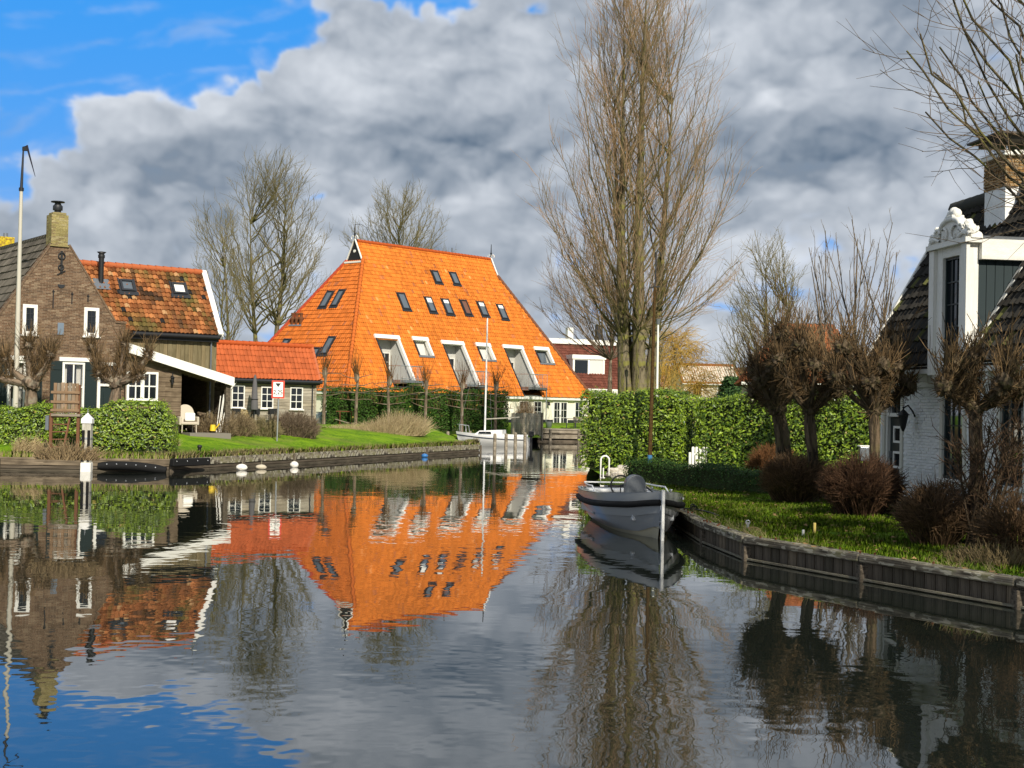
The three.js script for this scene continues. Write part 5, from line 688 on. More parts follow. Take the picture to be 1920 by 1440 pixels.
  { const r = rng(9), list = [], bm = mat(0xffffff, 0.9, { map: rep(brickMap([[0.2, 0.11, 0.04], [0.28, 0.17, 0.07], [0.15, 0.09, 0.04]], [0.3, 0.26, 0.18], 2), 1 / 2.2) }); const y0 = ybr, y1 = ct - 0.12; part(ch, 'stack', uvm(bx(cx0 + 0.03, cx1 - 0.03, y0, y1, zr - 0.45, zr + 0.45)), bm); for (let y = y0, j = 0; y < y1 - 0.06; y += 0.07, j++) for (let k = -1; k < 5; k++) { const o = (j % 2) * 0.11, a0 = clamp(k * 0.22 + o, 0, 0.95), a1 = clamp(k * 0.22 + o + 0.205, 0, 0.95); if (a1 - a0 < 0.04) continue; const pr = r() * 0.014; list.push(bx(cx1 - 0.04, cx1 + pr, y, y + 0.058, zr - 0.475 + a0, zr - 0.475 + a1), bx(cx0 + a0, cx0 + a1, y, y + 0.058, zr + 0.44, zr + 0.472 + pr)); } const s = part(ch, 'brickwork', uvm(merge(list)), bm); s.userData.kind = 'stuff';
    part(ch, 'crown', merge([rbx(cx0 - 0.06, cx1 + 0.06, ct - 0.12, ct, zr - 0.53, zr + 0.53, 0.02)]), MT.whiteOld); part(ch, 'rain_hood', merge([rbx(cx0 - 0.26, cx1 + 0.26, ct + 0.28, ct + 0.33, zr - 0.75, zr + 0.75, 0.015), bx(cx0 - 0.12, cx1 + 0.12, ct + 0.2, ct + 0.28, zr - 0.55, zr + 0.55)]), mat([0.1, 0.085, 0.075], 0.7)); part(ch, 'hood_leg', merge([[cx0 + 0.1, zr - 0.4], [cx1 - 0.1, zr - 0.4], [cx0 + 0.1, zr + 0.4], [cx1 - 0.1, zr + 0.4]].map(([x, z]) => rod(V(x, ct, z), V(x, ct + 0.25, z), 0.02))), MT.steel); }
}
// ---------------------------------------------------------------- houses far behind
function farHouse(label, pos, psi, o) {
  const t = thing('far_house', label, 'house', pos, psi, o.group), { w, d, e, h } = o, wm = mat(o.wall, 0.8, { bumpMap: noiseT, bumpScale: 0.01 }), a = Math.atan2(h - e, d / 2);
  part(t, 'wall', merge([bx(-w / 2, w / 2, 0, e, -d, 0), ...(o.hip ? [] : [prism([[0, e], [-d / 2, h], [-d, e]], -w / 2, w / 2).rotateY(-Math.PI / 2)])]), wm);
  const S = V(0, Math.sin(a), -Math.cos(a)), N = V(0, Math.cos(a), Math.sin(a)), v = (d / 2 + 0.3) / Math.cos(a), hp = o.hip || 0, rf = part(t, 'roof', tileRoof(V(0, e - 0.25, 0.3), V(1, 0, 0), S, N, v, (q) => [[-w / 2 - 0.3 + hp * q / v, w / 2 + 0.3 - hp * q / v]], 0.3, 0.36, 0.06, 0.05, tileCol(o.roof, 0.5), 3, 3), MT.tileOld);
  const y0 = e - 0.3, y1 = h + 0.02, A = w / 2 + 0.3; part(rf, 'roof_boards', poly([[V(-A, y0, 0.3), V(A, y0, 0.3), V(A - hp, y1, -d / 2), V(-A + hp, y1, -d / 2)], [V(A, y0, -d - 0.3), V(-A, y0, -d - 0.3), V(-A + hp, y1, -d / 2), V(A - hp, y1, -d / 2)], ...(hp ? [[V(-A, y0, -d - 0.3), V(-A, y0, 0.3), V(-A + hp, y1, -d / 2)], [V(A, y0, 0.3), V(A, y0, -d - 0.3), V(A - hp, y1, -d / 2)]] : [])]), mat(o.roof.map((c) => c * 0.7), 0.9));
  if (hp) { const a2 = Math.atan2(h - e, hp), v2 = hp / Math.cos(a2); part(t, 'hip_roof', tileRoof(V(-A, y0 + 0.05, -d - 0.3), V(0, 0, 1), V(Math.cos(a2), Math.sin(a2), 0), V(-Math.sin(a2), Math.cos(a2), 0), v2, (q) => [[(d / 2 + 0.3) * q / v2, d + 0.6 - (d / 2 + 0.3) * q / v2]], 0.3, 0.36, 0.06, 0.05, tileCol(o.roof, 0.5), 5, 3), MT.tileOld); }
  part(rf, 'gutter', bx(-A, A, e - 0.35, e - 0.22, 0.28, 0.45), MT.whiteOld);
  for (const [x0, x1, y0, y1, c, r] of o.wins) win(t, x0, x1, y0, y1, 0.05, c, r, { f: 0.09, b: 0.05 });
  return t;
}
{ const p = atD(1100, 735, 135), t = farHouse('house with white walls and dark red roof and boxy white dormer behind the farmhouse', V(p.x, 0.9, p.z), 0.35, { w: 9.5, d: 8, e: 3.6, h: 8.0, wall: [0.72, 0.7, 0.62], roof: [0.13, 0.045, 0.03], wins: [[-3, -1.8, 1, 2.6, 2, 2], [1, 2.4, 1, 2.6, 2, 2]] });
  const dm = part(t, 'dormer', merge([bx(-1.2, 2.4, 6.3, 6.7, -3.4, -0.9), bx(-1.1, -1.0, 4.0, 6.3, -3.2, -1.0), bx(2.2, 2.3, 4.0, 6.3, -3.2, -1.0), bx(-1.0, 2.2, 3.95, 4.5, -3.2, -1.0)]), MT.white); win(dm, -1, 0.6, 4.5, 6.3, -1.0, 1, 1, { f: 0.1 }); win(dm, 0.6, 2.2, 4.5, 6.3, -1.0, 1, 1, { f: 0.1, g: MT.curtain }); part(t, 'ridge_board', bx(-5, 5, 7.85, 8.35, -4.4, -3.5), MT.white); part(t, 'chimney', bx(2.6, 3.2, 8.4, 9.9, -4.3, -3.7), MT.dark); part(t, 'chimney', bx(-0.6, 0, 8.4, 9.5, -4.3, -3.7), MT.whiteOld);
  part(t, 'annex', bx(-2.5, 4.9, 0, 3.2, 0.3, 3), mat([0.74, 0.72, 0.62], 0.8)); }
{ const p = atD(1335, 740, 165); farHouse('cream terraced house with orange-brown roof behind the golden willow', V(p.x, 0.9, p.z), 0.1, { w: 6.8, d: 8, e: 4.9, h: 7.2, wall: [0.62, 0.56, 0.45], roof: [0.3, 0.12, 0.04], wins: [[-2.8, -1.3, 0.6, 2.4, 2, 2], [-2.4, -1.2, 3.0, 4.6, 1, 1], [0.6, 2.6, 3.0, 4.6, 2, 1]] }); }
{ const p = atD(1340, 740, 210); farHouse('long low brown house far off beyond the hedge', V(p.x, 0.9, p.z), 0, { w: 24, d: 9, e: 5, h: 8.2, wall: [0.4, 0.3, 0.22], roof: [0.22, 0.1, 0.05], wins: [[-6, -4, 2, 4, 2, 2], [2, 4, 2, 4, 2, 2]] }); }
{ const p = atD(1495, 760, 62); farHouse('stone-coloured house with weathered orange hipped roof behind the pollard trees', V(p.x + 0.6, 0.3, p.z), -0.12, { w: 5.6, d: 6, e: 3.7, h: 6.3, hip: 1.9, wall: [0.5, 0.45, 0.36], roof: [0.28, 0.095, 0.036], wins: [[-1.9, -1.2, 1.6, 3.4, 1, 2], [0.6, 1.5, 1.6, 3.4, 2, 2]] }); }
// ---------------------------------------------------------------- revetments: the timber edges of both banks
{
  const t = thing('timber_revetment', 'dark timber plank bank edge with weathered cap along the lawn of the white house', 'quay'), mats = [MT.pile, MT.pile2, MT.pile3], r = rng(3);
  const e = rightEdge.slice(2, 11), path = resample(e, 0.21), geos = [0, 1, 2].map((k) => uvm(rbx(-0.098, 0.098, -0.75, 0.27 + k * 0.006, -0.03, 0.03 + k * 0.012, 0.008), 1.4)); for (const g of geos) { const uv = g.attributes.uv; for (let j = 0; j < uv.count; j++) { const u = uv.getX(j); uv.setXY(j, uv.getY(j) * 0.6, u * 2); } }
  for (let i = 0; i + 1 < path.length; i++) { const [x, D] = path[i], [x2, D2] = path[i + 1], psi = Math.atan2(-(-(D2 - D)), x2 - x); const m = part(t, 'plank', geos[Math.floor(r() * 3)], mats[Math.floor(r() * r() * 3)]); m.position.set((x + x2) / 2, 0, -(D + D2) / 2); m.rotation.y = Math.atan2(D2 - D, x2 - x) ; m.rotation.x = 0; }
  for (let i = 0; i + 1 < e.length; i++) { const [x, D] = e[i], [x2, D2] = e[i + 1], L = Math.hypot(x2 - x, D2 - D), n = Math.max(1, Math.round(L / 3.2)); for (let k = 0; k < n; k++) { const a = k / n + 0.002, b = (k + 1) / n - 0.004, g = uvm(rbx(-L * (b - a) / 2, L * (b - a) / 2, 0.285, 0.395 + r() * 0.02, -0.12, 0.13, 0.025)); const uv = g.attributes.uv; for (let j = 0; j < uv.count; j++) uv.setXY(j, uv.getX(j) * 0.35 + i, uv.getY(j) * 1.2 + k * 0.3); const m = part(t, 'cap_timber', g, MT.capWood); m.position.set(lerp(x, x2, (a + b) / 2), 0, -lerp(D, D2, (a + b) / 2)); m.rotation.y = Math.atan2(D2 - D, x2 - x); const gw = rbx(-L * (b - a) / 2, L * (b - a) / 2, 0.012, 0.05, 0.05, 0.09, 0.008), w = part(t, 'waling', gw, MT.capWood); w.position.copy(m.position); w.rotation.y = m.rotation.y + Math.PI; } const ps = part(t, 'post', rbx(-0.09, 0.09, -0.8, 0.25, -0.12, 0.12, 0.02), MT.pile); ps.position.set(x, 0, -D); }
  for (let i = 0; i < 26; i++) { const q = lerp(1.2, 7.6, r()), k = Math.floor(q), f = q - k, x = lerp(e[k][0], e[k + 1][0], f), D = lerp(e[k][1], e[k + 1][1], f), m = part(t, 'bolt', new THREE.CylinderGeometry(0.018, 0.018, 0.03, 8), MT.rust); m.position.set(x + (r() - 0.5) * 0.12, 0.425, -D); }
}
{
  const t = thing('timber_revetment', 'low grey board bank edge with dark waling below the left lawn', 'quay'), r = rng(4), e = leftEdge.slice(1, 13);
  for (let i = 0; i + 1 < e.length; i++) { const [x, D] = e[i], [x2, D2] = e[i + 1], L = Math.hypot(x2 - x, D2 - D), n = Math.max(1, Math.round(L / 2.6)); for (let k = 0; k < n; k++) { const a = k / n, b = (k + 1) / n, hl = L * (b - a) / 2 - 0.008, at = (g, m, nm) => { const o = part(t, nm, g, m); o.position.set(lerp(x, x2, (a + b) / 2), 0, -lerp(D, D2, (a + b) / 2)); o.rotation.y = Math.atan2(D2 - D, x2 - x); }; at(uvm(rbx(-hl, hl, 0.19, 0.44, -0.05, 0.06, 0.01), 0.5), i > 2 ? MT.capWood : MT.pile3, 'board'); at(rbx(-hl, hl, -0.5, 0.06, -0.05, 0.1, 0.01), MT.pile2, 'board'); at(rbx(-hl, hl, 0.075, 0.18, -0.05, 0.02, 0.01), MT.pile, 'board'); } const ps = part(t, 'post', rbx(-0.07, 0.07, -0.6, 0.4, 0.062, 0.16, 0.015), MT.pile); ps.position.set(x, 0, -D); ps.rotation.y = Math.atan2(D2 - D, x2 - x); }
}
// ---------------------------------------------------------------- hedges
const laurel = [[0.016, 0.055, 0.004], [0.24, 0.34, 0.016]], ivy = [[0.014, 0.045, 0.006], [0.055, 0.115, 0.014]], box = [[0.016, 0.04, 0.008], [0.05, 0.10, 0.018]];
{ // left laurel, two heights
  const p = atD(62, 780, 50); hedge('laurel_hedge', 'clipped glossy laurel hedge between flagpole and plank board stand', 'hedge', V(p.x, 0.55, p.z), 0.05, { x0: -1.1, x1: 0.75, top: (x) => 1.5 + 0.1 * Math.sin(x * 3), depth: 1.2, leaf: [0.125, 0.055], dens: 560, cols: laurel, seed: 2 });
  const q = atD(240, 800, 49.6); hedge('laurel_hedge', 'rounded glossy laurel hedge in front of the lean-to window', 'hedge', V(q.x, 0.55, q.z), 0.08, { x0: -2.3, x1: 1.62, top: (x) => (1.45 + 0.3 * sstep(-1.0, -0.3, x)) * (1 - 0.3 * sstep(1.1, 1.62, x)), depth: 1.5, leaf: [0.125, 0.055], dens: 560, cols: laurel, seed: 5, yellow: 0.025 });
}
{ const a = V(-11.6, 0.75, -86), b = V(-0.4, 0.75, -90.5), c = a.clone().add(b).multiplyScalar(0.5), L = a.distanceTo(b), psi = Math.atan2(-(b.z - a.z), b.x - a.x); hedge('ivy_hedge', 'long dark ivy-covered hedge behind the row of trained trees', 'hedge', c, psi, { x0: -L / 2, x1: L / 2, top: (x) => 2.5 + 0.2 * fbm(x * 1.3, 3, 3) + 0.35 * sstep(0.55, 0.75, fbm(x * 0.6 + 8, 1, 2)), depth: 0.9, leaf: [0.13, 0.09], dens: 300, cols: ivy, seed: 8, m: MT.leafMatt }); }
{ // right: tall laurel with the gap for a gate, low box hedge in front
  const a = atD(1112, 860, 47.5), b = atD(1291, 865, 45.5), c = a.clone().add(b).multiplyScalar(0.5), L = Math.hypot(b.x - a.x, b.z - a.z), psi = Math.atan2(-(b.z - a.z), b.x - a.x);
  hedge('laurel_hedge', 'tall sunlit laurel hedge on the point behind the grey boat', 'hedge', V(c.x, 0.42, c.z), psi, { x0: -L / 2, x1: L / 2, top: (x) => 2.55 + 0.1 * Math.sin(x * 2.1), depth: 1.7, leaf: [0.135, 0.058], dens: 560, cols: laurel, seed: 12, rough: 0.35 });
  const d = atD(1331, 865, 45.2), f = atD(1462, 868, 43.5), cc = d.clone().add(f).multiplyScalar(0.5), L2 = Math.hypot(f.x - d.x, f.z - d.z), psi2 = Math.atan2(-(f.z - d.z), f.x - d.x);
  hedge('laurel_hedge', 'tall laurel hedge just beyond the white picket gate', 'hedge', V(cc.x, 0.42, cc.z), psi2, { x0: -L2 / 2, x1: L2 / 2, top: (x) => 2.5 + 0.12 * Math.sin(x * 1.7), depth: 1.6, leaf: [0.135, 0.058], dens: 560, cols: laurel, seed: 15, rough: 0.35 });
  const g = atD(1500, 870, 42), h = atD(1640, 872, 40.5), c3 = g.clone().add(h).multiplyScalar(0.5), L3 = Math.hypot(h.x - g.x, h.z - g.z), psi3 = Math.atan2(-(h.z - g.z), h.x - g.x);
  hedge('laurel_hedge', 'tall laurel hedge behind the pollard trunks beside the white house', 'hedge', V(c3.x, 0.42, c3.z), psi3, { x0: -L3 / 2 - 0.4, x1: L3 / 2 + 0.5, top: (x) => 2.5 + 0.12 * Math.sin(x * 1.7 + 1), depth: 1.6, leaf: [0.135, 0.058], dens: 560, cols: laurel, seed: 16, rough: 0.3 });
  const bk = atD(1312, 860, 49.5); hedge('laurel_hedge', 'shaded laurel hedge seen through the gap behind the picket gate', 'hedge', V(bk.x, 0.42, bk.z), 0, { x0: -1.1, x1: 1.1, top: () => 2.35, depth: 1.2, leaf: [0.135, 0.058], dens: 300, cols: laurel, seed: 23 });
  const k = ground(1190, 902), m = ground(1465, 928), c4 = k.clone().add(m).multiplyScalar(0.5), L4 = Math.hypot(m.x - k.x, m.z - k.z), psi4 = Math.atan2(-(m.z - k.z), m.x - k.x);
  hedge('box_hedge', 'low dark clipped box hedge along the lawn below the laurels', 'hedge', V(c4.x, 0.4, c4.z), psi4, { x0: -L4 / 2, x1: L4 / 2, top: (x) => 0.56 + 0.05 * Math.sin(x * 2), depth: 0.75, leaf: [0.07, 0.04], dens: 1100, cols: box, seed: 19, inset: 0.09, rough: 0.14, m: MT.leafMatt });
}
// ---------------------------------------------------------------- big trees
const envOf = (tab) => (t) => { for (let i = 0; i + 1 < tab.length; i++) if (t <= tab[i + 1][0]) return lerp(tab[i][1], tab[i + 1][1], clamp((t - tab[i][0]) / (tab[i + 1][0] - tab[i][0]))); return tab[tab.length - 1][1]; };
const red = [[0.2, 0.16, 0.08], [0.46, 0.29, 0.17]], olive = [[0.13, 0.115, 0.05], [0.27, 0.22, 0.11]];
{ const p = atD(1196, 745, 76), t = bareTree('willow_tree', 'towering bare willow with olive trunks and reddish upright twigs behind the laurel hedge', V(p.x, 0.4, p.z), { seed: 31, h: 25.8, r: 0.5, stemLen: 0.94, stemWob: 0.045, stems: [[0.05, 0, -0.005, 1], [-0.5, 0.15, -0.012, 0.9], [0.42, -0.3, 0.025, 0.8], [-0.15, -0.3, -0.03, 0.78]], limbs: 172, inner: 0.15, from: 0.27, upr: 1.75, low: 0.3, env: envOf([[0, 4.2], [0.3, 5.2], [0.45, 5.9], [0.62, 5.5], [0.8, 4.2], [0.92, 3.0], [1, 1.9]]), sag: 0.1, sPerM: 1.75, sl: 2.5, ang: 0.5, ang2: 0.45, trop: 0.08, twWob: 0.24, wob: 0.03, tPerM: 2.3, tl: 1.05, tr: 0.0098, twigCol: red, limbR: 0.0062, bareTo: 0.25, skew: -0.01 });
  const q = (px, py) => atD(px, py, 76).sub(t.position); part(t, 'broken_limb', new Tubes().add([q(1200, 640), q(1222, 590), q(1238, 555), q(1247, 525)], [0.3, 0.24, 0.2, 0.17], 9, null, true).geo(), MT.bark); }
{ const p = atD(1143, 745, 101); bareTree('pollard_willow', 'smaller dark willow pollard fanning long whips toward the orange roof', V(p.x, 0.6, p.z), { seed: 37, h: 16, r: 0.36, stemLen: 0.42, upr: 3, limbs: 34, from: 0.8, low: 0.5, env: envOf([[0, 3.5], [0.5, 4.9], [0.75, 5.0], [1, 3]]), sag: 0.14, sPerM: 1.6, sl: 2.4, ang: 0.45, ang2: 0.4, trop: 0.08, tPerM: 2.0, tl: 0.9, tr: 0.0135, twigCol: [[0.1, 0.075, 0.045], [0.22, 0.15, 0.085]], limbR: 0.008, skew: -0.06, bark: MT.barkBrown }); }
{ const p = atD(498, 660, 125); bareTree('ash_tree', 'tall twin-stemmed bare tree beside the ivy-green trunk behind the shed roof', V(p.x, 0.8, p.z), { seed: 41, h: 23.8, r: 0.36, stems: [[0.3, 0, 0.01, 1], [-0.45, 0, -0.02, 0.9]], wob: 0.045, limbs: 92, from: 0.42, low: 0.5, env: envOf([[0, 4], [0.4, 5.2], [0.7, 5.4], [0.88, 4.3], [1, 2.2]]), sag: 0.06, sPerM: 1.9, sl: 1.9, ang: 0.55, trop: 0.1, tPerM: 2.4, tl: 0.75, tr: 0.014, twigCol: olive, limbR: 0.01, skew: 0.022 }); }
{ const p = atD(428, 660, 118); bareTree('ash_tree', 'leaning bare tree with spreading low branches beside the barn gable', V(p.x, 0.8, p.z), { seed: 43, h: 18.4, r: 0.24, stems: [[0.3, 0, -0.05, 1], [-0.35, 0.2, -0.06, 0.85]], wob: 0.045, limbs: 60, from: 0.34, low: 0.36, env: envOf([[0, 2], [0.45, 3.5], [0.7, 3.1], [0.9, 1.9], [1, 1]]), sag: 0.07, sPerM: 1.7, sl: 1.7, ang: 0.55, trop: 0.1, tPerM: 2.2, tl: 0.7, tr: 0.013, twigCol: olive, limbR: 0.01, skew: -0.085 }); }
{ const p = atD(742, 700, 142); bareTree('ash_tree', 'round-crowned bare tree rising behind the orange roof ridge', V(p.x, 0.8, p.z), { seed: 47, h: 23.8, r: 0.34, wob: 0.045, limbs: 84, from: 0.5, low: 0.62, env: envOf([[0, 3], [0.6, 5.8], [0.78, 5.8], [0.92, 4.2], [1, 2]]), sag: 0.06, sPerM: 2.0, sl: 1.9, ang: 0.55, trop: 0.09, tPerM: 2.4, tl: 0.75, tr: 0.015, twigCol: olive }); }
{ const p = atD(1432, 745, 112); bareTree('bare_tree', 'bare olive-grey tree with domed crown standing behind the hedge beyond the far house', V(p.x, 0.4, p.z), { seed: 53, h: 16.2, r: 0.27, wob: 0.045, stems: [[0, 0, 0, 1], [0.5, 0.3, 0.05, 0.8]], limbs: 90, from: 0.25, low: 0.3, env: envOf([[0, 2.2], [0.3, 4.4], [0.55, 4.2], [0.85, 2.9], [1, 1.3]]), sag: 0.08, sPerM: 2.1, sl: 1.6, ang: 0.6, trop: 0.08, tPerM: 2.6, tl: 0.6, tr: 0.0125, twigCol: olive }); }
{ const p = atD(1385, 745, 105); bareTree('bare_tree', 'low scrubby bare tree leaning toward the golden willow', V(p.x, 0.4, p.z), { seed: 59, h: 8.2, r: 0.13, limbs: 22, from: 0.3, low: 0.3, env: envOf([[0, 1.5], [0.4, 2.6], [1, 1.2]]), sPerM: 2.2, sl: 1.2, tPerM: 2.4, tl: 0.6, tr: 0.011, twigCol: olive, skew: -0.1 }); }
{ const p = atD(1590, 760, 47); bareTree('budding_tree', 'slender upright bare tree with knobbly twigs above the pollard heads', V(p.x, 0.45, p.z), { seed: 61, h: 8.8, stemLen: 0.9, r: 0.13, stems: [[0, 0, 0, 1], [0.35, 0.1, 0.12, 0.9], [-0.3, 0, -0.1, 0.9]], limbs: 40, from: 0.3, low: 0.5, upr: 3, wob: 0.014, env: envOf([[0, 1.2], [0.6, 1.9], [1, 1.4]]), sag: 0.04, sPerM: 2.2, sl: 0.8, ang: 0.45, trop: 0.12, tPerM: 1.6, tl: 0.35, tr: 0.0075, twigCol: [[0.16, 0.13, 0.09], [0.3, 0.23, 0.17]], limbR: 0.0048, bark: MT.barkBrown }); }
{ const p = V(8.0, 0.45, -17.4); bareTree('overhanging_tree', 'bare tree with arching thin branches overhanging the brick chimney of the white house', p, { seed: 68, h: 13.6, r: 0.2, limbs: 120, from: 0.3, low: 0.4, env: envOf([[0, 2.2], [0.4, 3.1], [0.7, 3.4], [1, 1.8]]), sag: -0.04, wob: 0.05, sPerM: 2.4, sl: 1.2, ang: 0.8, ang2: 0.7, trop: 0.045, twWob: 0.42, tPerM: 2.6, tl: 0.6, tr: 0.0054, twigCol: [[0.1, 0.075, 0.045], [0.24, 0.17, 0.11]], limbR: 0.0046 }); }
{ const o = { h: 13.5, r: 0.27, limbs: 24, from: 0.35, low: 0.26, sPerM: 2.1, sl: 1.9, tPerM: 2.4, tl: 0.9, tr: 0.014, twigCol: olive, env: envOf([[0, 2.8], [0.5, 4.2], [1, 2.2]]) };
  bareTree('bank_tree', 'spreading bare tree on the near lawn where the bank edge runs toward the viewer', V(11.6, 0.45, -6.5), { ...o, seed: 71 }); }
{ const p = atD(1268, 745, 118); bareTree('golden_willow', 'golden-twigged weeping willow behind the wooden pole', V(p.x, 0.4, p.z), { seed: 73, h: 8.6, r: 0.25, limbs: 60, from: 0.4, low: 0.2, upr: 0.5, env: envOf([[0, 3.4], [0.4, 3.6], [0.75, 2.9], [1, 1]]), sag: -0.12, sPerM: 3.4, sl: 2.4, ang: 1.0, trop: -0.16, tPerM: 2.6, tl: 1.1, tr: 0.016, twigCol: [[0.34, 0.19, 0.03], [0.56, 0.36, 0.07]] }); }
{ const p = atD(1236, 745, 96); bareTree('golden_willow', 'slim pale golden willow close beside the white lamp post', V(p.x, 0.4, p.z), { seed: 74, h: 7.8, r: 0.13, limbs: 26, from: 0.4, low: 0.3, env: envOf([[0, 1.0], [0.6, 1.7], [1, 0.9]]), sPerM: 2.6, sl: 1.6, trop: 0.06, tPerM: 2.6, tl: 0.8, tr: 0.011, twigCol: [[0.3, 0.2, 0.06], [0.5, 0.36, 0.12]] }); }
// conifer and shrubs behind the right hedge
function leafBush(name, label, cat, pos, o, group) { const t = thing(name, label, cat, pos, 0, group), r = rng(o.seed), list = [], T = new Tubes(), [rx, ry, rz] = o.size; T.add([V(0, 0, 0), V(0, ry * 0.75, 0)], taper(rx * 0.12, 0.02), 6); for (let i = 0; i < o.n; i++) { const a = r() * 6.28, y = r() ** 0.8, pr = o.prof(y) * (0.55 + 0.5 * Math.sqrt(r())) * (1 + (fbm(Math.cos(a) * 2 + o.seed, y * 5 + Math.sin(a) * 2, 3) - 0.5) * 0.9), n = V(Math.cos(a), 0.4, Math.sin(a)); list.push({ p: V(Math.cos(a) * rx * pr, y * ry, Math.sin(a) * rz * pr), q: leafQ(n, r, 1.6), s: 0.6 + r() * 0.8, c: mix3(o.cols[0], o.cols[1], r()) }); } part(t, 'trunk', T.geo(), MT.barkBrown); scatter('foliage', '', '', leafGeo(...o.leaf), MT.leafMatt, list, t); return t; }
{ const p = atD(1372, 745, 96); leafBush('conifer', 'dense dark green evergreen shrub tree rising over the hedge', 'tree', V(p.x, 0.4, p.z), { seed: 81, size: [1.75, 4.3, 1.6], n: 4200, prof: (y) => 1 - 0.75 * y ** 1.6, leaf: [0.24, 0.12], cols: [[0.01, 0.03, 0.01], [0.045, 0.09, 0.025]] }); }
{ let k = 0; for (const [px, D, sx, h] of [[1405, 118, 2.4, 2.6], [1318, 100, 1.6, 2.2], [1445, 95, 2.6, 2.9], [1250, 140, 4, 2.6], [1180, 128, 4.5, 2.8], [470, 140, 6, 2.6], [395, 132, 5, 3]]) { const p = atD(px, 745, D); twigBush('brown_thicket', ['brown bare thicket at the foot of the olive-grey tree', 'brown bare thicket under the cream terraced house', 'brown bare thicket beside the stone-coloured house', 'wide brown thicket behind the golden willow', 'wide brown thicket behind the tall willow trunks', 'brown thicket at the foot of the twin-stemmed tree', 'brown thicket behind the barn'][k], V(p.x, 0.5, p.z), { seed: 90 + k, size: [sx, h, 1.4], n: 420, r: 0.02, fl: 0.5, forks: 6, foot: 0.8, cols: [[0.13, 0.075, 0.03], [0.27, 0.17, 0.07]] }, 'bare thickets behind the gardens'); k++; } }
// ---------------------------------------------------------------- pollards
{ const g = 'pollard trees along the white house', dk = { bark: MT.barkDark };
  const A = (n, rx, y0, y1, s) => { const r = rng(s); return [...Array(n)].map((_, i) => { const a = i / n * 6.28 + r(); return [Math.cos(a) * rx * (0.6 + 0.6 * r()), lerp(y0, y1, r()), Math.sin(a) * rx * 0.8 * (0.6 + 0.6 * r())]; }); };
  const P = (px, D) => { const p = atD(px, 880, D); return V(p.x, groundY(p.x, p.z), p.z); };
  pollard('pollard_lime', 'thick pollard with a pale split scar and broad trunk, beyond the other pollards', P(1470, 33.5), { seed: 101, trunk: 2.25, r: 0.19, lean: 0.03, arms: A(9, 0.85, 0.35, 1.75, 1), whips: 46, wl: 1.2, fist: 1.0, wr: 0.009, ...dk }, g);
  pollard('pollard_lime', 'pollard with a patchy pale lower trunk rising from a round brown shrub', P(1524, 31.5), { seed: 103, trunk: 2.2, r: 0.14, lean: 0.02, arms: A(9, 0.85, 0.35, 1.75, 2), whips: 46, wl: 1.2, fist: 1.3, wr: 0.009, ...dk }, g);
  pollard('pollard_lime', 'dark slim pollard standing right before the door of the white house', P(1636, 28.1), { seed: 107, trunk: 2.2, r: 0.125, arms: A(8, 0.75, 0.35, 1.5, 3), whips: 44, wl: 1.05, fist: 1.4, wr: 0.0085, ...dk }, g);
  pollard('pollard_lime', 'dark pollard with wide crooked arms between the tall windows of the white house', P(1826, 22.2), { seed: 109, trunk: 2.3, r: 0.12, arms: [[-0.42, 0.75, 0.2], [0.5, 0.7, 0.1], [0.05, 0.8, -0.3], [0.3, 0.4, 0.4], [-0.2, 0.5, -0.4], [-0.6, 0.35, 0.3], [0.72, 0.35, 0]], whips: 46, wl: 0.75, fist: 1.3, wr: 0.0075, ...dk }, g);
  const h = 'pollard trees before the brick house';
  const Q = (px, D) => { const p = atD(px, 800, D); return V(p.x, groundY(p.x, p.z), p.z); };
  pollard('pollard_lime', 'knotted pollard between the flagpole and the plank board stand', Q(54, 51.5), { seed: 113, trunk: 2.1, r: 0.26, arms: [[-0.95, 0.9, 0.1], [-0.15, 1.4, 0], [0.7, 1.1, 0.1], [0.25, 1.0, -0.4], [-1.5, 0.3, 0.2]], whips: 95, wl: 0.85, fist: 0.62, wr: 0.0105 }, h);
  pollard('pollard_lime', 'knotted pollard with long crooked arms before the dark front door', Q(212, 51.5), { seed: 127, trunk: 2.35, r: 0.24, arms: [[-0.95, 1.3, 0.1], [-0.6, 0.35, 0.3], [0.25, 1.45, 0], [1.15, 1.05, 0.1], [0.9, 0.3, 0.2], [0.05, 0.9, -0.3]], whips: 85, wl: 0.8, fist: 0.6, wr: 0.0105 }, h);
}
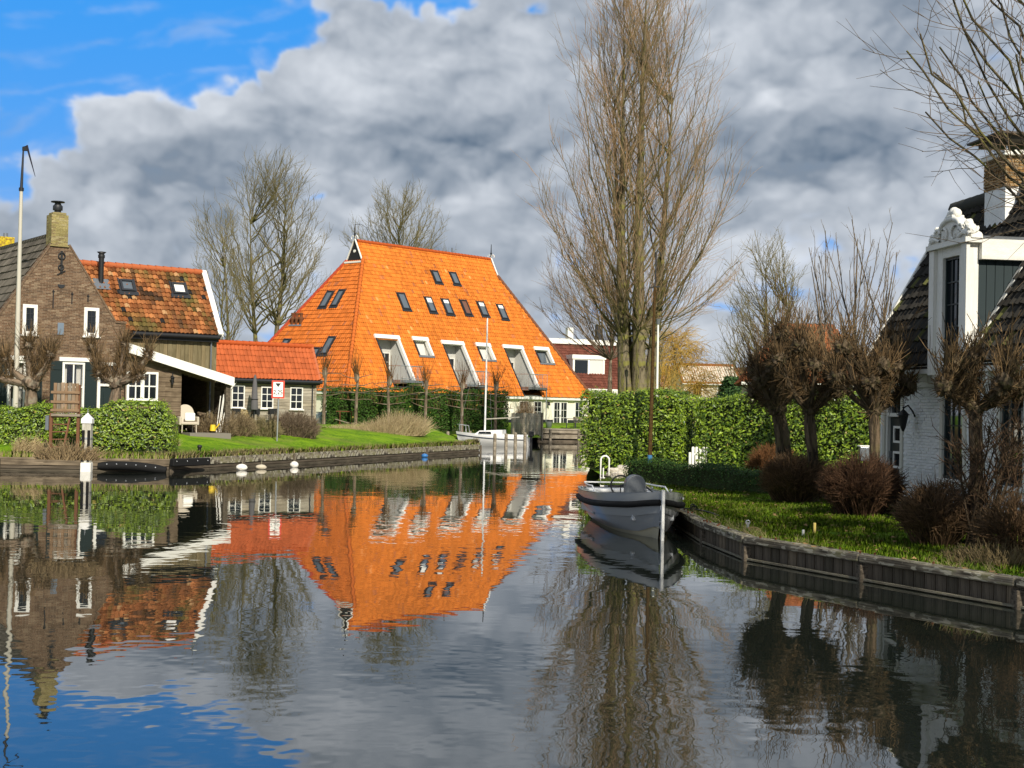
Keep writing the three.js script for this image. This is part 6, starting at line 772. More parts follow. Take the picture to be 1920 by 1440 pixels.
// trained trees before the ivy hedge: straight stems, horizontal arms, upright whips
{ const spots = [[607, 84], [667, 84.3], [729, 85], [797, 85.8], [866, 86.6], [929, 87.4]], labels = ['trained lime tree at the corner of the shed', 'trained lime tree nearest the rusty frame', 'trained lime tree rising out of the dry reed clump', 'trained lime tree next after the dry reed clump along the ivy hedge', 'trained lime tree just before the sailboat mast', 'trained lime tree at the picket fence end of the ivy hedge'];
  spots.forEach(([px, D], i) => { const p = atD(px, 790, D), t = thing('espalier_tree', labels[i], 'tree', V(p.x, groundY(p.x, p.z) - 0.02, p.z), 0.3, 'row of trained lime trees'), r = rng(200 + i), T = new Tubes(), W = new Tubes(true), H = 3.1;
    T.add(curve(V(0, 0, 0), V(0, 1, 0), H + 0.4, 6, 0.05, 0.02, r), taper(0.115, 0.075), 8); T.add([V(0, H - 0.15, 0), V(0, H + 0.05, 0), V(0, H + 0.3, 0), V(0, H + 0.5, 0)], [0.09, 0.16, 0.17, 0.08], 8, null, true);
    for (const y of [H - 1.25, H - 0.8, H - 0.35, H + 0.1]) for (const s of [-1, 1]) { const arm = curve(V(0, y, 0), V(s, 0.12, (r() - 0.5) * 0.1), 0.95 + r() * 0.25, 5, 0.28, 0.0, r); T.add(arm, taper(0.035, 0.014), 5); for (let k = 0; k < 6; k++) W.add(curve(along(arm, 0.2 + r() * 0.8), V((r() - 0.5) * 0.7, 1, (r() - 0.5) * 0.7), 0.3 + r() * 0.35, 3, 0.2, 0.05, r), taper(0.011, 0.006), 3, mix3([0.1, 0.06, 0.025], [0.24, 0.13, 0.05], r())); }
    for (let k = 0; k < 46; k++) W.add(curve(V((r() - 0.5) * 0.3, H + 0.25, (r() - 0.5) * 0.3), V((r() - 0.5) * 1.1, 1, (r() - 0.5) * 1.1), 0.6 + r() * 1.2, 4, 0.16, 0.08, r), taper(0.013, 0.006), 3, mix3([0.1, 0.06, 0.025], [0.24, 0.12, 0.045], r()));
    part(t, 'trunk', T.geo(), MT.barkBrown); part(t, 'crown', W.geo(), MT.twig); });
  const a = atD(607, 790, 84), b = atD(945, 790, 87.6), t = thing('training_wires', 'taut wires stretched between the trained lime trees', 'wire'), T = new Tubes(); for (const y of [3.05, 3.5]) T.add([V(a.x, y, a.z), V(b.x, y, b.z)], () => 0.006, 4); part(t, 'wire', T.geo(), MT.zinc); }
// ---------------------------------------------------------------- shrubs on the right lawn
{ const br = [[0.05, 0.034, 0.019], [0.19, 0.115, 0.06]], S = (px, py, sz, n, label, seed, cols = br) => { const p = ground(px, py); return twigBush('bare_shrub', label, V(p.x, p.y - 0.02, p.z - sz[2] * 0.8), { seed, size: sz, n, cols, forks: 8, fl: 0.2, r: 0.008, foot: 0.75 }, 'clipped brown shrubs by the white house'); };
  S(1503, 945, [0.72, 1.12, 0.7], 620, 'round clipped brown shrub at the foot of the patchy pollard', 301); S(1627, 970, [0.72, 1.2, 0.72], 680, 'round dark brown shrub below the door of the white house', 302, [[0.035, 0.022, 0.014], [0.15, 0.08, 0.045]]);
  S(1448, 905, [0.6, 1.05, 0.5], 320, 'rusty brown shrub at the end of the low box hedge', 303, [[0.10, 0.05, 0.02], [0.26, 0.12, 0.05]]);
  S(1772, 1028, [0.52, 1.0, 0.52], 420, 'tall loose twiggy shrub under the first window of the white house', 304); S(1925, 1058, [0.5, 0.95, 0.5], 300, 'loose twiggy shrub under the second window of the white house', 305);
  const p = ground(1838, 1030), t = thing('espaliered_bush', 'tall dark fan of bare crooked stems against the white wall', 'shrub', V(p.x, p.y, p.z)), r = rng(310), T = new Tubes(true); for (let i = 0; i < 16; i++) { const st = curve(V((r() - 0.5) * 0.5, 0, (r() - 0.5) * 0.3), V((r() - 0.5) * 0.9, 1, (r() - 0.5) * 0.5), 1.5 + r() * 0.6, 6, 0.35, 0.06, r); T.add(st, taper(0.026, 0.008), 5, [0.05, 0.035, 0.022]); for (let k = 0; k < 16; k++) { const q = 0.25 + r() * 0.75, s = curve(along(st, q), side(dirAt(st, q), 0.8, r() * 6.28, r), 0.3 + r() * 0.3, 3, 0.5, 0.08, r); T.add(s, taper(0.009, 0.005), 3, mix3([0.04, 0.028, 0.018], [0.14, 0.085, 0.05], r())); for (let m = 0; m < 2; m++) T.add(curve(along(s, r()), side(dirAt(s, 0.5), 0.8, r() * 6.28, r), 0.2, 2, 0.5, 0.06, r), taper(0.006, 0.003), 3, mix3([0.04, 0.028, 0.018], [0.14, 0.085, 0.05], r())); } } part(t, 'stems', T.geo(), MT.twig);
  { const q = ground(1870, 1058), u = thing('dry_grass', 'tangled dead grass at the foot of the twiggy shrubs', 'grass', V(q.x, q.y, q.z)); strawClump(u, 'blades', { seed: 33, n: 900, rx: 0.7, rz: 0.5, h: 0.42, r: 0.004, cols: [[0.09, 0.07, 0.035], [0.24, 0.18, 0.09]] }); } }
// dead hedges and dry grass on the left lawn
{ const dead = [[0.13, 0.09, 0.05], [0.34, 0.26, 0.15]];
  const D = (px, py, sz, n, label, seed, cols = dead) => { const p = ground(px, py); return twigBush('dead_hedge', label, V(p.x, p.y - 0.02, p.z - sz[2]), { seed, size: sz, n, cols, forks: 6, fl: 0.22, r: 0.013, foot: 0.95, cat: 'hedge' }, 'dead brown hydrangea hedges'); };
  D(396, 826, [0.85, 1.1, 0.5], 420, 'dead brown hydrangea hedge beside the wicker chair', 401); D(432, 826, [0.95, 1.2, 0.5], 420, 'dead brown hydrangea hedge below the first shed window', 402); D(545, 826, [1.15, 1.3, 0.5], 620, 'dense dark dead hedge behind the clearance sign', 403, [[0.12, 0.085, 0.06], [0.28, 0.21, 0.14]]); D(492, 826, [0.7, 1.0, 0.4], 260, 'thin dead hedge between the white bollard and the sign', 404, [[0.16, 0.14, 0.06], [0.34, 0.28, 0.15]]);
  { const p = ground(700, 817), t = thing('dry_reed_clump', 'broad pale clump of dry grass before the ivy hedge', 'grass', V(p.x, p.y, p.z - 1)); strawClump(t, 'blades', { seed: 501, n: 4200, rx: 2.6, rz: 1.1, h: 1.5, r: 0.011, prof: (x) => 0.55 + 0.75 * sstep(-0.2, 0.6, x), cols: [[0.3, 0.22, 0.11], [0.62, 0.5, 0.3]] }); }
  { const p = ground(48, 852), t = thing('dry_reed_clump', 'slanting straw tuft at the foot of the flagpole', 'grass', V(p.x, p.y, p.z)); strawClump(t, 'blades', { seed: 503, n: 700, rx: 0.45, rz: 0.3, h: 0.95, r: 0.009, lean: 0.7, cols: [[0.3, 0.22, 0.1], [0.6, 0.47, 0.27]] }); }
  { const p = ground(125, 862), t = thing('dry_reed_clump', 'brown withered tuft beneath the plank board stand', 'grass', V(p.x, p.y, p.z)); strawClump(t, 'blades', { seed: 504, n: 600, rx: 0.7, rz: 0.3, h: 0.55, r: 0.009, cols: [[0.16, 0.11, 0.06], [0.38, 0.28, 0.15]] }); }
  { const p = ground(310, 838), t = thing('dry_reed_clump', 'sparse straw tuft at the end of the laurel hedge', 'grass', V(p.x, p.y, p.z)); strawClump(t, 'blades', { seed: 505, n: 420, rx: 0.5, rz: 0.3, h: 0.6, r: 0.008, cols: [[0.28, 0.22, 0.1], [0.5, 0.42, 0.22]] }); }
  { const p = atD(997, 812, 95), t = thing('rush_clump', 'green rushes at the corner of the picket fence', 'plant', V(p.x, 0.45, p.z)); strawClump(t, 'blades', { seed: 506, n: 500, rx: 0.5, rz: 0.4, h: 1.2, r: 0.013, cols: [[0.07, 0.09, 0.02], [0.2, 0.18, 0.06]] }); }
  { const r = rng(510), T = new Tubes(true); const t = thing('bank_straw', 'dry straw fringe hanging over the left bank edge', 'grass'); for (let i = 0; i < 2600; i++) { const k = 1 + Math.floor(r() * 8), f = r(), x = lerp(leftEdge[k][0], leftEdge[k + 1][0], f), D = lerp(leftEdge[k][1], leftEdge[k + 1][1], f); if (fbm(x * 0.5, D * 0.5, 3) < 0.45) continue; T.add(curve(V(x, 0.42, -D - 0.1 - r() * 0.4), V((r() - 0.5), 1, (r() - 0.2)), 0.12 + r() * 0.25, 3, 0.4, -0.15, r), taper(0.007, 0.003), 3, mix3([0.2, 0.16, 0.07], [0.45, 0.37, 0.2], r())); } part(t, 'blades', T.geo(), MT.twig); t.children[0].userData.kind = 'stuff'; }
  { const r = rng(511), T = new Tubes(true), t = thing('bank_straw', 'dry weeds and straw along the cap of the right bank', 'grass'); for (let i = 0; i < 2200; i++) { const k = 3 + Math.floor(r() * 6), f = r(), x = lerp(rightEdge[k][0], rightEdge[k + 1][0], f), D = lerp(rightEdge[k][1], rightEdge[k + 1][1], f), cl = fbm(x * 1.3, D * 1.3, 3); if (cl < 0.47) continue; const green = r() < 0.45; T.add(curve(V(x + 0.12 + r() * 0.25, 0.37, -D + 0.05), V((r() - 0.65), 0.9, (r() - 0.5)), 0.06 + r() * 0.16, 3, 0.5, -0.18, r), taper(0.0035, 0.0015), 3, green ? mix3([0.06, 0.12, 0.01], [0.18, 0.24, 0.03], r()) : mix3([0.2, 0.15, 0.07], [0.45, 0.36, 0.2], r())); } part(t, 'blades', T.geo(), MT.twig).userData.kind = 'stuff'; }
}
// ---------------------------------------------------------------- boats
function hullSurf(P, s0, s1, v0, v1, off, ns = 26, nv = 5, sides = [1, -1]) {
  const p = [], idx = []; for (const sd of sides) { const b = p.length / 3; for (let i = 0; i <= ns; i++) for (let j = 0; j <= nv; j++) { const q = P(lerp(s0, s1, i / ns), lerp(v0, v1, j / nv), typeof off === 'function' ? off(j / nv) : off); p.push(q.x, q.y, q.z * sd); } for (let i = 0; i < ns; i++) for (let j = 0; j < nv; j++) { const a = b + i * (nv + 1) + j, c = a + nv + 1; if (sd > 0) idx.push(a, c, a + 1, c, c + 1, a + 1); else idx.push(a, a + 1, c, c, a + 1, c + 1); } }
  const g = new THREE.BufferGeometry(); g.setAttribute('position', new THREE.Float32BufferAttribute(p, 3)); g.setIndex(idx); g.computeVertexNormals(); return g;
}
{ // grey motor sloop
  const L = 4.95, B = 0.88, st = V(2.3, 0, -31.3), bow = V(2.905, 0, -26.42), psi = Math.atan2(-(bow.z - st.z), bow.x - st.x), t = thing('motor_sloop', 'grey open motor boat with black rub rail and white stem post, moored', 'boat', st, psi);
  const half = (s) => B * (s < 0.42 ? lerp(0.84, 1, Math.sin(s / 0.42 * 1.57)) : Math.max(0.0, 1 - ((s - 0.42) / 0.58) ** 2.7)), sheer = (s) => 0.66 + 0.26 * s ** 1.8 + 0.05 * (1 - s) ** 3, keel = (s) => -0.25 + 0.2 * sstep(0.82, 1, s);
  const P = (s, v, off = 0) => { const k = keel(s), y = lerp(k, sheer(s), v), f = lerp(0.12, 1, Math.sin(Math.min(1, v * 1.06) * 1.57) ** 0.75) * (1 + 0.04 * (v - 0.7)), bowF = lerp(1, 0.55 + 0.45 * v, sstep(0.6, 1, s)), x = L * s - 0.22 * sstep(0.75, 1, s) * (1 - v) ** 1.5 + (s === 0 ? 0 : 0), w = half(s) * f * bowF; return V(x, y, Math.max(0.028, w + off)); };
  const gp = phys([0.22, 0.228, 0.232], 0.3, { clearcoat: 0.5, clearcoatRoughness: 0.2, bumpMap: noiseT, bumpScale: 0.001 }), gl = phys([0.27, 0.28, 0.285], 0.28, { clearcoat: 0.5, clearcoatRoughness: 0.2 }), cream = mat([0.42, 0.38, 0.27], 0.6), wht = phys([0.75, 0.74, 0.7], 0.35), inner = phys([0.42, 0.44, 0.46], 0.4);
  const hull = part(t, 'hull', hullSurf(P, 0, 1, 0, 0.34, 0), cream); part(hull, 'strake', hullSurf(P, 0, 1, 0.31, 0.585, (q) => 0.024 - q * 0.012), gp); part(hull, 'strake', hullSurf(P, 0, 1, 0.575, 0.745, (q) => 0.034 - q * 0.012), gl); part(hull, 'strake', hullSurf(P, 0, 1, 0.82, 1, 0.02), gl);
  const rub = [], rubS = (sd) => { const a = []; for (let i = 0; i <= 30; i++) { const q = P(i / 30, 0.785, 0.035); q.z *= sd; a.push(q); } return a; }; for (const sd of [1, -1]) part(hull, 'rub_rail', new Tubes().add(rubS(sd), () => 0.062, 8, null, true).geo(), MT.rubber);
  part(hull, 'transom', (() => { const q = []; for (let j = 0; j < 10; j++) { const a = P(0, j / 10, 0.02), b = P(0, (j + 1) / 10, 0.02); q.push([V(0, a.y, -a.z), V(0, a.y, a.z), V(0, b.y, b.z), V(0, b.y, -b.z)]); } return poly(q); })(), gp);
  part(hull, 'lining', hullSurf(P, 0.02, 0.985, 0.5, 1, -0.07), inner); const rim = []; for (const sd of [1, -1]) { const g = hullSurf((s, v, o) => { const q = P(s, 1, lerp(-0.085, 0.035, v)); q.y += 0.012; return q; }, 0, 1, 0, 1, 0, 30, 1, [sd]); rim.push(g.toNonIndexed()); } part(hull, 'gunwale', mergeGeometries(rim), gl);
  { const q = []; for (let i = 0; i < 16; i++) { const a = P(i / 16, 0.52, -0.06), b = P((i + 1) / 16, 0.52, -0.06), y = 0.22; q.push([V(a.x, y, -a.z), V(a.x, y, a.z), V(b.x, y, b.z), V(b.x, y, -b.z)]); } part(t, 'floor', poly(q), mat([0.3, 0.3, 0.3], 0.7)); }
  { const a = P(1, 0.14), b = P(1, 1); part(t, 'stem_post', bar(V(b.x + 0.03, -0.3, 0), V(b.x + 0.05, b.y + 0.035, 0), 0.052, 0.09), wht); }
  part(t, 'stern_bench', merge([rbx(0.12, 0.62, 0.25, 0.62, -0.68, 0.68, 0.03), rbx(0.62, 2.0, 0.25, 0.6, 0.5, 0.8, 0.03), rbx(0.62, 2.0, 0.25, 0.6, -0.8, -0.5, 0.03)]), inner); part(t, 'cushion', merge([rbx(0.14, 0.6, 0.622, 0.7, -0.64, 0.64, 0.035), rbx(0.64, 1.95, 0.602, 0.68, 0.52, 0.78, 0.035), rbx(0.64, 1.95, 0.602, 0.68, -0.78, -0.52, 0.035)]), mat([0.62, 0.62, 0.6], 0.8)); part(t, 'bow_bench', rbx(3.5, 4.2, 0.3, 0.52, -0.42, 0.42, 0.03), inner);
  { const s = new THREE.Shape(); s.moveTo(-0.17, 0); s.lineTo(0.17, 0); s.lineTo(0.19, 0.66); s.absarc(0, 0.66, 0.19, 0, Math.PI, false); s.lineTo(-0.17, 0); const c = part(t, 'console', new THREE.ExtrudeGeometry(s, { depth: 0.2, bevelEnabled: true, bevelSize: 0.025, bevelThickness: 0.025, bevelSegments: 3 }).rotateY(Math.PI / 2).translate(2.1, 0.23, -0.05), phys([0.1, 0.11, 0.12], 0.35)); part(c, 'steering_wheel', merge([new THREE.TorusGeometry(0.21, 0.018, 8, 24).rotateY(Math.PI / 2).translate(1.96, 0.86, 0.2), rod(V(1.96, 0.86, 0.2), V(2.12, 0.86, 0.1), 0.025), bar(V(1.96, 0.86, 0.0), V(1.96, 0.86, 0.4), 0.02, 0.02), bar(V(1.96, 0.66, 0.2), V(1.96, 0.86, 0.2), 0.02, 0.02)]), MT.black); }
  { const pts = []; for (let i = 12; i >= 0; i--) { const q = P(0.04 + i / 12 * 0.4, 1, -0.1); pts.push(V(q.x, q.y + 0.12 * Math.min(1, (12 - i) / 2), q.z)); } for (let i = 0; i <= 12; i++) { const q = P(0.04 + i / 12 * 0.4, 1, -0.1); pts.push(V(q.x, q.y + 0.12 * Math.min(1, (12 - i) / 2), -q.z)); } part(t, 'grab_rail', pipe(pts, 0.017, 7), wht); }
  for (const [s, sd] of [[0.93, -1], [0.93, 1], [0.12, -1], [0.12, 1]]) { const q = P(s, 1, -0.02); part(t, 'cleat', merge([rbx(q.x - 0.08, q.x + 0.08, q.y + 0.04, q.y + 0.06, q.z * sd - 0.015, q.z * sd + 0.015, 0.007), bx(q.x - 0.03, q.x + 0.03, q.y, q.y + 0.04, q.z * sd - 0.012, q.z * sd + 0.012)]), MT.steel); }
  { const q = P(0.8, 0.91, 0.03); part(t, 'badge', bx(q.x - 0.07, q.x + 0.07, q.y - 0.02, q.y + 0.02, -q.z - 0.03, -q.z + 0.002), MT.steel); }
  t.updateMatrixWorld(); const c = t.localToWorld(P(0.93, 1, -0.02).setZ(P(0.93, 1, -0.02).z).setY(0.99)); const e = ground(1300, 962), f = ground(1348, 975), rp = (a, b, sag) => { const q = []; for (let i = 0; i <= 14; i++) { const k = i / 14; q.push(a.clone().lerp(b, k).add(V(0, -sag * 4 * k * (1 - k), 0))); } return q; };
  e.y = 0.44; f.y = 0.44; const ln = thing('mooring_line', 'slack black mooring rope from the grey boat to the bank', 'rope'); part(ln, 'rope', new Tubes().add(rp(c, e, 0.1), () => 0.014, 6).add(rp(e, f, -0.02), () => 0.016, 6).geo(), MT.black); part(ln, 'knot', new THREE.TorusKnotGeometry(0.05, 0.016, 40, 6).translate(e.x, e.y + 0.03, e.z), MT.black);
}
{ // sailboat
  const p = atY(922, 836, 0), L = 4.55, psi = Math.PI - 0.22, t = thing('sailboat', 'small white sailboat with bare mast and boom moored by the picket fence', 'boat', V(p.x, 0, p.z), psi), h = L / 2;
  const half = (s) => 0.86 * (s < 0.4 ? lerp(0.72, 1, s / 0.4) : 1 - ((s - 0.4) / 0.6) ** 2.2), sheer = (s) => 0.56 + 0.28 * s ** 2, P = (s, v, off = 0) => { const y = lerp(-0.2, sheer(s), v); return V(L * s - h + 0.3 * sstep(0.8, 1, s) * (v - 1), y, Math.max(0.02, half(s) * lerp(0.35, 1, Math.sin(Math.min(1, v) * 1.57)) + off)); };
  const wh = phys([0.8, 0.79, 0.76], 0.3), hull = part(t, 'hull', hullSurf(P, 0, 1, 0, 1, 0, 26, 8), wh), sheerLine = (v, o) => [1, -1].map((sd) => { const a = []; for (let i = 0; i <= 24; i++) { const q = P(i / 24, v, o); q.z *= sd; a.push(q); } return new Tubes().add(a, () => 0.03, 5).geo().toNonIndexed(); });
  part(hull, 'stripe', mergeGeometries(sheerLine(0.82, 0.005)), mat([0.02, 0.03, 0.06], 0.5)); { const q = []; for (let i = 0; i < 20; i++) { const a = P(i / 20, 1), b = P((i + 1) / 20, 1); q.push([V(a.x, a.y, -a.z), V(a.x, a.y, a.z), V(b.x, b.y, b.z), V(b.x, b.y, -b.z)]); } const tr = P(0, 0), tt = P(0, 1); q.push([V(-h, -0.2, -tr.z), V(-h, -0.2, tr.z), V(-h, tt.y, tt.z), V(-h, tt.y, -tt.z)]); part(hull, 'deck', poly(q), wh); }
  const cab = (x0, x1, y0, y1, w0, w1) => poly([[V(x0, y0, w0), V(x1, y0, w0 * 0.7), V(x1 - 0.5, y1 - 0.08, w1 * 0.7), V(x0, y1, w1)], [V(x1, y0, -w0 * 0.7), V(x0, y0, -w0), V(x0, y1, -w1), V(x1 - 0.5, y1 - 0.08, -w1 * 0.7)], [V(x0, y1, w1), V(x1 - 0.5, y1 - 0.08, w1 * 0.7), V(x1 - 0.5, y1 - 0.08, -w1 * 0.7), V(x0, y1, -w1)], [V(x1, y0, w0 * 0.7), V(x1, y0, -w0 * 0.7), V(x1 - 0.5, y1 - 0.08, -w1 * 0.7), V(x1 - 0.5, y1 - 0.08, w1 * 0.7)], [V(x0, y0, -w0), V(x0, y0, w0), V(x0, y1, w1), V(x0, y1, -w1)]]);
  const cb = part(t, 'cabin', cab(-0.75, 1.2, 0.55, 1.0, 0.62, 0.55), wh); for (const s of [1, -1]) part(cb, 'cabin_window', slab([V(-0.1, 0.74, s * 0.585), V(0.75, 0.74, s * 0.5), V(0.68, 0.86, s * 0.485), V(-0.05, 0.87, s * 0.565)], s * -0.02), MT.glass);
  const mx = 0.45, mb = 1.0, mtop = atD(905, 596, -p.z).y; part(t, 'mast', rod(V(mx, mb - 0.1, 0), V(mx, mtop, 0), (q) => lerp(0.062, 0.045, q), 10), wh); part(t, 'boom', rod(V(mx, 1.62, 0), V(mx - 2.1, 1.78, 0.15), 0.04), mat([0.5, 0.46, 0.36], 0.6)); part(t, 'rigging', new Tubes().add([V(mx, mtop - 0.1, 0), V(h - 0.1, 0.84, 0)], () => 0.006, 4).add([V(mx, mtop - 0.1, 0), V(0.2, 0.66, 0.8)], () => 0.006, 4).add([V(mx, mtop - 0.1, 0), V(0.2, 0.66, -0.8)], () => 0.006, 4).geo(), MT.steel);
  const pu = new Tubes(); for (const s of [1, -1]) { pu.add([V(h - 0.75, 0.8, s * 0.42), V(h - 0.7, 1.2, s * 0.36), V(h - 0.25, 1.26, s * 0.18), V(h - 0.06, 1.26, 0)], () => 0.02, 6); pu.add([V(h - 0.3, 0.86, s * 0.2), V(h - 0.25, 1.26, s * 0.18)], () => 0.018, 6); } part(t, 'pulpit', pu.geo(), MT.steel);
  const om = part(t, 'outboard_motor', merge([rbx(-h - 0.32, -h - 0.02, 0.62, 0.95, -0.14, 0.14, 0.06), rbx(-h - 0.24, -h - 0.1, -0.1, 0.62, -0.06, 0.06, 0.03)]), MT.black); part(t, 'cockpit_coaming', merge([rbx(-h + 0.15, -0.78, 0.57, 0.72, 0.5, 0.58, 0.02), rbx(-h + 0.15, -0.78, 0.57, 0.72, -0.58, -0.5, 0.02)]), wh);
}
// mooring posts round the inlet
{ const posts = [[815.5, 809, 826], [839.5, 809, 826], [881, 808, 834], [927.5, 813, 841], [948.5, 813, 841], [966, 811, 840.5], [984, 811, 840], [1031.5, 805, 831], [1085, 805, 831]], labels = ['short grey post on the grass nearer the dry reed clump', 'short grey post on the grass nearer the sailboat pulpit', 'grey mooring post in the water at the sailboat bow', 'grey mooring post at the middle of the sailboat hull', 'grey mooring post beside the sailboat cockpit', 'grey mooring post level with the sailboat stern', 'grey mooring post just past the outboard motor', 'grey mooring post before the deck, nearer the picket fence', 'grey mooring post before the deck, nearer the tall laurel hedge'];
  posts.forEach(([px, y1, y0], i) => { const onLand = i < 2, b = onLand ? ground(px, y0) : atY(px, y0, 0), top = atD(px, y1, -b.z).y, t = thing('mooring_post', labels[i], 'post', V(b.x, 0, b.z), i * 0.7, 'mooring posts round the sailboat'), r = 0.1; part(t, 'post', new THREE.LatheGeometry([[r, -0.8], [r, 0.2], [r * 0.95, top - 0.05], [r * 0.7, top], [0, top + 0.01]].map(([a, c]) => new THREE.Vector2(a, c)), 9), MT.postWood); }); }
// picket fence, deck and terrace things in front of the farmhouse
{ const a = atD(958, 812, 92.5), b = atD(1014, 813, 94), L = Math.hypot(b.x - a.x, b.z - a.z), psi = Math.atan2(-(b.z - a.z), b.x - a.x), t = thing('picket_fence', 'weathered upright board fence between ivy hedge and deck', 'fence', V(a.x, 0.55, a.z), psi), r = rng(12), n = 20; for (let i = 0; i < n; i++) part(t, 'picket', rbx(i / n * L, (i + 0.86) / n * L, 0, 1.42 + r() * 0.06, 0, 0.025, 0.006), [MT.plankGrey, MT.plankGrey2, MT.plankGrey3][Math.floor(r() * 3)]); for (const y of [0.3, 1.1]) part(t, 'rail', bx(0, L, y, y + 0.08, -0.05, -0.003), MT.plankGrey2); part(t, 'post', rbx(L, L + 0.14, -0.4, 1.5, -0.06, 0.08, 0.015), MT.postWood); }
{ const t = thing('deck', 'low plank landing deck before the cream farmhouse wall', 'deck'), a = [1.9, 97.5], b = [8.2, 99.0], n = 10, dx = b[0] - a[0], dd = b[1] - a[1], L = Math.hypot(dx, dd), psi = Math.atan2(dd, dx), g = new THREE.Group(); t.position.set(a[0], 0, -a[1]); t.rotation.y = psi; for (let i = 0; i < n; i++) part(t, 'deck_board', uvm(rbx(0, L, 0.83, 0.89, -i * 0.3 - 0.28, -i * 0.3, 0.01), 0.5), i % 2 ? MT.deck : MT.plankGrey2); part(t, 'front_board', uvm(rbx(0, L, 0.6, 0.8, 0.002, 0.06, 0.01), 0.5), MT.deck); part(t, 'front_board', uvm(rbx(0, L, 0.22, 0.5, -0.06, 0.0, 0.01), 0.5), MT.postWood); part(t, 'front_board', uvm(rbx(0, L, -0.4, 0.12, -0.02, 0.05, 0.01), 0.5), MT.pile); for (let i = 0; i < 5; i++) part(t, 'post', rbx(i / 4 * (L - 0.2), i / 4 * (L - 0.2) + 0.14, -0.6, 0.82, -0.35, -0.2, 0.01), MT.pile); part(t, 'fill', bx(0.05, L, -0.3, 0.78, -3.2, -0.4), MT.pile); }
{ const p = atD(1095, 800, 104), t = thing('garden_bench', 'thin garden bench on the deck by the farmhouse window', 'bench', V(p.x, 0.9, p.z), 0.2); part(t, 'seat', rbx(-0.8, 0.8, 0.42, 0.47, -0.2, 0.2, 0.01), MT.postWood); part(t, 'backrest', rbx(-0.8, 0.8, 0.62, 0.85, -0.22, -0.18, 0.01), MT.postWood); for (const x of [-0.75, 0.7]) for (const z of [-0.2, 0.15]) part(t, 'leg', rbx(x, x + 0.05, 0, z < 0 ? 0.85 : 0.42, z - 0.02, z + 0.03, 0.008), MT.dark); }
{ const p = atD(1086, 799, 103), t = thing('garden_table', 'small dark garden table on the farmhouse deck', 'table', V(p.x - 0.6, 0.9, p.z)); part(t, 'tabletop', rbx(-0.4, 0.4, 0.68, 0.72, -0.3, 0.3, 0.01), MT.dark); for (const x of [-0.36, 0.32]) for (const z of [-0.26, 0.22]) part(t, 'leg', bx(x, x + 0.04, 0, 0.68, z, z + 0.04), MT.dark); }
{ const p = atD(1029, 798, 103), t = thing('planter_tub', 'round grey planter tub on the deck beside the farmhouse door', 'planter', V(p.x, 0.9, p.z)); part(t, 'tub', new THREE.LatheGeometry([[0, 0], [0.2, 0], [0.27, 0.45], [0.24, 0.45], [0.2, 0.38], [0, 0.38]].map(([a, b]) => new THREE.Vector2(a, b)), 16), MT.zinc); strawClump(t, 'plant', { seed: 8, n: 60, rx: 0.18, rz: 0.18, h: 0.4, cols: [[0.05, 0.06, 0.02], [0.14, 0.12, 0.05]] }); }
{ const p = atD(985, 770, 108); twigBush('climbing_shrub', 'tangled pale climbing shrub before the farmhouse window', V(p.x, 0.95, p.z), { seed: 611, size: [0.75, 2.1, 0.5], n: 160, forks: 5, r: 0.014, cols: [[0.2, 0.13, 0.08], [0.4, 0.3, 0.2]] }); }
// ---------------------------------------------------------------- left bank things
{ const b = ground(27, 838), D = -b.z, t = thing('flagpole', 'tall pale flagpole with dark tip and thin hanging pennant', 'flagpole', b), top = atD(44, 277, D), mid = atD(40, 355, D), d = (v) => v.clone().sub(b); part(t, 'pole', rod(V(0, 0.02, 0), d(mid), (q) => lerp(0.11, 0.06, q), 10), mat([0.5, 0.47, 0.39], 0.6, { bumpMap: noiseT, bumpScale: 0.004 })); part(t, 'tip', rod(d(mid), d(top), (q) => lerp(0.06, 0.03, q), 8), MT.dark); part(t, 'collar', new THREE.CylinderGeometry(0.09, 0.09, 0.12, 10).translate(d(mid).x, d(mid).y, d(mid).z), MT.black); const e = d(top), f = d(atD(66, 331, D)); part(t, 'pennant', new Tubes().add([e, e.clone().add(V(0.12, 0.08, 0)), e.clone().lerp(f, 0.35).add(V(0.06, 0.1, 0)), f], [0.05, 0.05, 0.035, 0.01], 5).geo(), mat([0.02, 0.02, 0.03], 0.8)); part(t, 'tip_head', rbx(e.x - 0.04, e.x + 0.14, e.y - 0.12, e.y + 0.04, -0.04, 0.04, 0.02), MT.black); part(t, 'foot_bracket', rbx(-0.2, 0.05, 0, 1.6, -0.3, -0.14, 0.02), MT.zinc); part(t, 'foot_plate', rbx(-0.11, 0.11, 0, 0.62, 0.11, 0.15, 0.01), MT.white); }
